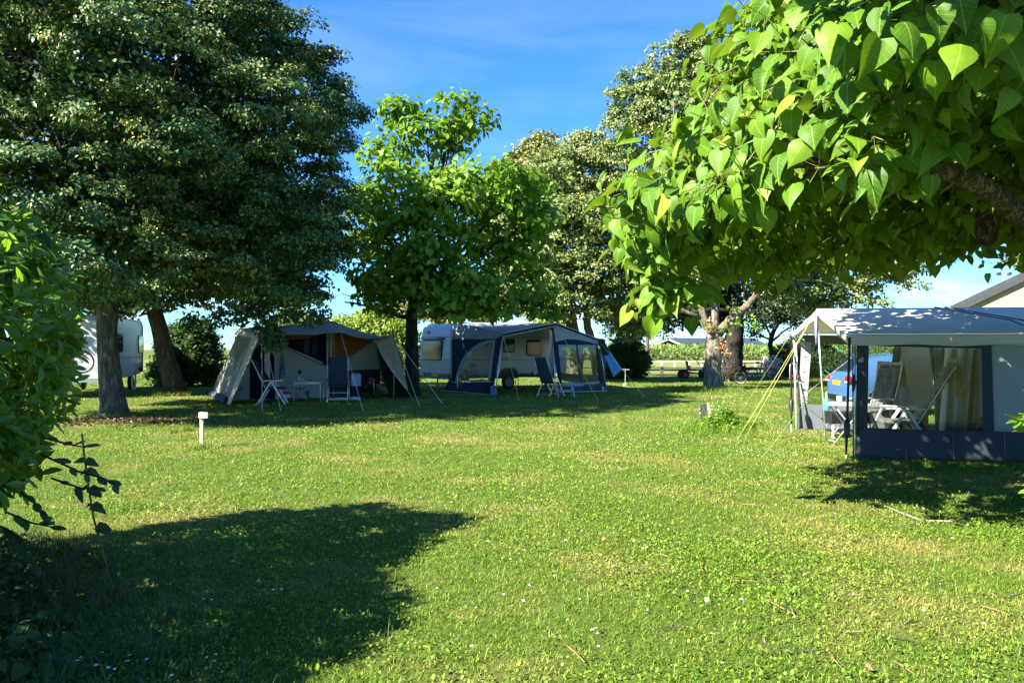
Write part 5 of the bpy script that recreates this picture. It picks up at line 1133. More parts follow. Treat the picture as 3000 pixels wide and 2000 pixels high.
def wheel(parent, c, R, wd, ax_side=-1, axis='y'):
    b = MB(); rm = Matrix.Identity(3) if axis == 'y' else Matrix.Rotation(PI / 2, 3, 'Z')
    b.torus(c, R * .76, R * .25, 'Y', 28, 10, M=rm); t_ = b.build('wheel', M_RUBBER, parent, local=True, smooth=True)
    b = MB(); q = rm @ Matrix.Rotation(PI / 2, 3, 'X')
    b.lathe([(0, -wd * .35), (R * .52, -wd * .35), (R * .60, -wd * .5), (R * .62, wd * .5), (R * .50, wd * .38), (R * .2, wd * .16), (R * .13, wd * .3), (0, wd * .3)], c, 24, M=q if ax_side < 0 else q); r_ = b.build('rim', M_RIM, t_, local=True, smooth=True)
    b = MB()
    for k in range(10):
        a = 2 * PI * k / 10; p = Vector((math.cos(a) * R * .42, ax_side * wd * .36, math.sin(a) * R * .42)); b.box(rm @ p + Vector(c), (R * .09, .02, R * .09))
    b.build('rim_hole_shade', M_BLACK, t_, local=True)  # black blocks standing for the shade in the rim holes
    return t_
def body_shell(prof, y0, y1, nrd=.0):
    b = MB(); n = len(prof); vs = [Vector((x, y0, z)) for x, z in prof] + [Vector((x, y1, z)) for x, z in prof]
    b.add(vs, [tuple(range(n)), tuple(range(2 * n - 1, n - 1, -1))] + [(i, i + n, (i + 1) % n + n, (i + 1) % n) for i in range(n)]); return b

# ---- middle caravan
TH = math.radians(36); CO = Vector((-2.3, 28.9, 0)); CU = Vector((math.cos(TH), math.sin(TH), 0)); CN = Vector((math.sin(TH), -math.cos(TH), 0))
CV = thing('caravan', 'ivory caravan with dark windows behind the blue grey awning, rear lamp and yellow plate visible', 'caravan', CO, TH)
CWD = 2.36
prof = [(.0, .52), (-.02, 1.2), (.03, 2.0), (.12, 2.42), (.30, 2.58), (1.2, 2.62), (4.4, 2.60), (5.2, 2.40), (5.6, 1.9), (5.72, 1.1), (5.65, .50), (3.2, .48), (3.14, .70), (2.98, .82), (2.46, .82), (2.30, .70), (2.24, .48), (.1, .46)]
body_shell(prof, 0, CWD).build('body', M_CARAVAN, CV, local=True, bevel=.06)
b = MB(); b.box((1.1, -.012, .56), (2.2, .02, .16)); b.box((4.3, -.012, .56), (2.2, .02, .16)); b.build('skirt', M_CARAVAND, CV, local=True)
b = MB(); b.box((2.72, .35, .62), (.92, .6, .38)); b.build('wheel_housing', M_BLACK, CV, local=True)
for x0, x1, z in ((.05, 5.5, 1.17), (.06, 5.4, 2.06)):
    b = MB(); b.box(((x0 + x1) / 2, -.008, z), (x1 - x0, .012, .018)); b.build('trim_strip', M_CARAVAND, CV, local=True)
for z in (1.17, 2.06):
    b = MB(); b.box((-.012 if z < 2 else .03, CWD / 2, z), (.02, CWD - .1, .02)); b.build('trim_strip', M_CARAVAND, CV, local=True)
wheel(CV, (2.72, .10, .30), .30, .17)
def cvl(px, py):   # photo point on the near side -> local x, z
    p = PL(px, py, CO, CU) - CO; return p.dot(CU), p.z
for l, t_, r_, bt in ((1476, 995, 1506, 1030), (1543, 998, 1584, 1040)):
    a, b_ = cvl(l, bt), cvl(r_, t_); window(CV, ((a[0] + b_[0]) / 2, 0, (a[1] + b_[1]) / 2), abs(b_[0] - a[0]), abs(b_[1] - a[1]), '-y')
window(CV, (-.01, CWD * .56, 1.55), 1.35, .72, '-x')
for z in ((1468, 1046, 1489, 1052), (1466, 1081, 1489, 1090)):
    a = cvl(z[0], z[3]); b_ = cvl(z[2], z[1]); b = MB()
    for k in range(4): b.box(((a[0] + b_[0]) / 2, -.012, a[1] + (b_[1] - a[1]) * (k + .5) / 4), (abs(b_[0] - a[0]), .02, abs(b_[1] - a[1]) / 4 * .55))
    b.build('vent', M_CARAVAND, CV, local=True)
a = cvl(1541, 1090); b_ = cvl(1580, 1090)
b = MB(); b.box(((a[0] + b_[0]) / 2, -.008, a[1] - .06), (b_[0] - a[0], .012, .22)); b.build('service_flap', M_WHITE, CV, local=True, bevel=.004)
b = MB(); b.box((-.035, .26, .60), (.07, .40, .16)); b.build('tail_lamp', M_TAIL, CV, local=True, bevel=.015)
b = MB(); b.box((-.035, CWD - .26, .60), (.07, .40, .16)); b.build('tail_lamp', M_TAIL, CV, local=True, bevel=.015)
b = MB(); b.box((-.02, CWD / 2, .56), (.06, CWD - .04, .22)); b.build('rear_bumper', M_CARAVAND, CV, local=True, bevel=.02)
b = MB(); b.box((-.065, CWD * .45, .60), (.02, .52, .12)); pl_ = b.build('number_plate', M_PLATE, CV, local=True, bevel=.004)
b = MB(); b.bar((-.03, CWD / 2 - .75, 1.98), (-.02, CWD / 2 + .9, 1.98), .05, .04); b.build('window_rail', M_SEAL, CV, local=True)
b = MB(); b.box((-.03, .78, 2.03), (.06, .36, .035)); b.build('rear_grip', M_BLACK, CV, local=True)
text('lettering', 'S', (.055, CWD * .86, 2.24), (PI / 2, 0, -PI / 2), .17, M_REDINK, CV)
b = MB(); b.lathe([(0, 0), (.085, 0), (.085, .012), (0, .012)], (.06, CWD * .75, 2.26), 18, M=Matrix.Rotation(-PI / 2, 3, 'Y')); b.build('badge', M_REDINK, CV, local=True)
for x in (.45, 5.0):
    b = MB(); b.bar((x, .25, .46), (x + (.45 if x < 1 else -.4), .22, .02), .05, .05); b.box((x + (.45 if x < 1 else -.4), .22, .02), (.16, .14, .03)); b.build('corner_steady', M_BLACK, CV, local=True)
b = MB(); b.tube([(.6, .06, 2.60), (4.6, .06, 2.62)], .02, 6); b.build('awning_rail', M_ALU, CV, local=True)

# ---- its awning
AFL = Vector((-.78, 26.88, 0)); AFR = Vector((3.48, 28.5, 0)); AD = (AFR - AFL).normalized()
AW = thing('caravan_awning', 'blue grey and navy awning with arched clear window pitched along the caravan', 'awning', AFL)
SA = CO + CU * .06; SB = AFL; SD = (SB - SA).normalized()
def sp(name, pts, mat, off=0, th=.004): return vpoly(AW, name, pts, SA, SD, mat, off, th)
def fp(name, pts, mat, off=0, th=.004): return vpoly(AW, name, pts, AFL, AD, mat, off, th)
e1 = PL(1474, 981, SA, SD); pk = PL(1630, 950, AFL, AD); e2 = PL(1755, 998, AFL, AD)
r1 = CO + CU * .25 + Vector((0, 0, 2.60)) + CN * .03; r2 = CO + CU * 2.9 + Vector((0, 0, 2.64)) + CN * .03; r3 = CO + CU * 5.0 + Vector((0, 0, 2.52)) + CN * .03
b = MB(); sg = lambda u, v: (0, 0, -.07 * math.sin(PI * u) * math.sin(PI * v) + .012 * math.sin(u * 14 + v * 4) * math.sin(PI * v)); b.sheet(e1, pk, r2, r1, 14, 10, sg); b.sheet(pk, e2, r3, r2, 12, 10, sg); b.build('roof', M_AWNROOF, AW, smooth=True, solid=.005)
# side wall: grey gusset, navy wall, arch window, mud skirt
b = MB(); b.sheet(PL(1323, 994, SA, SD), PL(1457, 994, SA, SD), e1, r1, 12, 8, lambda u, v: (-.04 * math.sin(PI * u) * math.sin(PI * v) + .02 * math.sin(u * 16 - v * 7) * math.sin(PI * v), 0, 0)); b.build('side_gusset', M_AWNROOF, AW, smooth=True, solid=.004)
b = MB(); cp_ = [CO + CU * -.01 + CN * .02 + Vector((0, 0, z)) for z in (.5, 1.2, 2.0, 2.3)] + [CO + CU * .08 + CN * .03 + Vector((0, 0, 2.5)), r1]; b.tube(cp_, .02, 6); b.build('edge_bead', M_WPIPE, AW, smooth=True)
AR = [(1446, 1001), (1428, 1005), (1408, 1014), (1388, 1028), (1370, 1046), (1356, 1070), (1347, 1095), (1343, 1114)]
AO = [(1452, 996), (1432, 997), (1406, 1004), (1384, 1018), (1364, 1036), (1350, 1060), (1339, 1090), (1333, 1121)]
sp('side_wall', [(1323, 994), (1452, 994)] + AO + [(1314, 1115)], M_NAVY)
b = MB(); nrm_ = Vector((SD.y, -SD.x, 0)) * .006
vo = [PL(x, y, SA, SD) + nrm_ for x, y in AO] + [PL(1437, 1119, SA, SD) + nrm_]; vi = [PL(x, y, SA, SD) + nrm_ for x, y in AR] + [PL(1430, 1113, SA, SD) + nrm_]
n_ = len(vo); b.add(vo + vi, [(i, (i + 1) % n_, n_ + (i + 1) % n_, n_ + i) for i in range(n_)]); b.build('window_frame', M_GREYC, AW, solid=.006)
sp('window_film', AR + [(1430, 1113)], M_FILM, .002, .002)
sp('side_edge', [(1452, 994), (1474, 981), (1466, 1020), (1450, 1119), (1437, 1119)], M_NAVY, .01)
q = [PL(1314, 1115, SA, SD), PL(1333, 1121, SA, SD), PL(1437, 1119, SA, SD), PL(1450, 1118, SA, SD)]
g_ = [Vector((p.x - .08, p.y - .06, .015)) for p in (PL(1306, 1148, SA, SD), PL(1332, 1150, SA, SD), PL(1434, 1160, SA, SD), PL(1448, 1160, SA, SD))]
for i in range(3):
    b = MB(); b.sheet(g_[i], g_[i + 1], q[i + 1], q[i], 6, 4, wrinkle((-.6, -.8, 0), .03, i)); b.build('mud_skirt', M_NAVY, AW, smooth=True, solid=.004)
b = MB(); b.tube([p + Vector((-.01, -.01, .01)) for p in q], .010, 6); b.build('piping', M_WPIPE, AW); b = MB(); b.tube([p + Vector((-.01, -.012, .01)) for p in g_], .010, 6); b.build('piping', M_WPIPE, AW)
# front: gable, window panel on the right, navy edges
fp('front_gable', [(1621, 957), (1632, 953), (1754, 1000), (1750, 1008), (1725, 1001), (1700, 996), (1678, 993), (1655, 994), (1627, 1001)], M_GREYC)
PO = [(1627, 1001), (1655, 994), (1678, 993), (1700, 996), (1725, 1001), (1750, 1008), (1757, 1050), (1768, 1121)]
def ring(name, outer, inner, mat, off):
    nn = Vector((AD.y, -AD.x, 0)) * off; vo = [PL(x, y, AFL, AD) + nn for x, y in outer]; vi = [PL(x, y, AFL, AD) + nn for x, y in inner]; n = len(vo)
    b = MB(); b.add(vo + vi, [(i, (i + 1) % n, n + (i + 1) % n, n + i) for i in range(n)]); return b.build(name, mat, AW, solid=.005)
ring('front_panel', PO + [(1700, 1128), (1643, 1127)], [(1636, 1011), (1655, 1010), (1678, 1010), (1700, 1010), (1725, 1010), (1745, 1011), (1749, 1050), (1754, 1116), (1700, 1121), (1646, 1119)], M_NAVY, .004)
fp('window_film', [(1637, 1012), (1745, 1012), (1754, 1116), (1700, 1121), (1647, 1119)], M_FILM, 0, .002)
fp('window_blind', [(1635, 1010), (1745, 1010), (1747, 1021), (1735, 1018), (1715, 1018), (1692, 1022), (1680, 1019), (1655, 1018), (1637, 1020)], M_GREYC, .012)
fp('centre_strip', [(1687, 1010), (1692, 1010), (1706, 1121), (1700, 1121)], M_SLATEC, .014)
fp('lower_band', [(1646, 1119), (1700, 1121), (1754, 1116), (1757, 1122), (1720, 1129), (1675, 1132), (1645, 1130)], M_GREYC, .012)
b = MB(); s0, s1, s2, s3 = PL(1642, 1127, AFL, AD), PL(1769, 1121, AFL, AD), PL(1776, 1149, AFL, AD), PL(1639, 1152, AFL, AD); 
for s_ in (s2, s3): s_.z = .015
b.sheet(s3 + Vector((0, -.06, 0)), s2 + Vector((.03, -.06, 0)), s1, s0, 16, 5, wrinkle((0, -1, 0), .05, 3, 3)); b.build('mud_skirt', M_SLATEC, AW, smooth=True, solid=.004)
b = MB(); b.tube([s3 + Vector((0, -.07, .03)), s2 + Vector((.03, -.07, .03))], .012, 6); b.build('piping', M_WPIPE, AW)
fp('front_edge', [(1615, 965), (1621, 957), (1627, 1001), (1645, 1130), (1640, 1130), (1626, 1060)], M_NAVY, .014)
lb = fp('maker_label', [(1760, 1132), (1766, 1131.5), (1768, 1142), (1762, 1143)], M_WHITE, .075, .006)
nn = Vector((AD.y, -AD.x, 0)) * .080; b = MB(); b.slab([PL(x, y, AFL, AD) + nn for x, y in ((1763.2, 1135), (1765.6, 1140), (1762.8, 1140.2))], .004); b.build('triangle_mark', M_NAVY, lb)
b = MB(); b.bar(e1 + Vector((0, -.01, -.01)), pk + Vector((0, -.01, -.01)), .05, .11); b.bar(pk + Vector((0, -.012, -.01)), e2 + Vector((0, -.01, -.01)), .05, .09); b.build('roof_edge', M_NAVY, AW)
b = MB()
for dz in (.055, -.055): b.tube([e1 + Vector((0, -.04, dz)), pk + Vector((0, -.04, dz)), e2 + Vector((0, -.04, dz))], .011, 6)
b.build('piping', M_WPIPE, AW)
# right end wall with a clear window, narrow sunlit edge
x0_, x1_ = AFR + Vector((-.02, .02, 0)), CO + CU * 4.9 + CN * .02
def ew(s, z): return x0_.lerp(x1_, s) + Vector((0, 0, z))
b = MB(); vo = [ew(0, .05), ew(1, .4), ew(1, 2.45), ew(0, 1.95)]; vi = [ew(.07, .62), ew(.95, .62), ew(.95, 1.95), ew(.07, 1.72)]
b.add(vo + vi, [(i, (i + 1) % 4, 4 + (i + 1) % 4, 4 + i) for i in range(4)]); b.build('end_wall', M_GREYC, AW, solid=.005)
b = MB(); b.slab(vi, .002); b.build('window_film', M_FILM, AW)
for a, g, r_ in ((PL(1474, 988, SA, SD), G(1449, 1163), .020), (PL(1617, 964, AFL, AD) + Vector((0, .05, 0)), G(1629, 1158) , .020), (e2 + Vector((.02, .03, 0)), Vector((AFR.x + .03, AFR.y, 0)), .018)):
    b = MB(); b.tube([a, g], r_, 8); b.build('pole', M_ALU, AW, smooth=True)
b = MB(); b.tube([pk + Vector((0, .04, -.1)), r2 + Vector((0, 0, -.15))], .014, 6); b.build('roof_pole', M_ALU, AW)
for a, g in ((e1, G(1521, 1173)), (pk, G(1750, 1171)), (e2, G(1886, 1161))):
    rope(AW, a, g, M_LIME, .0075)
# kit in the awning
q = W(1560, 1099, 28.6); table('camp_table', 'low dark topped table beside the caravan wheel under the awning', (q.x, q.y, 0), .2, 1.25, .55, .64, M_BLACK, M_BLACK, thick=.03)
tq = Vector((q.x, q.y, .644))
for k, (dx, h, r, m_, lb_) in enumerate(((-.02, .14, .03, M_BLACK, 'small dark bottle standing left on the dark awning table'), (.12, .11, .05, M_WHITE, 'white cup beside the small dark bottle on the dark awning table'), (.42, .13, .055, M_NAVY, 'dark mug near the grey recliner on the dark awning table'))):
    b = MB(); b.lathe([(r * .9, 0), (r, .02), (r, h * .75), (r * .6, h), (0, h)], tq + Vector((dx, .02, 0)), 12); tag(b.build(('bottle', 'cup', 'mug')[k], m_, smooth=True), lb_, ('bottle', 'cup', 'mug')[k])
q = G(1612, 1168); chair('camp_chair', 'grey padded recliner in front of the awning window by the steps', (q.x + .1, 26.0, 0), .8, M_CHAIRG, M_ALU, .42, .46, .84, .56)
st = thing('step_stool', 'pale two tread caravan step beside the grey padded recliner', 'step', G(1655, 1163), .15)
for z, y in ((.22, -.12), (.42, .12)):
    b = MB(); b.box((0, y, z), (.52, .22, .04)); b.build('tread', M_BEIGE, st, local=True, bevel=.008)
for sx in (-1, 1):
    b = MB(); b.bar((sx * .27, -.26, 0), (sx * .27, .16, .46), .03, .03); b.bar((sx * .27, .26, 0), (sx * .27, .16, .44), .03, .03); b.build('side_frame', M_ALU, st, local=True)
q = G(1443, 1160); b = MB(); b.box(q + Vector((0, .25, .17)), (.14, .3, .32)); t = thing('water_carrier', 'blue water container standing at the awning front pole', 'canister', q); b.build('tank', M_BLUEP, t, bevel=.03)
b = MB(); b.torus(q + Vector((.12, .25, .15)), .12, .012, 'X', 20, 6); b.build('carry_handle', M_WPIPE, t)
sh = thing('camp_shelf', 'low folding shelf seen through the arched awning window', 'shelf', W(1385, 1100, 28.3).xy.to_3d(), -.7)
for z in (.28, .66):
    b = MB(); b.box((0, 0, z), (1.25, .4, .025)); b.build('shelf_board', M_GREYT, sh, local=True)
for sx in (-1, 1):
    for sy in (-1, 1):
        b = MB(); b.tube([(sx * .6, sy * .18, 0), (sx * .6, sy * .18, .66)], .011, 6); b.build('leg', M_ALU, sh, local=True)
sb = W(1385, 1100, 28.3); sR = Matrix.Rotation(-.7, 3, 'Z')
def on_shelf(x, y, z): return Vector((sb.x, sb.y, z)) + sR @ Vector((x, y, 0))
b = MB(); b.ico(on_shelf(.05, 0, .86), (.22, .16, .2), 3, noise=.06); tag(b.build('bag', plain('blue_white_bag', (.35, .42, .5), .6, .5, 9), smooth=True), 'pale blue white bag on the shelf behind the arched window', 'bag')
for x, z, s_, m_, lb_ in ((-.3, .675, (.14, .2, .17), M_CANVAS, 'cream box left of the bag on the shelf behind the arched window'), (-.4, .293, (.25, .25, .2), M_SLATEC, 'slate box on the lower shelf behind the arched window'), (.1, .293, (.28, .25, .17), M_NAVY, 'dark box right of the slate box on the lower shelf'), (.46, .293, (.16, .2, .2), M_RUST, 'small reddish box at the right end of the lower shelf')):
    b = MB(); b.box(on_shelf(x, 0, z + s_[2] / 2), s_, rz=-.7); tag(b.build('storage_box', m_, bevel=.012), lb_, 'box')
# towels drying on the right guy rope
tw = plain('light_blue_towel', (.14, .33, .50), .95, .1, 14, .5, 120); Y_ = 28.2
b = MB(); b.sheet(W(1797, 1104, 27.75), W(1823, 1082, 27.75), W(1774, 1010, 28.3), W(1757, 1018, 28.4), 8, 12, wrinkle((0, -1, .1), .07, 1, 1.2)); tag(b.build('towel', tw, smooth=True, solid=.012), 'light blue towel hanging slanted on the right awning guy rope', 'towel')
b = MB(); b.sheet(W(1768, 1050, 28.2), W(1788, 1032, 28.1), W(1766, 991, 28.3), W(1751, 996, 28.35), 6, 8, wrinkle((0, -1, 0), .06, 2, 1)); tag(b.build('towel', M_NAVY, smooth=True, solid=.012), 'dark navy towel bunched at the top right awning corner', 'towel')
q = Vector((W(1832, 1100, 33.5).x, 33.5, 0)); t = thing('water_tap', 'white T shaped standpipe on a small round foot right of the awning', 'standpipe', q)
b = MB(); b.tube([q, q + Vector((0, 0, .70))], .016, 8); b.build('post', M_GREYC, t); b = MB(); b.bar(q + Vector((-.12, 0, .72)), q + Vector((.17, 0, .70)), .035, .035); b.build('crossbar', M_GREYC, t); b = MB(); b.lathe([(.11, 0), (.11, .08), (.05, .11), (0, .11)], q, 14); b.build('foot', M_GREYC, t)
q = G(1281, 1142); b = MB(); b.box(q + Vector((0, .1, .35)), (.05, .05, .7)); t = thing('pitch_marker', 'pale marker post with a cross block under the caravan rear', 'marker post', q); b.build('post', M_GREYC, t); b = MB(); b.box(q + Vector((0, .06, .66)), (.16, .03, .10)); b.build('number_block', M_CANVAS, t)

# ---- left caravan behind the lindens
R0 = Vector((W(318, 1000, 25.4).x, 25.4, 0)); RD = Vector((-.30, .954, 0)).normalized(); AZ = math.atan2(RD.y, RD.x)
LC = thing('caravan', 'white caravan half hidden behind the two linden trunks', 'caravan', R0, AZ)   # local x runs along the visible side (away), local y to the left
prof = [(-.10, .55), (-.12, 1.0), (.05, 2.0), (.16, 2.55), (.32, 2.74), (6.6, 2.74), (6.95, 2.6), (7.05, 1.6), (7.0, .62), (5.3, .55), (5.22, .76), (4.5, .76), (4.42, .55)]
body_shell(prof, 0, 2.35).build('body', M_HANGER, LC, local=True, bevel=.05)
b = MB(); b.tube([(.2, -.01, .6), (.2, -.01, 2.5), (.4, -.01, 2.72), (6.6, -.01, 2.72), (6.98, -.01, 2.5), (7.0, -.01, .65)], .03, 6); b.build('edge_trim', M_ALU, LC, local=True, smooth=True)
def lcl(px, py): p = PL(px, py, R0, RD) - R0; return p.dot(RD), p.z
for l, t_, r_, bt in ((405, 985, 419, 1032), (340, 980, 358, 1030)):
    a, b_ = lcl(l, bt), lcl(r_, t_); window(LC, ((a[0] + b_[0]) / 2, 0, (a[1] + b_[1]) / 2), abs(b_[0] - a[0]), abs(b_[1] - a[1]), '-y', plain('mirror_dark_acrylic', (.05, .06, .065), .04, .1, 2, spec=1.0))
b = MB(); b.box((3.6, -.012, 1.28), (6.6, .012, .015)); b.build('trim_strip', M_CARAVAND, LC, local=True)
xw = lcl(377, 1130)[0]; wheel(LC, (4.86, .10, .31), .32, .18)
b = MB(); b.torus((4.86, -.01, .40), .40, .035, 'Y', 24, 6); b.build('wheel_arch', M_HANGER, LC, local=True)
wheel(LC, (5.6, 1.9, .30), .30, .18)
for x in (6.3,):
    b = MB(); b.bar((x, .3, .55), (x + .2, .2, .05), .06, .06); b.build('corner_steady', M_BLACK, LC, local=True)
window(LC, (-.02, 1.35, 1.95), 1.15, .5, '-x')
a = lcl(408, 1080); b = MB(); b.box((a[0], -.05, a[1]), (.3, .06, .14)); b.tube([(a[0] + .2, -.05, a[1]), (a[0] + .7, -.1, a[1] - .2), (a[0] + 1.2, -.3, .02)], .012, 6); b.build('power_plug', M_BLACK, LC, local=True)
b = MB(); b.box((-.2, .85, .62), (.16, 1.7, .06)); b.box((-.28, .85, .55), (.03, 1.7, .05)); b.build('bike_rack', M_ALU, LC, local=True)

# ---- bicycles
def bicycle(name, label, loc, rz, frame, R=.34, lean=0.0, group=None, guard=True):
    t = thing(name, label, 'bicycle', loc, rz, group); t.rotation_euler = (lean, 0, rz)
    hw, fw = Vector((-.52, 0, R)), Vector((.52, 0, R)); bb = Vector((-.08, 0, R - .05)); seat = Vector((-.22, 0, R + .46)); head = Vector((.36, 0, R + .50))
    for c in (hw, fw):
        b = MB(); b.torus(c, R - .02, .022, 'Y', 32, 7); w_ = b.build('wheel', M_RUBBER, t, local=True, smooth=True)
        b = MB(); b.torus(c, R - .05, .011, 'Y', 32, 5); b.lathe([(0, -.04), (.03, -.04), (.03, .04), (0, .04)], c, 10, M=Matrix.Rotation(PI / 2, 3, 'X'))
        for k in range(16): a = 2 * PI * k / 16; b.tube([c, c + Vector((math.cos(a), 0, math.sin(a))) * (R - .05)], .0022, 4, cap=False)
        b.build('rim', M_RIM, w_, local=True)
        if guard:
            b = MB(); P_ = [c + Vector((math.cos(a), 0, math.sin(a))) * (R + .03) for a in np.linspace(.2, 2.6, 12)]; vs = []
            for p in P_: vs += [p + Vector((0, -.03, 0)), p + Vector((0, .03, 0))]
            b.add(vs, [(2 * i, 2 * i + 1, 2 * i + 3, 2 * i + 2) for i in range(11)]); b.build('mudguard', M_BLACK, t, local=True, solid=.004)
    b = MB()
    for p, q_, r_ in ((bb, seat, .016), (bb, head - Vector((-.02, 0, .1)), .018), (seat - Vector((0, 0, .06)), head, .016), (bb, hw, .011), (seat - Vector((0, 0, .05)), hw, .009), (head, fw, .013)): b.tube([p, q_], r_, 7)
    b.build('frame', frame, t, local=True, smooth=True)
    b = MB(); b.tube([seat, seat + Vector((-.03, 0, .13))], .012, 6); b.box(seat + Vector((-.04, 0, .15)), (.25, .13, .05)); b.build('saddle', M_BLACK, t, local=True, bevel=.02)
    b = MB(); b.tube([head, head + Vector((-.03, 0, .14))], .013, 6); b.tube([head + Vector((-.14, -.28, .17)), head + Vector((-.01, -.16, .15)), head + Vector((-.01, .16, .15)), head + Vector((-.14, .28, .17))], .012, 6); b.build('handlebar', M_BLACK, t, local=True, smooth=True)
    b = MB(); b.torus(bb, .085, .008, 'Y', 18, 5); b.bar(bb + Vector((0, -.06, 0)), bb + Vector((.12, -.06, -.11)), .02, .02); b.box(bb + Vector((.12, -.10, -.11)), (.09, .08, .02)); b.build('crank', M_ALU, t, local=True)
    b = MB(); z_ = hw + Vector((.02, 0, R + .06)); b.box(z_, (.36, .10, .012)); b.bar(z_ + Vector((-.1, .04, 0)), hw, .01, .01); b.build('luggage_rack', M_BLACK, t, local=True)
    return t
RE = Vector((-RD.y, RD.x, 0)); wc_ = W(240, 1062, 24.6)
q = wc_ - Vector((0, 0, .34)); rz_ = math.atan2(-RE.y, -RE.x)
# rear wheel of the carried bicycle sits at the photo's wheel, frame runs left behind the hedge
rz_ = math.atan2(RE.y, RE.x)
cr_ = Vector((math.cos(rz_), math.sin(rz_), 0))
bicycle('bicycle', 'black bicycle carried on the rack at the rear of the left caravan', q + cr_ * .52 + Vector((.06, -.1, 0)), rz_, M_BLACK, .36)
# ================================================================ near awning tent on the right
M_TENTROOF = plain('pale_tent_roof', (0.72, 0.66, 0.58), 0.75, 0.05, 2.0, 0.15, 30, trans=0.28, spec=.25)
M_TENTGREY = plain('grey_tent_wall', (0.33, 0.35, 0.355), 0.8, 0.05, 1.5, 0.12, 40, trans=0.1, spec=.2)
M_TENTDARK = plain('dark_slate_tent_cloth', (0.042, 0.05, 0.060), 0.75, 0.12, 3, 0.15, 60, trans=0.03, spec=.25)
M_TENTMID = plain('grey_skirt_cloth', (0.13, 0.145, 0.165), 0.75, 0.08, 3, 0.15, 60, trans=0.05, spec=.25)
M_CURTAIN = plain('grey_curtain', (0.62, 0.64, 0.64), 0.9, 0.2, 1.2, 0.1, stretch=(5, 5, .6), trans=0.3)
M_LINING = plain('tent_lining', (0.60, 0.60, 0.58), 0.9, 0.04, 2, 0.1, 60, trans=0.35, spec=.1)
TA = Vector((4.97, 11.16, 0)); TM = Vector((5.37, 13.2, 0)); TB = Vector((5.70, 15.45, 0)); TD = Vector((.986, -.165, 0)).normalized()
LEN = 4.6
RT = thing('awning_tent', 'large grey and navy ridge awning tent with open gable end at the right edge', 'tent', TA)
zA, zM, zB = 1.80, 2.29, 1.90
def ta(t, z, base=TA): return base + TD * t + Vector((0, 0, z))
def at(px, py, base=TA): p = PL(px, py, base, TD); return (p - base).dot(TD), p.z
sagr = lambda u, v: (0, 0, -.035 * math.sin(PI * v) * (1 + .4 * math.sin(u * 20)) - .012 * math.sin(u * 31 + v * 3) * math.sin(PI * v))
ov = -.10
b = MB(); b.sheet(ta(ov, zA + .02), ta(LEN, zA + .02), ta(LEN, zM, TM), ta(ov * 1.3, zM, TM), 30, 10, sagr); b.build('roof', M_TENTROOF, RT, smooth=True, solid=.005)
b = MB(); b.sheet(ta(ov * 1.3, zM - .003, TM), ta(LEN, zM - .003, TM), ta(LEN, zB, TB), ta(ov, zB, TB), 30, 10, sagr); b.build('back_roof', M_TENTROOF, RT, smooth=True, solid=.005)
# gable peak flap (light grey triangle) and valance
nb = Vector((-.99, -.16, 0))
gA, gM, gB = ta(ov, zA, TA), ta(ov * 1.3, zM, TM), ta(ov, zB, TB)
b = MB(); b.sheet(gA + Vector((0, .01, -.02)), gM + Vector((0, 0, -.02)), gM + Vector((.02, 0, -.17)), gA + Vector((.02, .02, -.13)), 10, 2); b.sheet(gM + Vector((0, .005, -.02)), gB + Vector((0, 0, -.02)), gB + Vector((.02, -.02, -.10)), gM + Vector((.02, 0, -.17)), 10, 2); b.build('gable_valance', M_TENTROOF, RT, smooth=True, solid=.004)
b = MB(); b.sheet(ta(ov, zA + .015) + Vector((0, -.015, 0)), ta(LEN, zA + .015) + Vector((0, -.015, 0)), ta(LEN, zA - .15) + Vector((0, -.045, 0)), ta(ov, zA - .13) + Vector((0, -.05, 0)), 40, 4, lambda u, v: (0, -.012 * math.sin(u * 60) * v, -.012 * math.sin(u * 25) * v)); b.build('front_valance', M_TENTROOF, RT, smooth=True, solid=.004)
b = MB(); b.tube([ta(ov + LEN * i / 30, zA - .135 - .012 * math.sin(i / 30 * 25) + (-.02 * i / 30)) + Vector((0, -.055, 0)) for i in range(31)], .006, 6); b.build('piping', M_WPIPE, RT)
b = MB(); t0 = at(2840, 905, TM)[0] if False else 1.75
for w_ in (0, .16): b.tube([ta(t0 + w_, zM + .012, TM), ta(t0 + .55 + w_, zA + .22, TA + Vector((0, .4, 0))), ta(t0 + .75 + w_, zA + .02, TA)], .012, 6)
b.build('roof_seam', M_TENTMID, RT)
# front wall: navy frame round the window, dark skirt, light grey panel on the right
def fw(name, pts, mat, off=0, th=.004, base=TA): return vpoly(RT, name, pts, base, TD, mat, off, th)
WI = [(2545, 1013), (2875, 1021), (2880, 1266), (2541, 1252)]; WO = [(2510, 978), (2903, 994), (2913, 1270), (2507, 1255)]
nn = Vector((TD.y, -TD.x, 0)).normalized()
b = MB(); vo = [PL(x, y, TA, TD) + nn * .004 for x, y in WO]; vi = [PL(x, y, TA, TD) + nn * .004 for x, y in WI]; b.add(vo + vi, [(i, (i + 1) % 4, 4 + (i + 1) % 4, 4 + i) for i in range(4)]); b.build('front_wall', M_TENTDARK, RT, solid=.005)
fw('window_film', WI, film('big_window_film', (0.86, 0.88, 0.87), 0.03, .05, .12), 0, .002)
q = [ta(.01, .02), ta(LEN, .02), ta(LEN, at(2913, 1268)[1]), PL(2507, 1254, TA, TD)]
b = MB(); b.sheet(q[0] + nn * .05, q[1] + nn * .05, q[2] + nn * .012, q[3] + nn * .012, 40, 6, wrinkle((nn.x, nn.y, 0), .025, 3, 5)); b.build('mud_skirt', M_TENTDARK, RT, smooth=True, solid=.004)
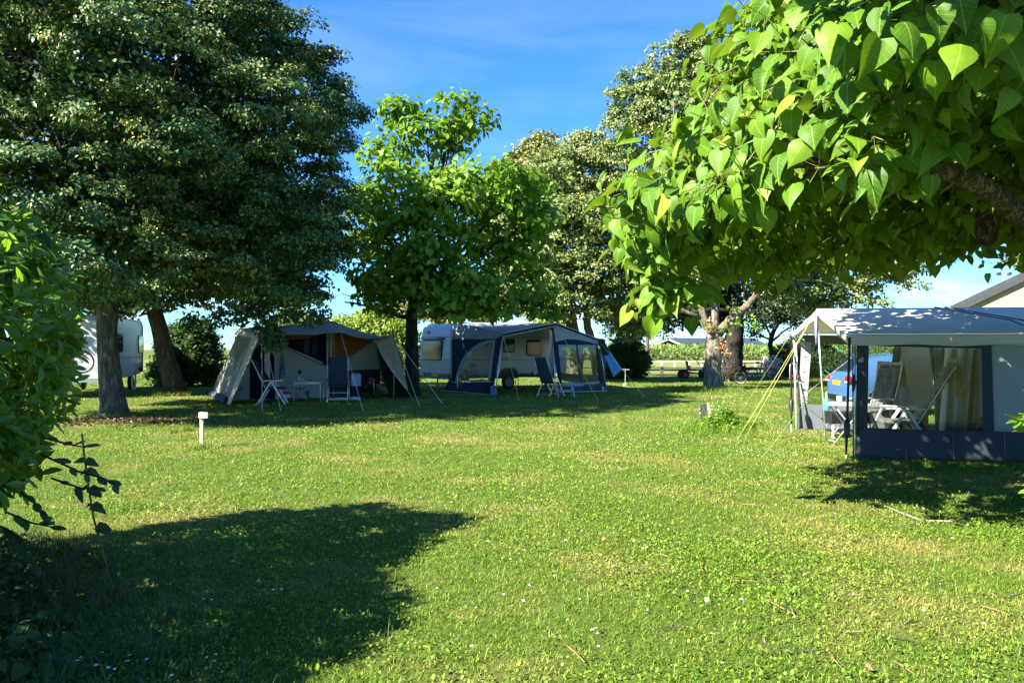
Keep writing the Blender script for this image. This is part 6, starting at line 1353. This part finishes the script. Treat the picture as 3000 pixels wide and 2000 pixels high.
for px_ in (2652, 2790, 2940):
    b = MB(); a_ = PL(px_, 1270, TA, TD) + nn * .02; b.bar(a_, Vector((a_.x, a_.y, .03)) + nn * .036, .012, .008); b.build('seam', M_TENTMID, RT)
tr = at(2905, 1000)[0]; b = MB(); b.sheet(ta(tr, .42) , ta(LEN, .42), ta(LEN, zA - .02), ta(tr - .03, zA - .02), 20, 8, wrinkle((nn.x, nn.y, 0), .02, 1, 3)); b.build('grey_panel', M_TENTGREY, RT, smooth=True, solid=.004)
# far wall with clear window
def bw(name, pts, mat, off=0, th=.004): return vpoly(RT, name, pts, TB, TD, mat, off, th)
bw('far_header', [(2352, 981), (2720, 985), (2720, 1016), (2360, 1006)], M_TENTMID); bw('far_edge', [(2348, 1000), (2378, 1003), (2364, 1182), (2338, 1184)], M_TENTGREY, .004)
bw('far_skirt', [(2340, 1183), (2720, 1195), (2720, 1258), (2333, 1256)], M_TENTMID, .004); bw('window_film', [(2372, 1004), (2620, 1010), (2620, 1196), (2362, 1184)], M_FILM, 0, .002)
# dark divider, grey inner sheet and more cloth seen through the window, at the far wall
bw('far_divider', [(2618, 1010), (2640, 1012), (2628, 1200), (2592, 1200)], M_TENTDARK, .03); bw('inner_sheet', [(2640, 1012), (2718, 1014), (2732, 1100), (2726, 1200), (2618, 1198)], M_LINING, .04)
bw('far_divider', [(2718, 1014), (2782, 1018), (2768, 1200), (2744, 1205), (2732, 1100)], M_BLACKC, .03)
# inner bedroom wall and striped curtains (behind the right half of the window)
IN = TA + Vector((.25, 2.0, 0))
b = MB(); a0, a1 = PL(2772, 1018, IN, TD), PL(2990, 1022, IN, TD); b.sheet(Vector((a0.x - .12, a0.y, .25)), Vector((a1.x, a1.y, .25)), a1 + Vector((0, 0, .25)), a0 + Vector((0, 0, .2)), 60, 6, lambda u, v: (0, -.07 * abs(math.sin(u * 22)) - .02 * math.sin(u * 50), 0)); b.build('curtain', M_CURTAIN, RT, smooth=True, solid=.006)
b = MB(); b.slab([Vector((a0.x - .05, a0.y + .25, .02)), Vector((a1.x + .5, a1.y + .2, .02)), a1 + Vector((.5, .2, .2)), a0 + Vector((-.05, .25, .2))], .02); b.build('inner_wall', M_TENTMID, RT)
for pts in ([(2851, 1024), (2862, 1024), (2847, 1250), (2833, 1246)],):
    vpoly(RT, 'curtain_band', pts, IN + nn * .16, TD, M_BLACKC)
b = MB(); b.tube([ta(.55, zA - .05, TA) + Vector((0, .12, 0)), ta(2.2, zA - .06, TA) + Vector((0, .12, 0))], .008, 6); b.build('curtain_rail', M_ALU, RT)
# right end wall of the tent (out of the frame) so that the room is closed
b = MB(); b.slab([ta(LEN, 0), ta(LEN, zA), ta(LEN, zM, TM), ta(LEN, zB, TB), ta(LEN, 0, TB)], .01); b.build('end_wall', M_TENTGREY, RT)
b = MB(); b.slab([ta(2.9, 0, TB), ta(LEN, 0, TB), ta(LEN, zB - .02, TB), ta(2.9, zB - .02, TB)], .008); b.build('far_wall', M_TENTGREY, RT)
# poles
for a, g, m_, r_ in ((ta(.0, zA - .02), G(2506, 1346), M_ALU, .016), (ta(-.03, zA - .02) + Vector((-.01, -.02, 0)), G(2500, 1343), plain('blue_pole', (.10, .22, .40), .4, .1, metal=.4), .011), (gM + Vector((.0, 0, -.05)), G(2420, 1297), M_ALU, .016), (ta(-.04, zB - .03, TB), G(2334, 1257), M_WPIPE, .020), (ta(-.0, zB - .03, TB), G(2343, 1256), M_ALU, .014)):
    b = MB(); b.tube([a, g], r_, 8); b.build('pole', m_, RT, smooth=True)
b = MB(); b.tube([ta(ov * .5, zM - .03, TM), ta(LEN, zM - .03, TM)], .014, 6); b.tube([gA + Vector((.05, 0, -.03)), gM + Vector((.05, 0, -.03)), gB + Vector((.05, 0, -.03))], .014, 6); b.build('frame_pole', M_ALU, RT)
fold = plain('blue_white_tie', (.2, .24, .45), .8, .5, 20)
b = MB(); b.tube([gM + Vector((-.03, -.03, -.1)), gM + Vector((-.025, -.03, -.45)), gM + Vector((-.02, -.02, -.62))], [.028, .022, .012], 7, noise=.2); b.build('rolled_tie', fold, RT, smooth=True)
# ratchet storm straps with dark tensioners
for top, px, py in ((ta(-.05, zA - .03) + Vector((-.04, -.05, 0)), 2478, 1358), (ta(-.08, zB - .05, TB), 2318, 1262)):
    g = G(px, py); k_ = top.lerp(g, .66); b = MB(); b.bar(top, k_, .035, .006, up=(0, 1, 0)); s_ = b.build('storm_strap', M_BLACK, RT)
    b = MB(); b.tube([k_, k_.lerp(g, .10), k_.lerp(g, .3), k_.lerp(g, .45), k_.lerp(g, .8)], [.03, .045, .042, .022, .012], 8); b.build('tension_spring', M_BLACK, s_, smooth=True)
    b = MB(); b.tube([k_.lerp(g, .8), g], .012, 6); b.build('strap_peg', M_WHITE if px < 2400 else M_YELLOW, s_)
b = MB(); q = ta(.01, 1.12) + Vector((-.05, -.06, 0)); b.tube([q + Vector((0, 0, .12)), q, q + Vector((-.01, 0, -.14))], [.012, .035, .012], 6, noise=.3); b.build('strap_knot', M_BLACK, RT)
# yellow guy ropes
for a, g in ((gB, G(2166, 1213)), (gM, G(2183, 1282)), (gM + Vector((.02, .02, 0)), G(2161, 1286))):
    rope(RT, a, g, M_YELLOW, .0036)
b = MB(); la, lb_ = ta(0, zA - .1) + Vector((-.06, 0, 0)), G(2230, 1345); b.tube([la.lerp(lb_, i / 6) for i in range(7)], .002, 5); b.build('guy_rope', plain('dull_green_cord', (.22, .34, .14), .8), RT)
# washing line with pegs along the gable
pa, pb = ta(.05, 1.55, TA) + Vector((.05, .1, 0)), ta(.0, .62, TB) + Vector((0, -.2, 0))
b = MB(); b.tube([pa.lerp(pb, i / 8) for i in range(9)], .004, 5); wl = b.build('washing_line', M_ROPE, RT)
cols = [M_TURQ, plain('green_peg', (.02, .30, .16), .5), M_REDP]
for i, (x, y, Y_) in enumerate(((2460, 1027, 13.2), (2411, 1097, 14.0), (2424, 1090, 13.8), (2366, 1167, 15.0), (2359, 1171, 15.1))):
    c_ = W(x, y, Y_); b = MB(); b.bar(c_ + Vector((-.045, 0, .035)), c_ + Vector((.045, 0, -.035)), .018, .016); b.build('clothes_peg', cols[(1, 1, 1, 1, 2)[i]], wl)
for i, (x, y) in enumerate(((2364, 1028), (2360, 1045), (2358, 1062), (2356, 1090), (2352, 1118), (2348, 1122), (2331, 1115), (2332, 1155))):
    c_ = W(x, y, 15.3); b = MB(); b.bar(c_ + Vector((-.03, 0, .01)), c_ + Vector((.03, 0, -.01)), .02, .018); b.build('clothes_peg', (M_BLACK, M_REDP, M_YELLOW, M_REDP, M_BLACK, M_WHITE, M_WHITE, M_WHITE)[i], wl)

# ---- in and around the tent
TQ = G(2478, 1294); TZ = -.15
tq = Vector((W(2478, 1200, 12.95).x, 12.95, 0))
table('folding_table', 'small grey folding table with crossed metal legs in the open gable', tq, TZ, .62, .50, .70, M_GREYT, M_ALU, crossed=True, thick=.045, leg_r=.012)
tt = tq + Vector((0, 0, .703))
b = MB(); b.lathe([(.042, 0), (.046, .01), (.046, .105), (.040, .105), (.038, .02), (0, .02)], tt + Vector((-.08, .06, 0)), 16); tag(b.build('cup', plain('mint_cup', (.25, .62, .55), .4, .04), smooth=True), 'mint green cup on the small grey folding table', 'cup')
for dx, dy, h, lb_ in ((.03, .02, .11, 'clear drinking glass beside the mint green cup'), (.12, -.05, .14, 'taller clear glass at the right of the small grey table')):
    b = MB(); b.lathe([(.030, 0), (.036, h), (.033, h), (.027, .012), (0, .012)], tt + Vector((dx, dy, 0)), 14); tag(b.build('drinking_glass', film('glass_' + str(h), (.9, .92, .92), .15, .02, 0), smooth=True), lb_, 'glass')
q = W(2418, 1200, 13.0); b = MB(); b.lathe([(.045, 0), (.052, .01), (.050, .10), (.036, .17), (.018, .20), (.016, .24), (0, .24)], q + Vector((-.0, -.05, 0)), 16); t = thing('spray_bottle', 'turquoise plastic bottle hanging at the middle gable pole', 'bottle', q); b.build('bottle_body', M_TURQ, t, smooth=True)
b = MB(); b.tube([q + Vector((0, -.05, .24)), q + Vector((0, -.05, .30))], .014, 8); b.build('cap', M_WHITE, t)
# chairs
q = W(2690, 1260, 12.4); chair('camp_chair', 'white armed recliner with striped pad and towel over its back inside the tent window', (6.22, 12.3, 0), PI - .3, M_STRIPE, M_WHITE, .55, .45, .9, .56, flat=True, cover=M_BEIGE)
chair('camp_chair', 'recliner draped with a beige towel beyond the small grey folding table', (6.75, 14.4, 0), PI + .35, M_STRIPE, M_WHITE, .3, .45, .82, .54, flat=True, cover=plain('sunlit_beige_towel', (.50, .39, .33), .9, .08, 5, .3, 60))
# pop up pet tent
pq = Vector((8.05, 12.75, 0)); t = thing('pet_tent', 'small dark grey pop up dog tent inside the tent window', 'pet tent', pq)
b = MB(); prof_ = [(.62, 0), (.60, .14), (.50, .34), (.30, .52), (.10, .60), (0, .61)]
for i in range(len(prof_) - 1): pass
b.lathe(prof_, pq, 20); b.build('dome', plain('dog_tent_cloth', (.06, .06, .065), .85, .15, 5, .2), t, smooth=True)
b = MB()
for a in (0.6, 2.2): b.tube([pq + Vector((math.cos(a) * r * 1.01, math.sin(a) * r * 1.01, z + .005)) for r, z in prof_] + [pq + Vector((-math.cos(a) * r * 1.01, -math.sin(a) * r * 1.01, z + .005)) for r, z in prof_[::-1]], .009, 5)
b.build('hoop', M_BLACK, t)
b = MB(); c_ = pq + Vector((-.25, -.535, .17)); b.lathe([(.0, 0), (.15, 0), (.15, .02), (0, .02)], c_, 16, M=Matrix.Rotation(PI / 2, 3, 'X') @ Matrix.Rotation(.42, 3, 'Y')); b.build('entrance_shade', M_BLACKC, t)  # black disc standing for the shade inside the pet tent
q = Vector((6.1, 14.0, 0)); b = MB(); b.box(q + Vector((0, 0, .36)), (.75, .4, .2)); b.box(q + Vector((0, 0, .12)), (.7, .36, .03)); t = thing('camp_kitchen', 'dark low kitchen box standing behind the small grey folding table', 'cooker', q); b.build('body', M_BLACK, t, bevel=.02)
for sx in (-.33, .33):
    b = MB(); b.bar(q + Vector((sx, -.17, 0)), q + Vector((sx, -.17, .26)), .03, .03); b.bar(q + Vector((sx, .17, 0)), q + Vector((sx, .17, .26)), .03, .03); b.build('leg', M_WHITE, t)
q = Vector((7.35, 14.5, 0)); b = MB(); b.box(q + Vector((0, 0, .25)), (.5, .35, .46)); tag(b.build('cool_box', M_BLACK, bevel=.03), 'dark cool box behind the striped recliner inside the tent', 'box')

# ================================================================ blue car behind the tent
M_CARB = plain('blue_car_paint', (0.085, 0.20, 0.44), 0.25, 0.03, 2, spec=.5, coat=.6)
M_CARGL = plain('car_glass', (0.02, 0.028, 0.035), 0.05, 0.05, spec=.8)
cq = Vector((8.12, 19.25, 0)); CAZ = -.08
CAR = thing('parked_car', 'metallic blue hatchback parked behind the near awning tent, rear to the left', 'car', cq, CAZ)    # local x from the rear bumper forward, y to its left
# body cross-sections swept along the car: (x, half width, bottom, belt z, roof z, roof half width)
sec = [(-.02, .70, .42, .62, .66, .60), (.02, .80, .30, .80, .92, .66), (.12, .86, .24, .92, 1.02, .70), (.30, .88, .22, .95, 1.30, .62), (.55, .89, .22, .96, 1.44, .60), (1.2, .90, .22, .95, 1.50, .61), (2.0, .90, .22, .94, 1.49, .61), (2.6, .90, .22, .93, 1.36, .60), (3.2, .90, .22, .92, 1.00, .66), (3.7, .87, .24, .84, .88, .66), (4.05, .78, .30, .66, .70, .60), (4.15, .68, .40, .55, .58, .52)]
b = MB(); K = 14; vs = []
for x, hw, zb, zl, zr, rw in sec:
    half_ = [(hw * .55, zb), (hw * .94, zb + .03), (hw, (zb + zl) / 2), (hw * .98, zl), (rw + (hw - rw) * .35, zl + (zr - zl) * .62), (rw, zr - (.05 if zr > 1.1 else .01)), (rw * .55, zr)]
    vs += [Vector((x, y, z)) for y, z in half_] + [Vector((x, -y, z)) for y, z in half_[::-1]]
n_ = len(sec); fs = [(i * K + k, i * K + (k + 1) % K, (i + 1) * K + (k + 1) % K, (i + 1) * K + k) for i in range(n_ - 1) for k in range(K)]
fs += [tuple(range(K - 1, -1, -1)), tuple((n_ - 1) * K + k for k in range(K))]
b.add(vs, fs); b.build('body', M_CARB, CAR, local=True, smooth=True, sub=2)
def side_pt(x, f, s_=-1, out=.012):
    for i in range(n_ - 1):
        if sec[i][0] <= x <= sec[i + 1][0]:
            t = (x - sec[i][0]) / (sec[i + 1][0] - sec[i][0]); _, hw, zb, zl, zr, rw = [p * (1 - t) + q_ * t for p, q_ in zip(sec[i], sec[i + 1])]
            y0, z0, y1, z1 = hw * .98, zl, rw + (hw - rw) * .1, zr - .08
            return Vector((x, s_ * (y0 + (y1 - y0) * f + out), z0 + (z1 - z0) * f))
for s_ in (-1, 1):
    for x0, x1, nm in ((.62, 1.0, 'quarter_window'), (1.06, 1.80, 'rear_side_window'), (1.86, 2.75, 'front_side_window')):
        pts = [side_pt(x0 + .06, .12, s_), side_pt(x1, .10, s_), side_pt(x1, .78 if x1 < 2.5 else .25, s_), side_pt(x0 + (.16 if x0 < 1 else 0), .78, s_)]
        b = MB(); b.slab(pts, .012); b.build('window', M_CARGL, CAR, local=True)
b = MB(); b.slab([Vector((.11, -.56, 1.05)), Vector((.11, .56, 1.05)), Vector((.36, .50, 1.37)), Vector((.36, -.50, 1.37))], .03); b.build('rear_window', M_CARGL, CAR, local=True)
b = MB(); b.box((.42, 0, 1.455), (.22, 1.0, .025)); b.build('spoiler', M_BLACK, CAR, local=True, bevel=.01)
for s_ in (-1, 1):
    b = MB(); b.box((.075, s_ * .72, .86), (.16, .28, .17)); tl = b.build('tail_light', M_TAIL, CAR, local=True, bevel=.04)
    b = MB(); b.box((.045, s_ * .72, .80), (.12, .24, .045)); b.build('reverse_lamp', M_WHITE, tl, local=True, bevel=.01)
b = MB(); b.box((.0, 0, .76), (.03, .52, .115)); np_ = b.build('number_plate', M_PLATE, CAR, local=True, bevel=.004)
b = MB(); b.box((.02, 0, .40), (.14, 1.35, .13)); b.build('bumper_insert', M_BLACK, CAR, local=True, bevel=.03)
b = MB(); b.bar((.2, 0, 1.08), (.23, .35, 1.13), .02, .015); b.build('rear_wiper', M_BLACK, CAR, local=True)
for x in (.78, 3.35):
    for s_ in (-1, 1): wheel(CAR, (x, s_ * .80, .31), .31, .18, s_)
    for s_ in (-1, 1):
        b = MB(); b.torus((x, s_ * .875, .33), .345, .025, 'Y', 24, 6); b.build('wheel_arch', M_BLACK, CAR, local=True)
# ================================================================ play corner: pedal kart, bicycles, picnic tables
kq = G(2035, 1108); KZ = .05
PKT = thing('pedal_kart', 'four wheeled pedal go kart with red rims and black bucket seat', 'go kart', kq, KZ)
for x in (-.62, .52):
    for y in (-.36, .36):
        c_ = Vector((x, y, .235)); b = MB(); b.torus(c_, .165, .07, 'Y', 24, 8); w_ = b.build('wheel', M_RUBBER, PKT, local=True, smooth=True)
        b = MB(); b.lathe([(0, -.05), (.115, -.06), (.125, .06), (0, .05)], c_, 16, M=Matrix.Rotation(PI / 2, 3, 'X')); b.build('rim', M_REDP, w_, local=True)
b = MB(); b.bar((-.72, 0, .30), (.75, 0, .27), .07, .07); b.bar((-.62, -.36, .24), (-.62, .36, .24), .04, .04); b.bar((.52, -.36, .24), (.52, .36, .24), .04, .04); b.bar((-.55, -.2, .34), (.1, -.2, .3), .05, .05); b.bar((-.55, .2, .34), (.1, .2, .3), .05, .05); b.build('chassis', M_BLACK, PKT, local=True)
b = MB(); b.box((.62, 0, .38), (.42, .24, .09), M=Matrix.Rotation(.25, 3, 'Y')); b.build('nose', M_BLUEP, PKT, local=True, bevel=.03)
b = MB(); b.box((-.18, 0, .46), (.42, .40, .06)); b.box((-.40, 0, .70), (.07, .38, .50), M=Matrix.Rotation(-.2, 3, 'Y')); b.build('seat', M_BLACK, PKT, local=True, bevel=.03)
b = MB(); b.tube([(.56, 0, .34), (.18, 0, .86)], .015, 7); b.build('steering_column', M_BLACK, PKT, local=True)
b = MB(); b.torus((.16, 0, .88), .16, .014, 'Y', 24, 6, M=Matrix.Rotation(.0, 3, 'Z') @ Matrix.Rotation(PI / 2.9, 3, 'Y') @ Matrix.Rotation(PI / 2, 3, 'X')); b.tube([(.16, -.15, .88), (.16, .15, .88)], .012, 6); b.build('steering_wheel', M_BLACK, PKT, local=True, smooth=True)
for y in (-.36, .36):
    b = MB(); b.box((-.64, y, .47), (.34, .16, .025)); b.build('mudguard', M_BLACK, PKT, local=True, bevel=.01)
bq = Vector((W(2136, 1100, 35).x, 35, 0))
bicycle('bicycle', 'dark red and black bicycle leaning behind the sunlit trunk', bq, -.55, plain('dark_red_frame', (.03, .008, .01), .5, .1), .30, .10)
bicycle('bicycle', 'small teal bicycle standing before the right picnic bench', Vector((W(2232, 1100, 40.5).x, 40.5, 0)), .1, plain('teal_frame', (.05, .18, .2), .35, .1), .30, .06)
def picnic(label, loc, rz):
    t = thing('picnic_table', label, 'picnic table', loc, rz, 'picnic tables')
    for y in (-.28, -.09, .09, .28): b = MB(); b.box((0, y, .74), (1.7, .16, .04)); b.build('top_plank', M_DWOOD, t, local=True)
    for y in (-.68, .68): b = MB(); b.box((0, y, .44), (1.7, .24, .045)); b.build('bench', M_DWOOD, t, local=True)
    for x in (-.6, .6):
        for s_ in (-1, 1): b = MB(); b.bar((x, s_ * .62, 0), (x, s_ * .2, .72), .05, .09); b.build('leg', M_DWOOD, t, local=True)
        b = MB(); b.bar((x + .052, -.8, .39), (x + .052, .8, .39), .05, .09); b.build('crossbeam', M_DWOOD, t, local=True)
picnic('dark wooden picnic table behind the pedal kart and sunlit trunk', Vector((W(2095, 1090, 47.3).x, 47.3, 0)), 0.02)
picnic('dark wooden picnic table near the grey meter box', Vector((W(2207, 1090, 46.8).x, 46.8, 0)), 0.03)
q = Vector((W(2243, 1090, 46).x, 46, 0)); t = thing('meter_cabinet', 'light grey utility cabinet on a post beside the picnic table', 'cabinet', q)
b = MB(); b.box(q + Vector((0, 0, .95)), (.26, .2, .42)); b.build('box', M_GREYC, t, bevel=.01); b = MB(); b.box(q + Vector((0, 0, .37)), (.12, .12, .74)); b.build('post', M_GWOOD, t)
q = Vector((W(2264, 1090, 42).x, 42, 0)); n = 700; pos = np.stack([q.x + RNG.normal(0, .26, n), q.y + RNG.normal(0, .2, n), np.clip(RNG.normal(.62, .28, n), .05, 1.2)], 1)
t = thing('flowering_shrub', 'pale white flowering shrub beside the grey utility cabinet', 'shrub', q)
leaves('blossom', pos, RNG.normal(size=(n, 3)), RNG.normal(size=(n, 3)), RNG.uniform(.05, .12, n), T_LEAF, plain('white_blossom', (.62, .55, .50), .9, .1), t)
b = MB()
for _ in range(8): b.tube([q, q + Vector((random.uniform(-.3, .3), random.uniform(-.2, .2), random.uniform(.5, .9)))], .012, 5)
b.build('stem', M_TWIG, t)
q = Vector((W(2279, 1098, 40).x, 40, W(2279, 1098, 40).z - .12)); b = MB(); b.ico((q.x, q.y, .16), .17, 3); tag(b.build('ball', M_REDP, smooth=True), 'red ball lying beside the white flowering shrub', 'ball')
q = Vector((W(2324, 1100, 38).x, 38, 0)); t = thing('cart_frame', 'white tubular hand cart frame near the dark pointed bush', 'cart', q)
b = MB(); b.tube([q + Vector((-.18, 0, .1)), q + Vector((-.16, 0, .82)), q + Vector((-.1, 0, .88)), q + Vector((.12, 0, .88)), q + Vector((.16, 0, .82)), q + Vector((.17, 0, .1))], .018, 7); b.build('handle', M_WHITE, t, smooth=True)
b = MB(); b.box(q + Vector((0, -.2, .26)), (.38, .45, .12)); b.build('tray', plain('dull_red_tray', (.16, .03, .025), .6), t, bevel=.03)
for x in (-.2, .2):
    b = MB(); b.torus(q + Vector((x, -.3, .13)), .09, .04, 'X', 16, 6); b.build('wheel', M_RUBBER, t, smooth=True)
# ================================================================ fallen catalpa pods, twigs, dry leaves, dead branches
PODS = [(1790, 1418, 1835, 1432, 0), (1955, 1560, 2040, 1548, 1), (2060, 1570, 2095, 1610, 0), (2058, 1640, 2062, 1690, 1), (2255, 1680, 2390, 1690, 0), (2120, 1706, 2240, 1712, 1), (2235, 1706, 2350, 1708, 0), (2225, 1755, 2340, 1815, 1), (2320, 1785, 2338, 1825, 1), (2470, 1746, 2570, 1756, 1),
        (2610, 1665, 2690, 1658, 1), (2720, 1715, 2780, 1710, 0), (2765, 1635, 2860, 1630, 1), (2730, 1585, 2755, 1625, 1), (2870, 1780, 2960, 1810, 1), (2890, 1740, 2925, 1765, 1), (2940, 1765, 2995, 1745, 0), (1880, 1853, 2025, 1848, 0), (2275, 1910, 2450, 1922, 0), (2220, 1880, 2275, 1930, 0),
        (2470, 1860, 2560, 1868, 1), (2560, 1866, 2700, 1893, 0), (2640, 1840, 2700, 1825, 0), (2430, 1925, 2470, 1970, 1), (2610, 1940, 2680, 1985, 1), (1655, 1895, 1720, 1955, 1), (1760, 1675, 1780, 1700, 0), (1920, 1630, 1965, 1640, 1), (2540, 1490, 2610, 1530, 1), (2675, 1505, 2730, 1518, 1), (2170, 1480, 2230, 1486, 1), (2820, 1565, 2860, 1572, 1), (2850, 1980, 2900, 1996, 0)]
MP = [plain('dark_pod', (.055, .042, .04), .8, .3, 14), plain('tan_pod', (.24, .145, .075), .8, .25, 14)]
for i, (xa, ya, xb, yb, k_) in enumerate(PODS):
    a, c_ = G(xa, ya, .018), G(xb, yb, .018); m_ = a.lerp(c_, .5) + Vector((random.uniform(-.02, .02), random.uniform(-.02, .02), .008)); b = MB(); b.tube([a, a.lerp(m_, .5), m_, m_.lerp(c_, .5), c_], [.0015, .0034, .0040, .0032, .0014], 6)
    ln = ('long ' if (c_ - a).length > .24 else 'short ') + ('dark brown' if k_ == 0 else 'tan'); my = (ya + yb) / 2; mx = (xa + xb) / 2
    wh = 'along the bottom edge of the lawn' if my > 1830 else ('on the lawn towards the right edge' if mx > 2600 and my > 1560 else ('on the lawn just below the near awning tent' if my < 1580 and mx > 2400 else ('in the middle of the open foreground lawn' if mx > 2150 else 'on the lawn right of the big shadow')))
    tag(b.build('fallen_pod', MP[k_], smooth=True), ln + ' dry catalpa pod ' + wh, 'pod', ln + ' fallen pods ' + wh)
t = thing('fallen_branch', 'forked dead grey branch lying on the lawn before the near tent', 'branch', G(2700, 1520))
b = MB(); pts = [G(2590, 1485, .02), G(2640, 1512, .035), G(2700, 1530, .02), G(2790, 1536, .03), G(2845, 1524, .05)]; b.tube(pts, [.004, .009, .010, .008, .003], 6, noise=.1); b.tube([pts[2], G(2660, 1545, .03), G(2610, 1550, .03)], [.007, .005, .002], 5); b.tube([pts[3], G(2825, 1545, .03)], [.005, .002], 5); b.build('wood', plain('grey_dead_wood', (.26, .21, .16), .9, .2, 12), t)
t = thing('brush_pile', 'small heap of dry cut twigs at the foot of the sunlit trunk', 'twigs', G(2140, 1142))
b = MB(); c0 = G(2142, 1142)
for _ in range(26):
    p = c0 + Vector((random.uniform(-.42, .55), random.uniform(-.2, .2), random.uniform(.02, .16))); d = Vector((random.uniform(-1, 1), random.uniform(-.5, .5), random.uniform(-.15, .3))) * .35; b.tube([p - d * .5, p + Vector((0, 0, .03)), p + d * .5], [.008, .008, .004], 5)
b.build('twig', plain('pale_twig', (.42, .28, .19), .9, .2, 10), t)
n = 420; y = np.sqrt(RNG.uniform(3.7 ** 2, 19 ** 2, n)); x = RNG.uniform(-.62, .66, n) * y
tag(leaves('fallen_leaves', np.stack([x, y, np.full(n, .035)], 1), np.array([0, 0, 1.0]) + RNG.normal(0, .45, (n, 3)), RNG.normal(size=(n, 3)) * np.array([1, 1, .2]), RNG.uniform(.018, .05, n), T_LEAF, leaf_mat('fallen_leaf', [(0, (.12, .05, .025)), (.6, (.30, .15, .07)), (1, (.42, .28, .13))], (.3, .15, .05), .1)), kind='stuff')
# dry earth and litter at the foot of the front linden
n = 1300; c0 = G(310, 1235); y = c0.y + RNG.normal(0, .6, n); x = c0.x + RNG.normal(.2, 1.3, n)
tag(leaves('leaf_litter', np.stack([x, y, np.full(n, .03)], 1), np.array([0, 0, 1.0]) + RNG.normal(0, .5, (n, 3)), RNG.normal(size=(n, 3)) * np.array([1, 1, .2]), RNG.uniform(.04, .09, n), T_LEAF, leaf_mat('litter_leaf', [(0, (.05, .03, .02)), (.6, (.13, .08, .045)), (1, (.24, .16, .09))], (.2, .1, .05), .1)), kind='stuff')
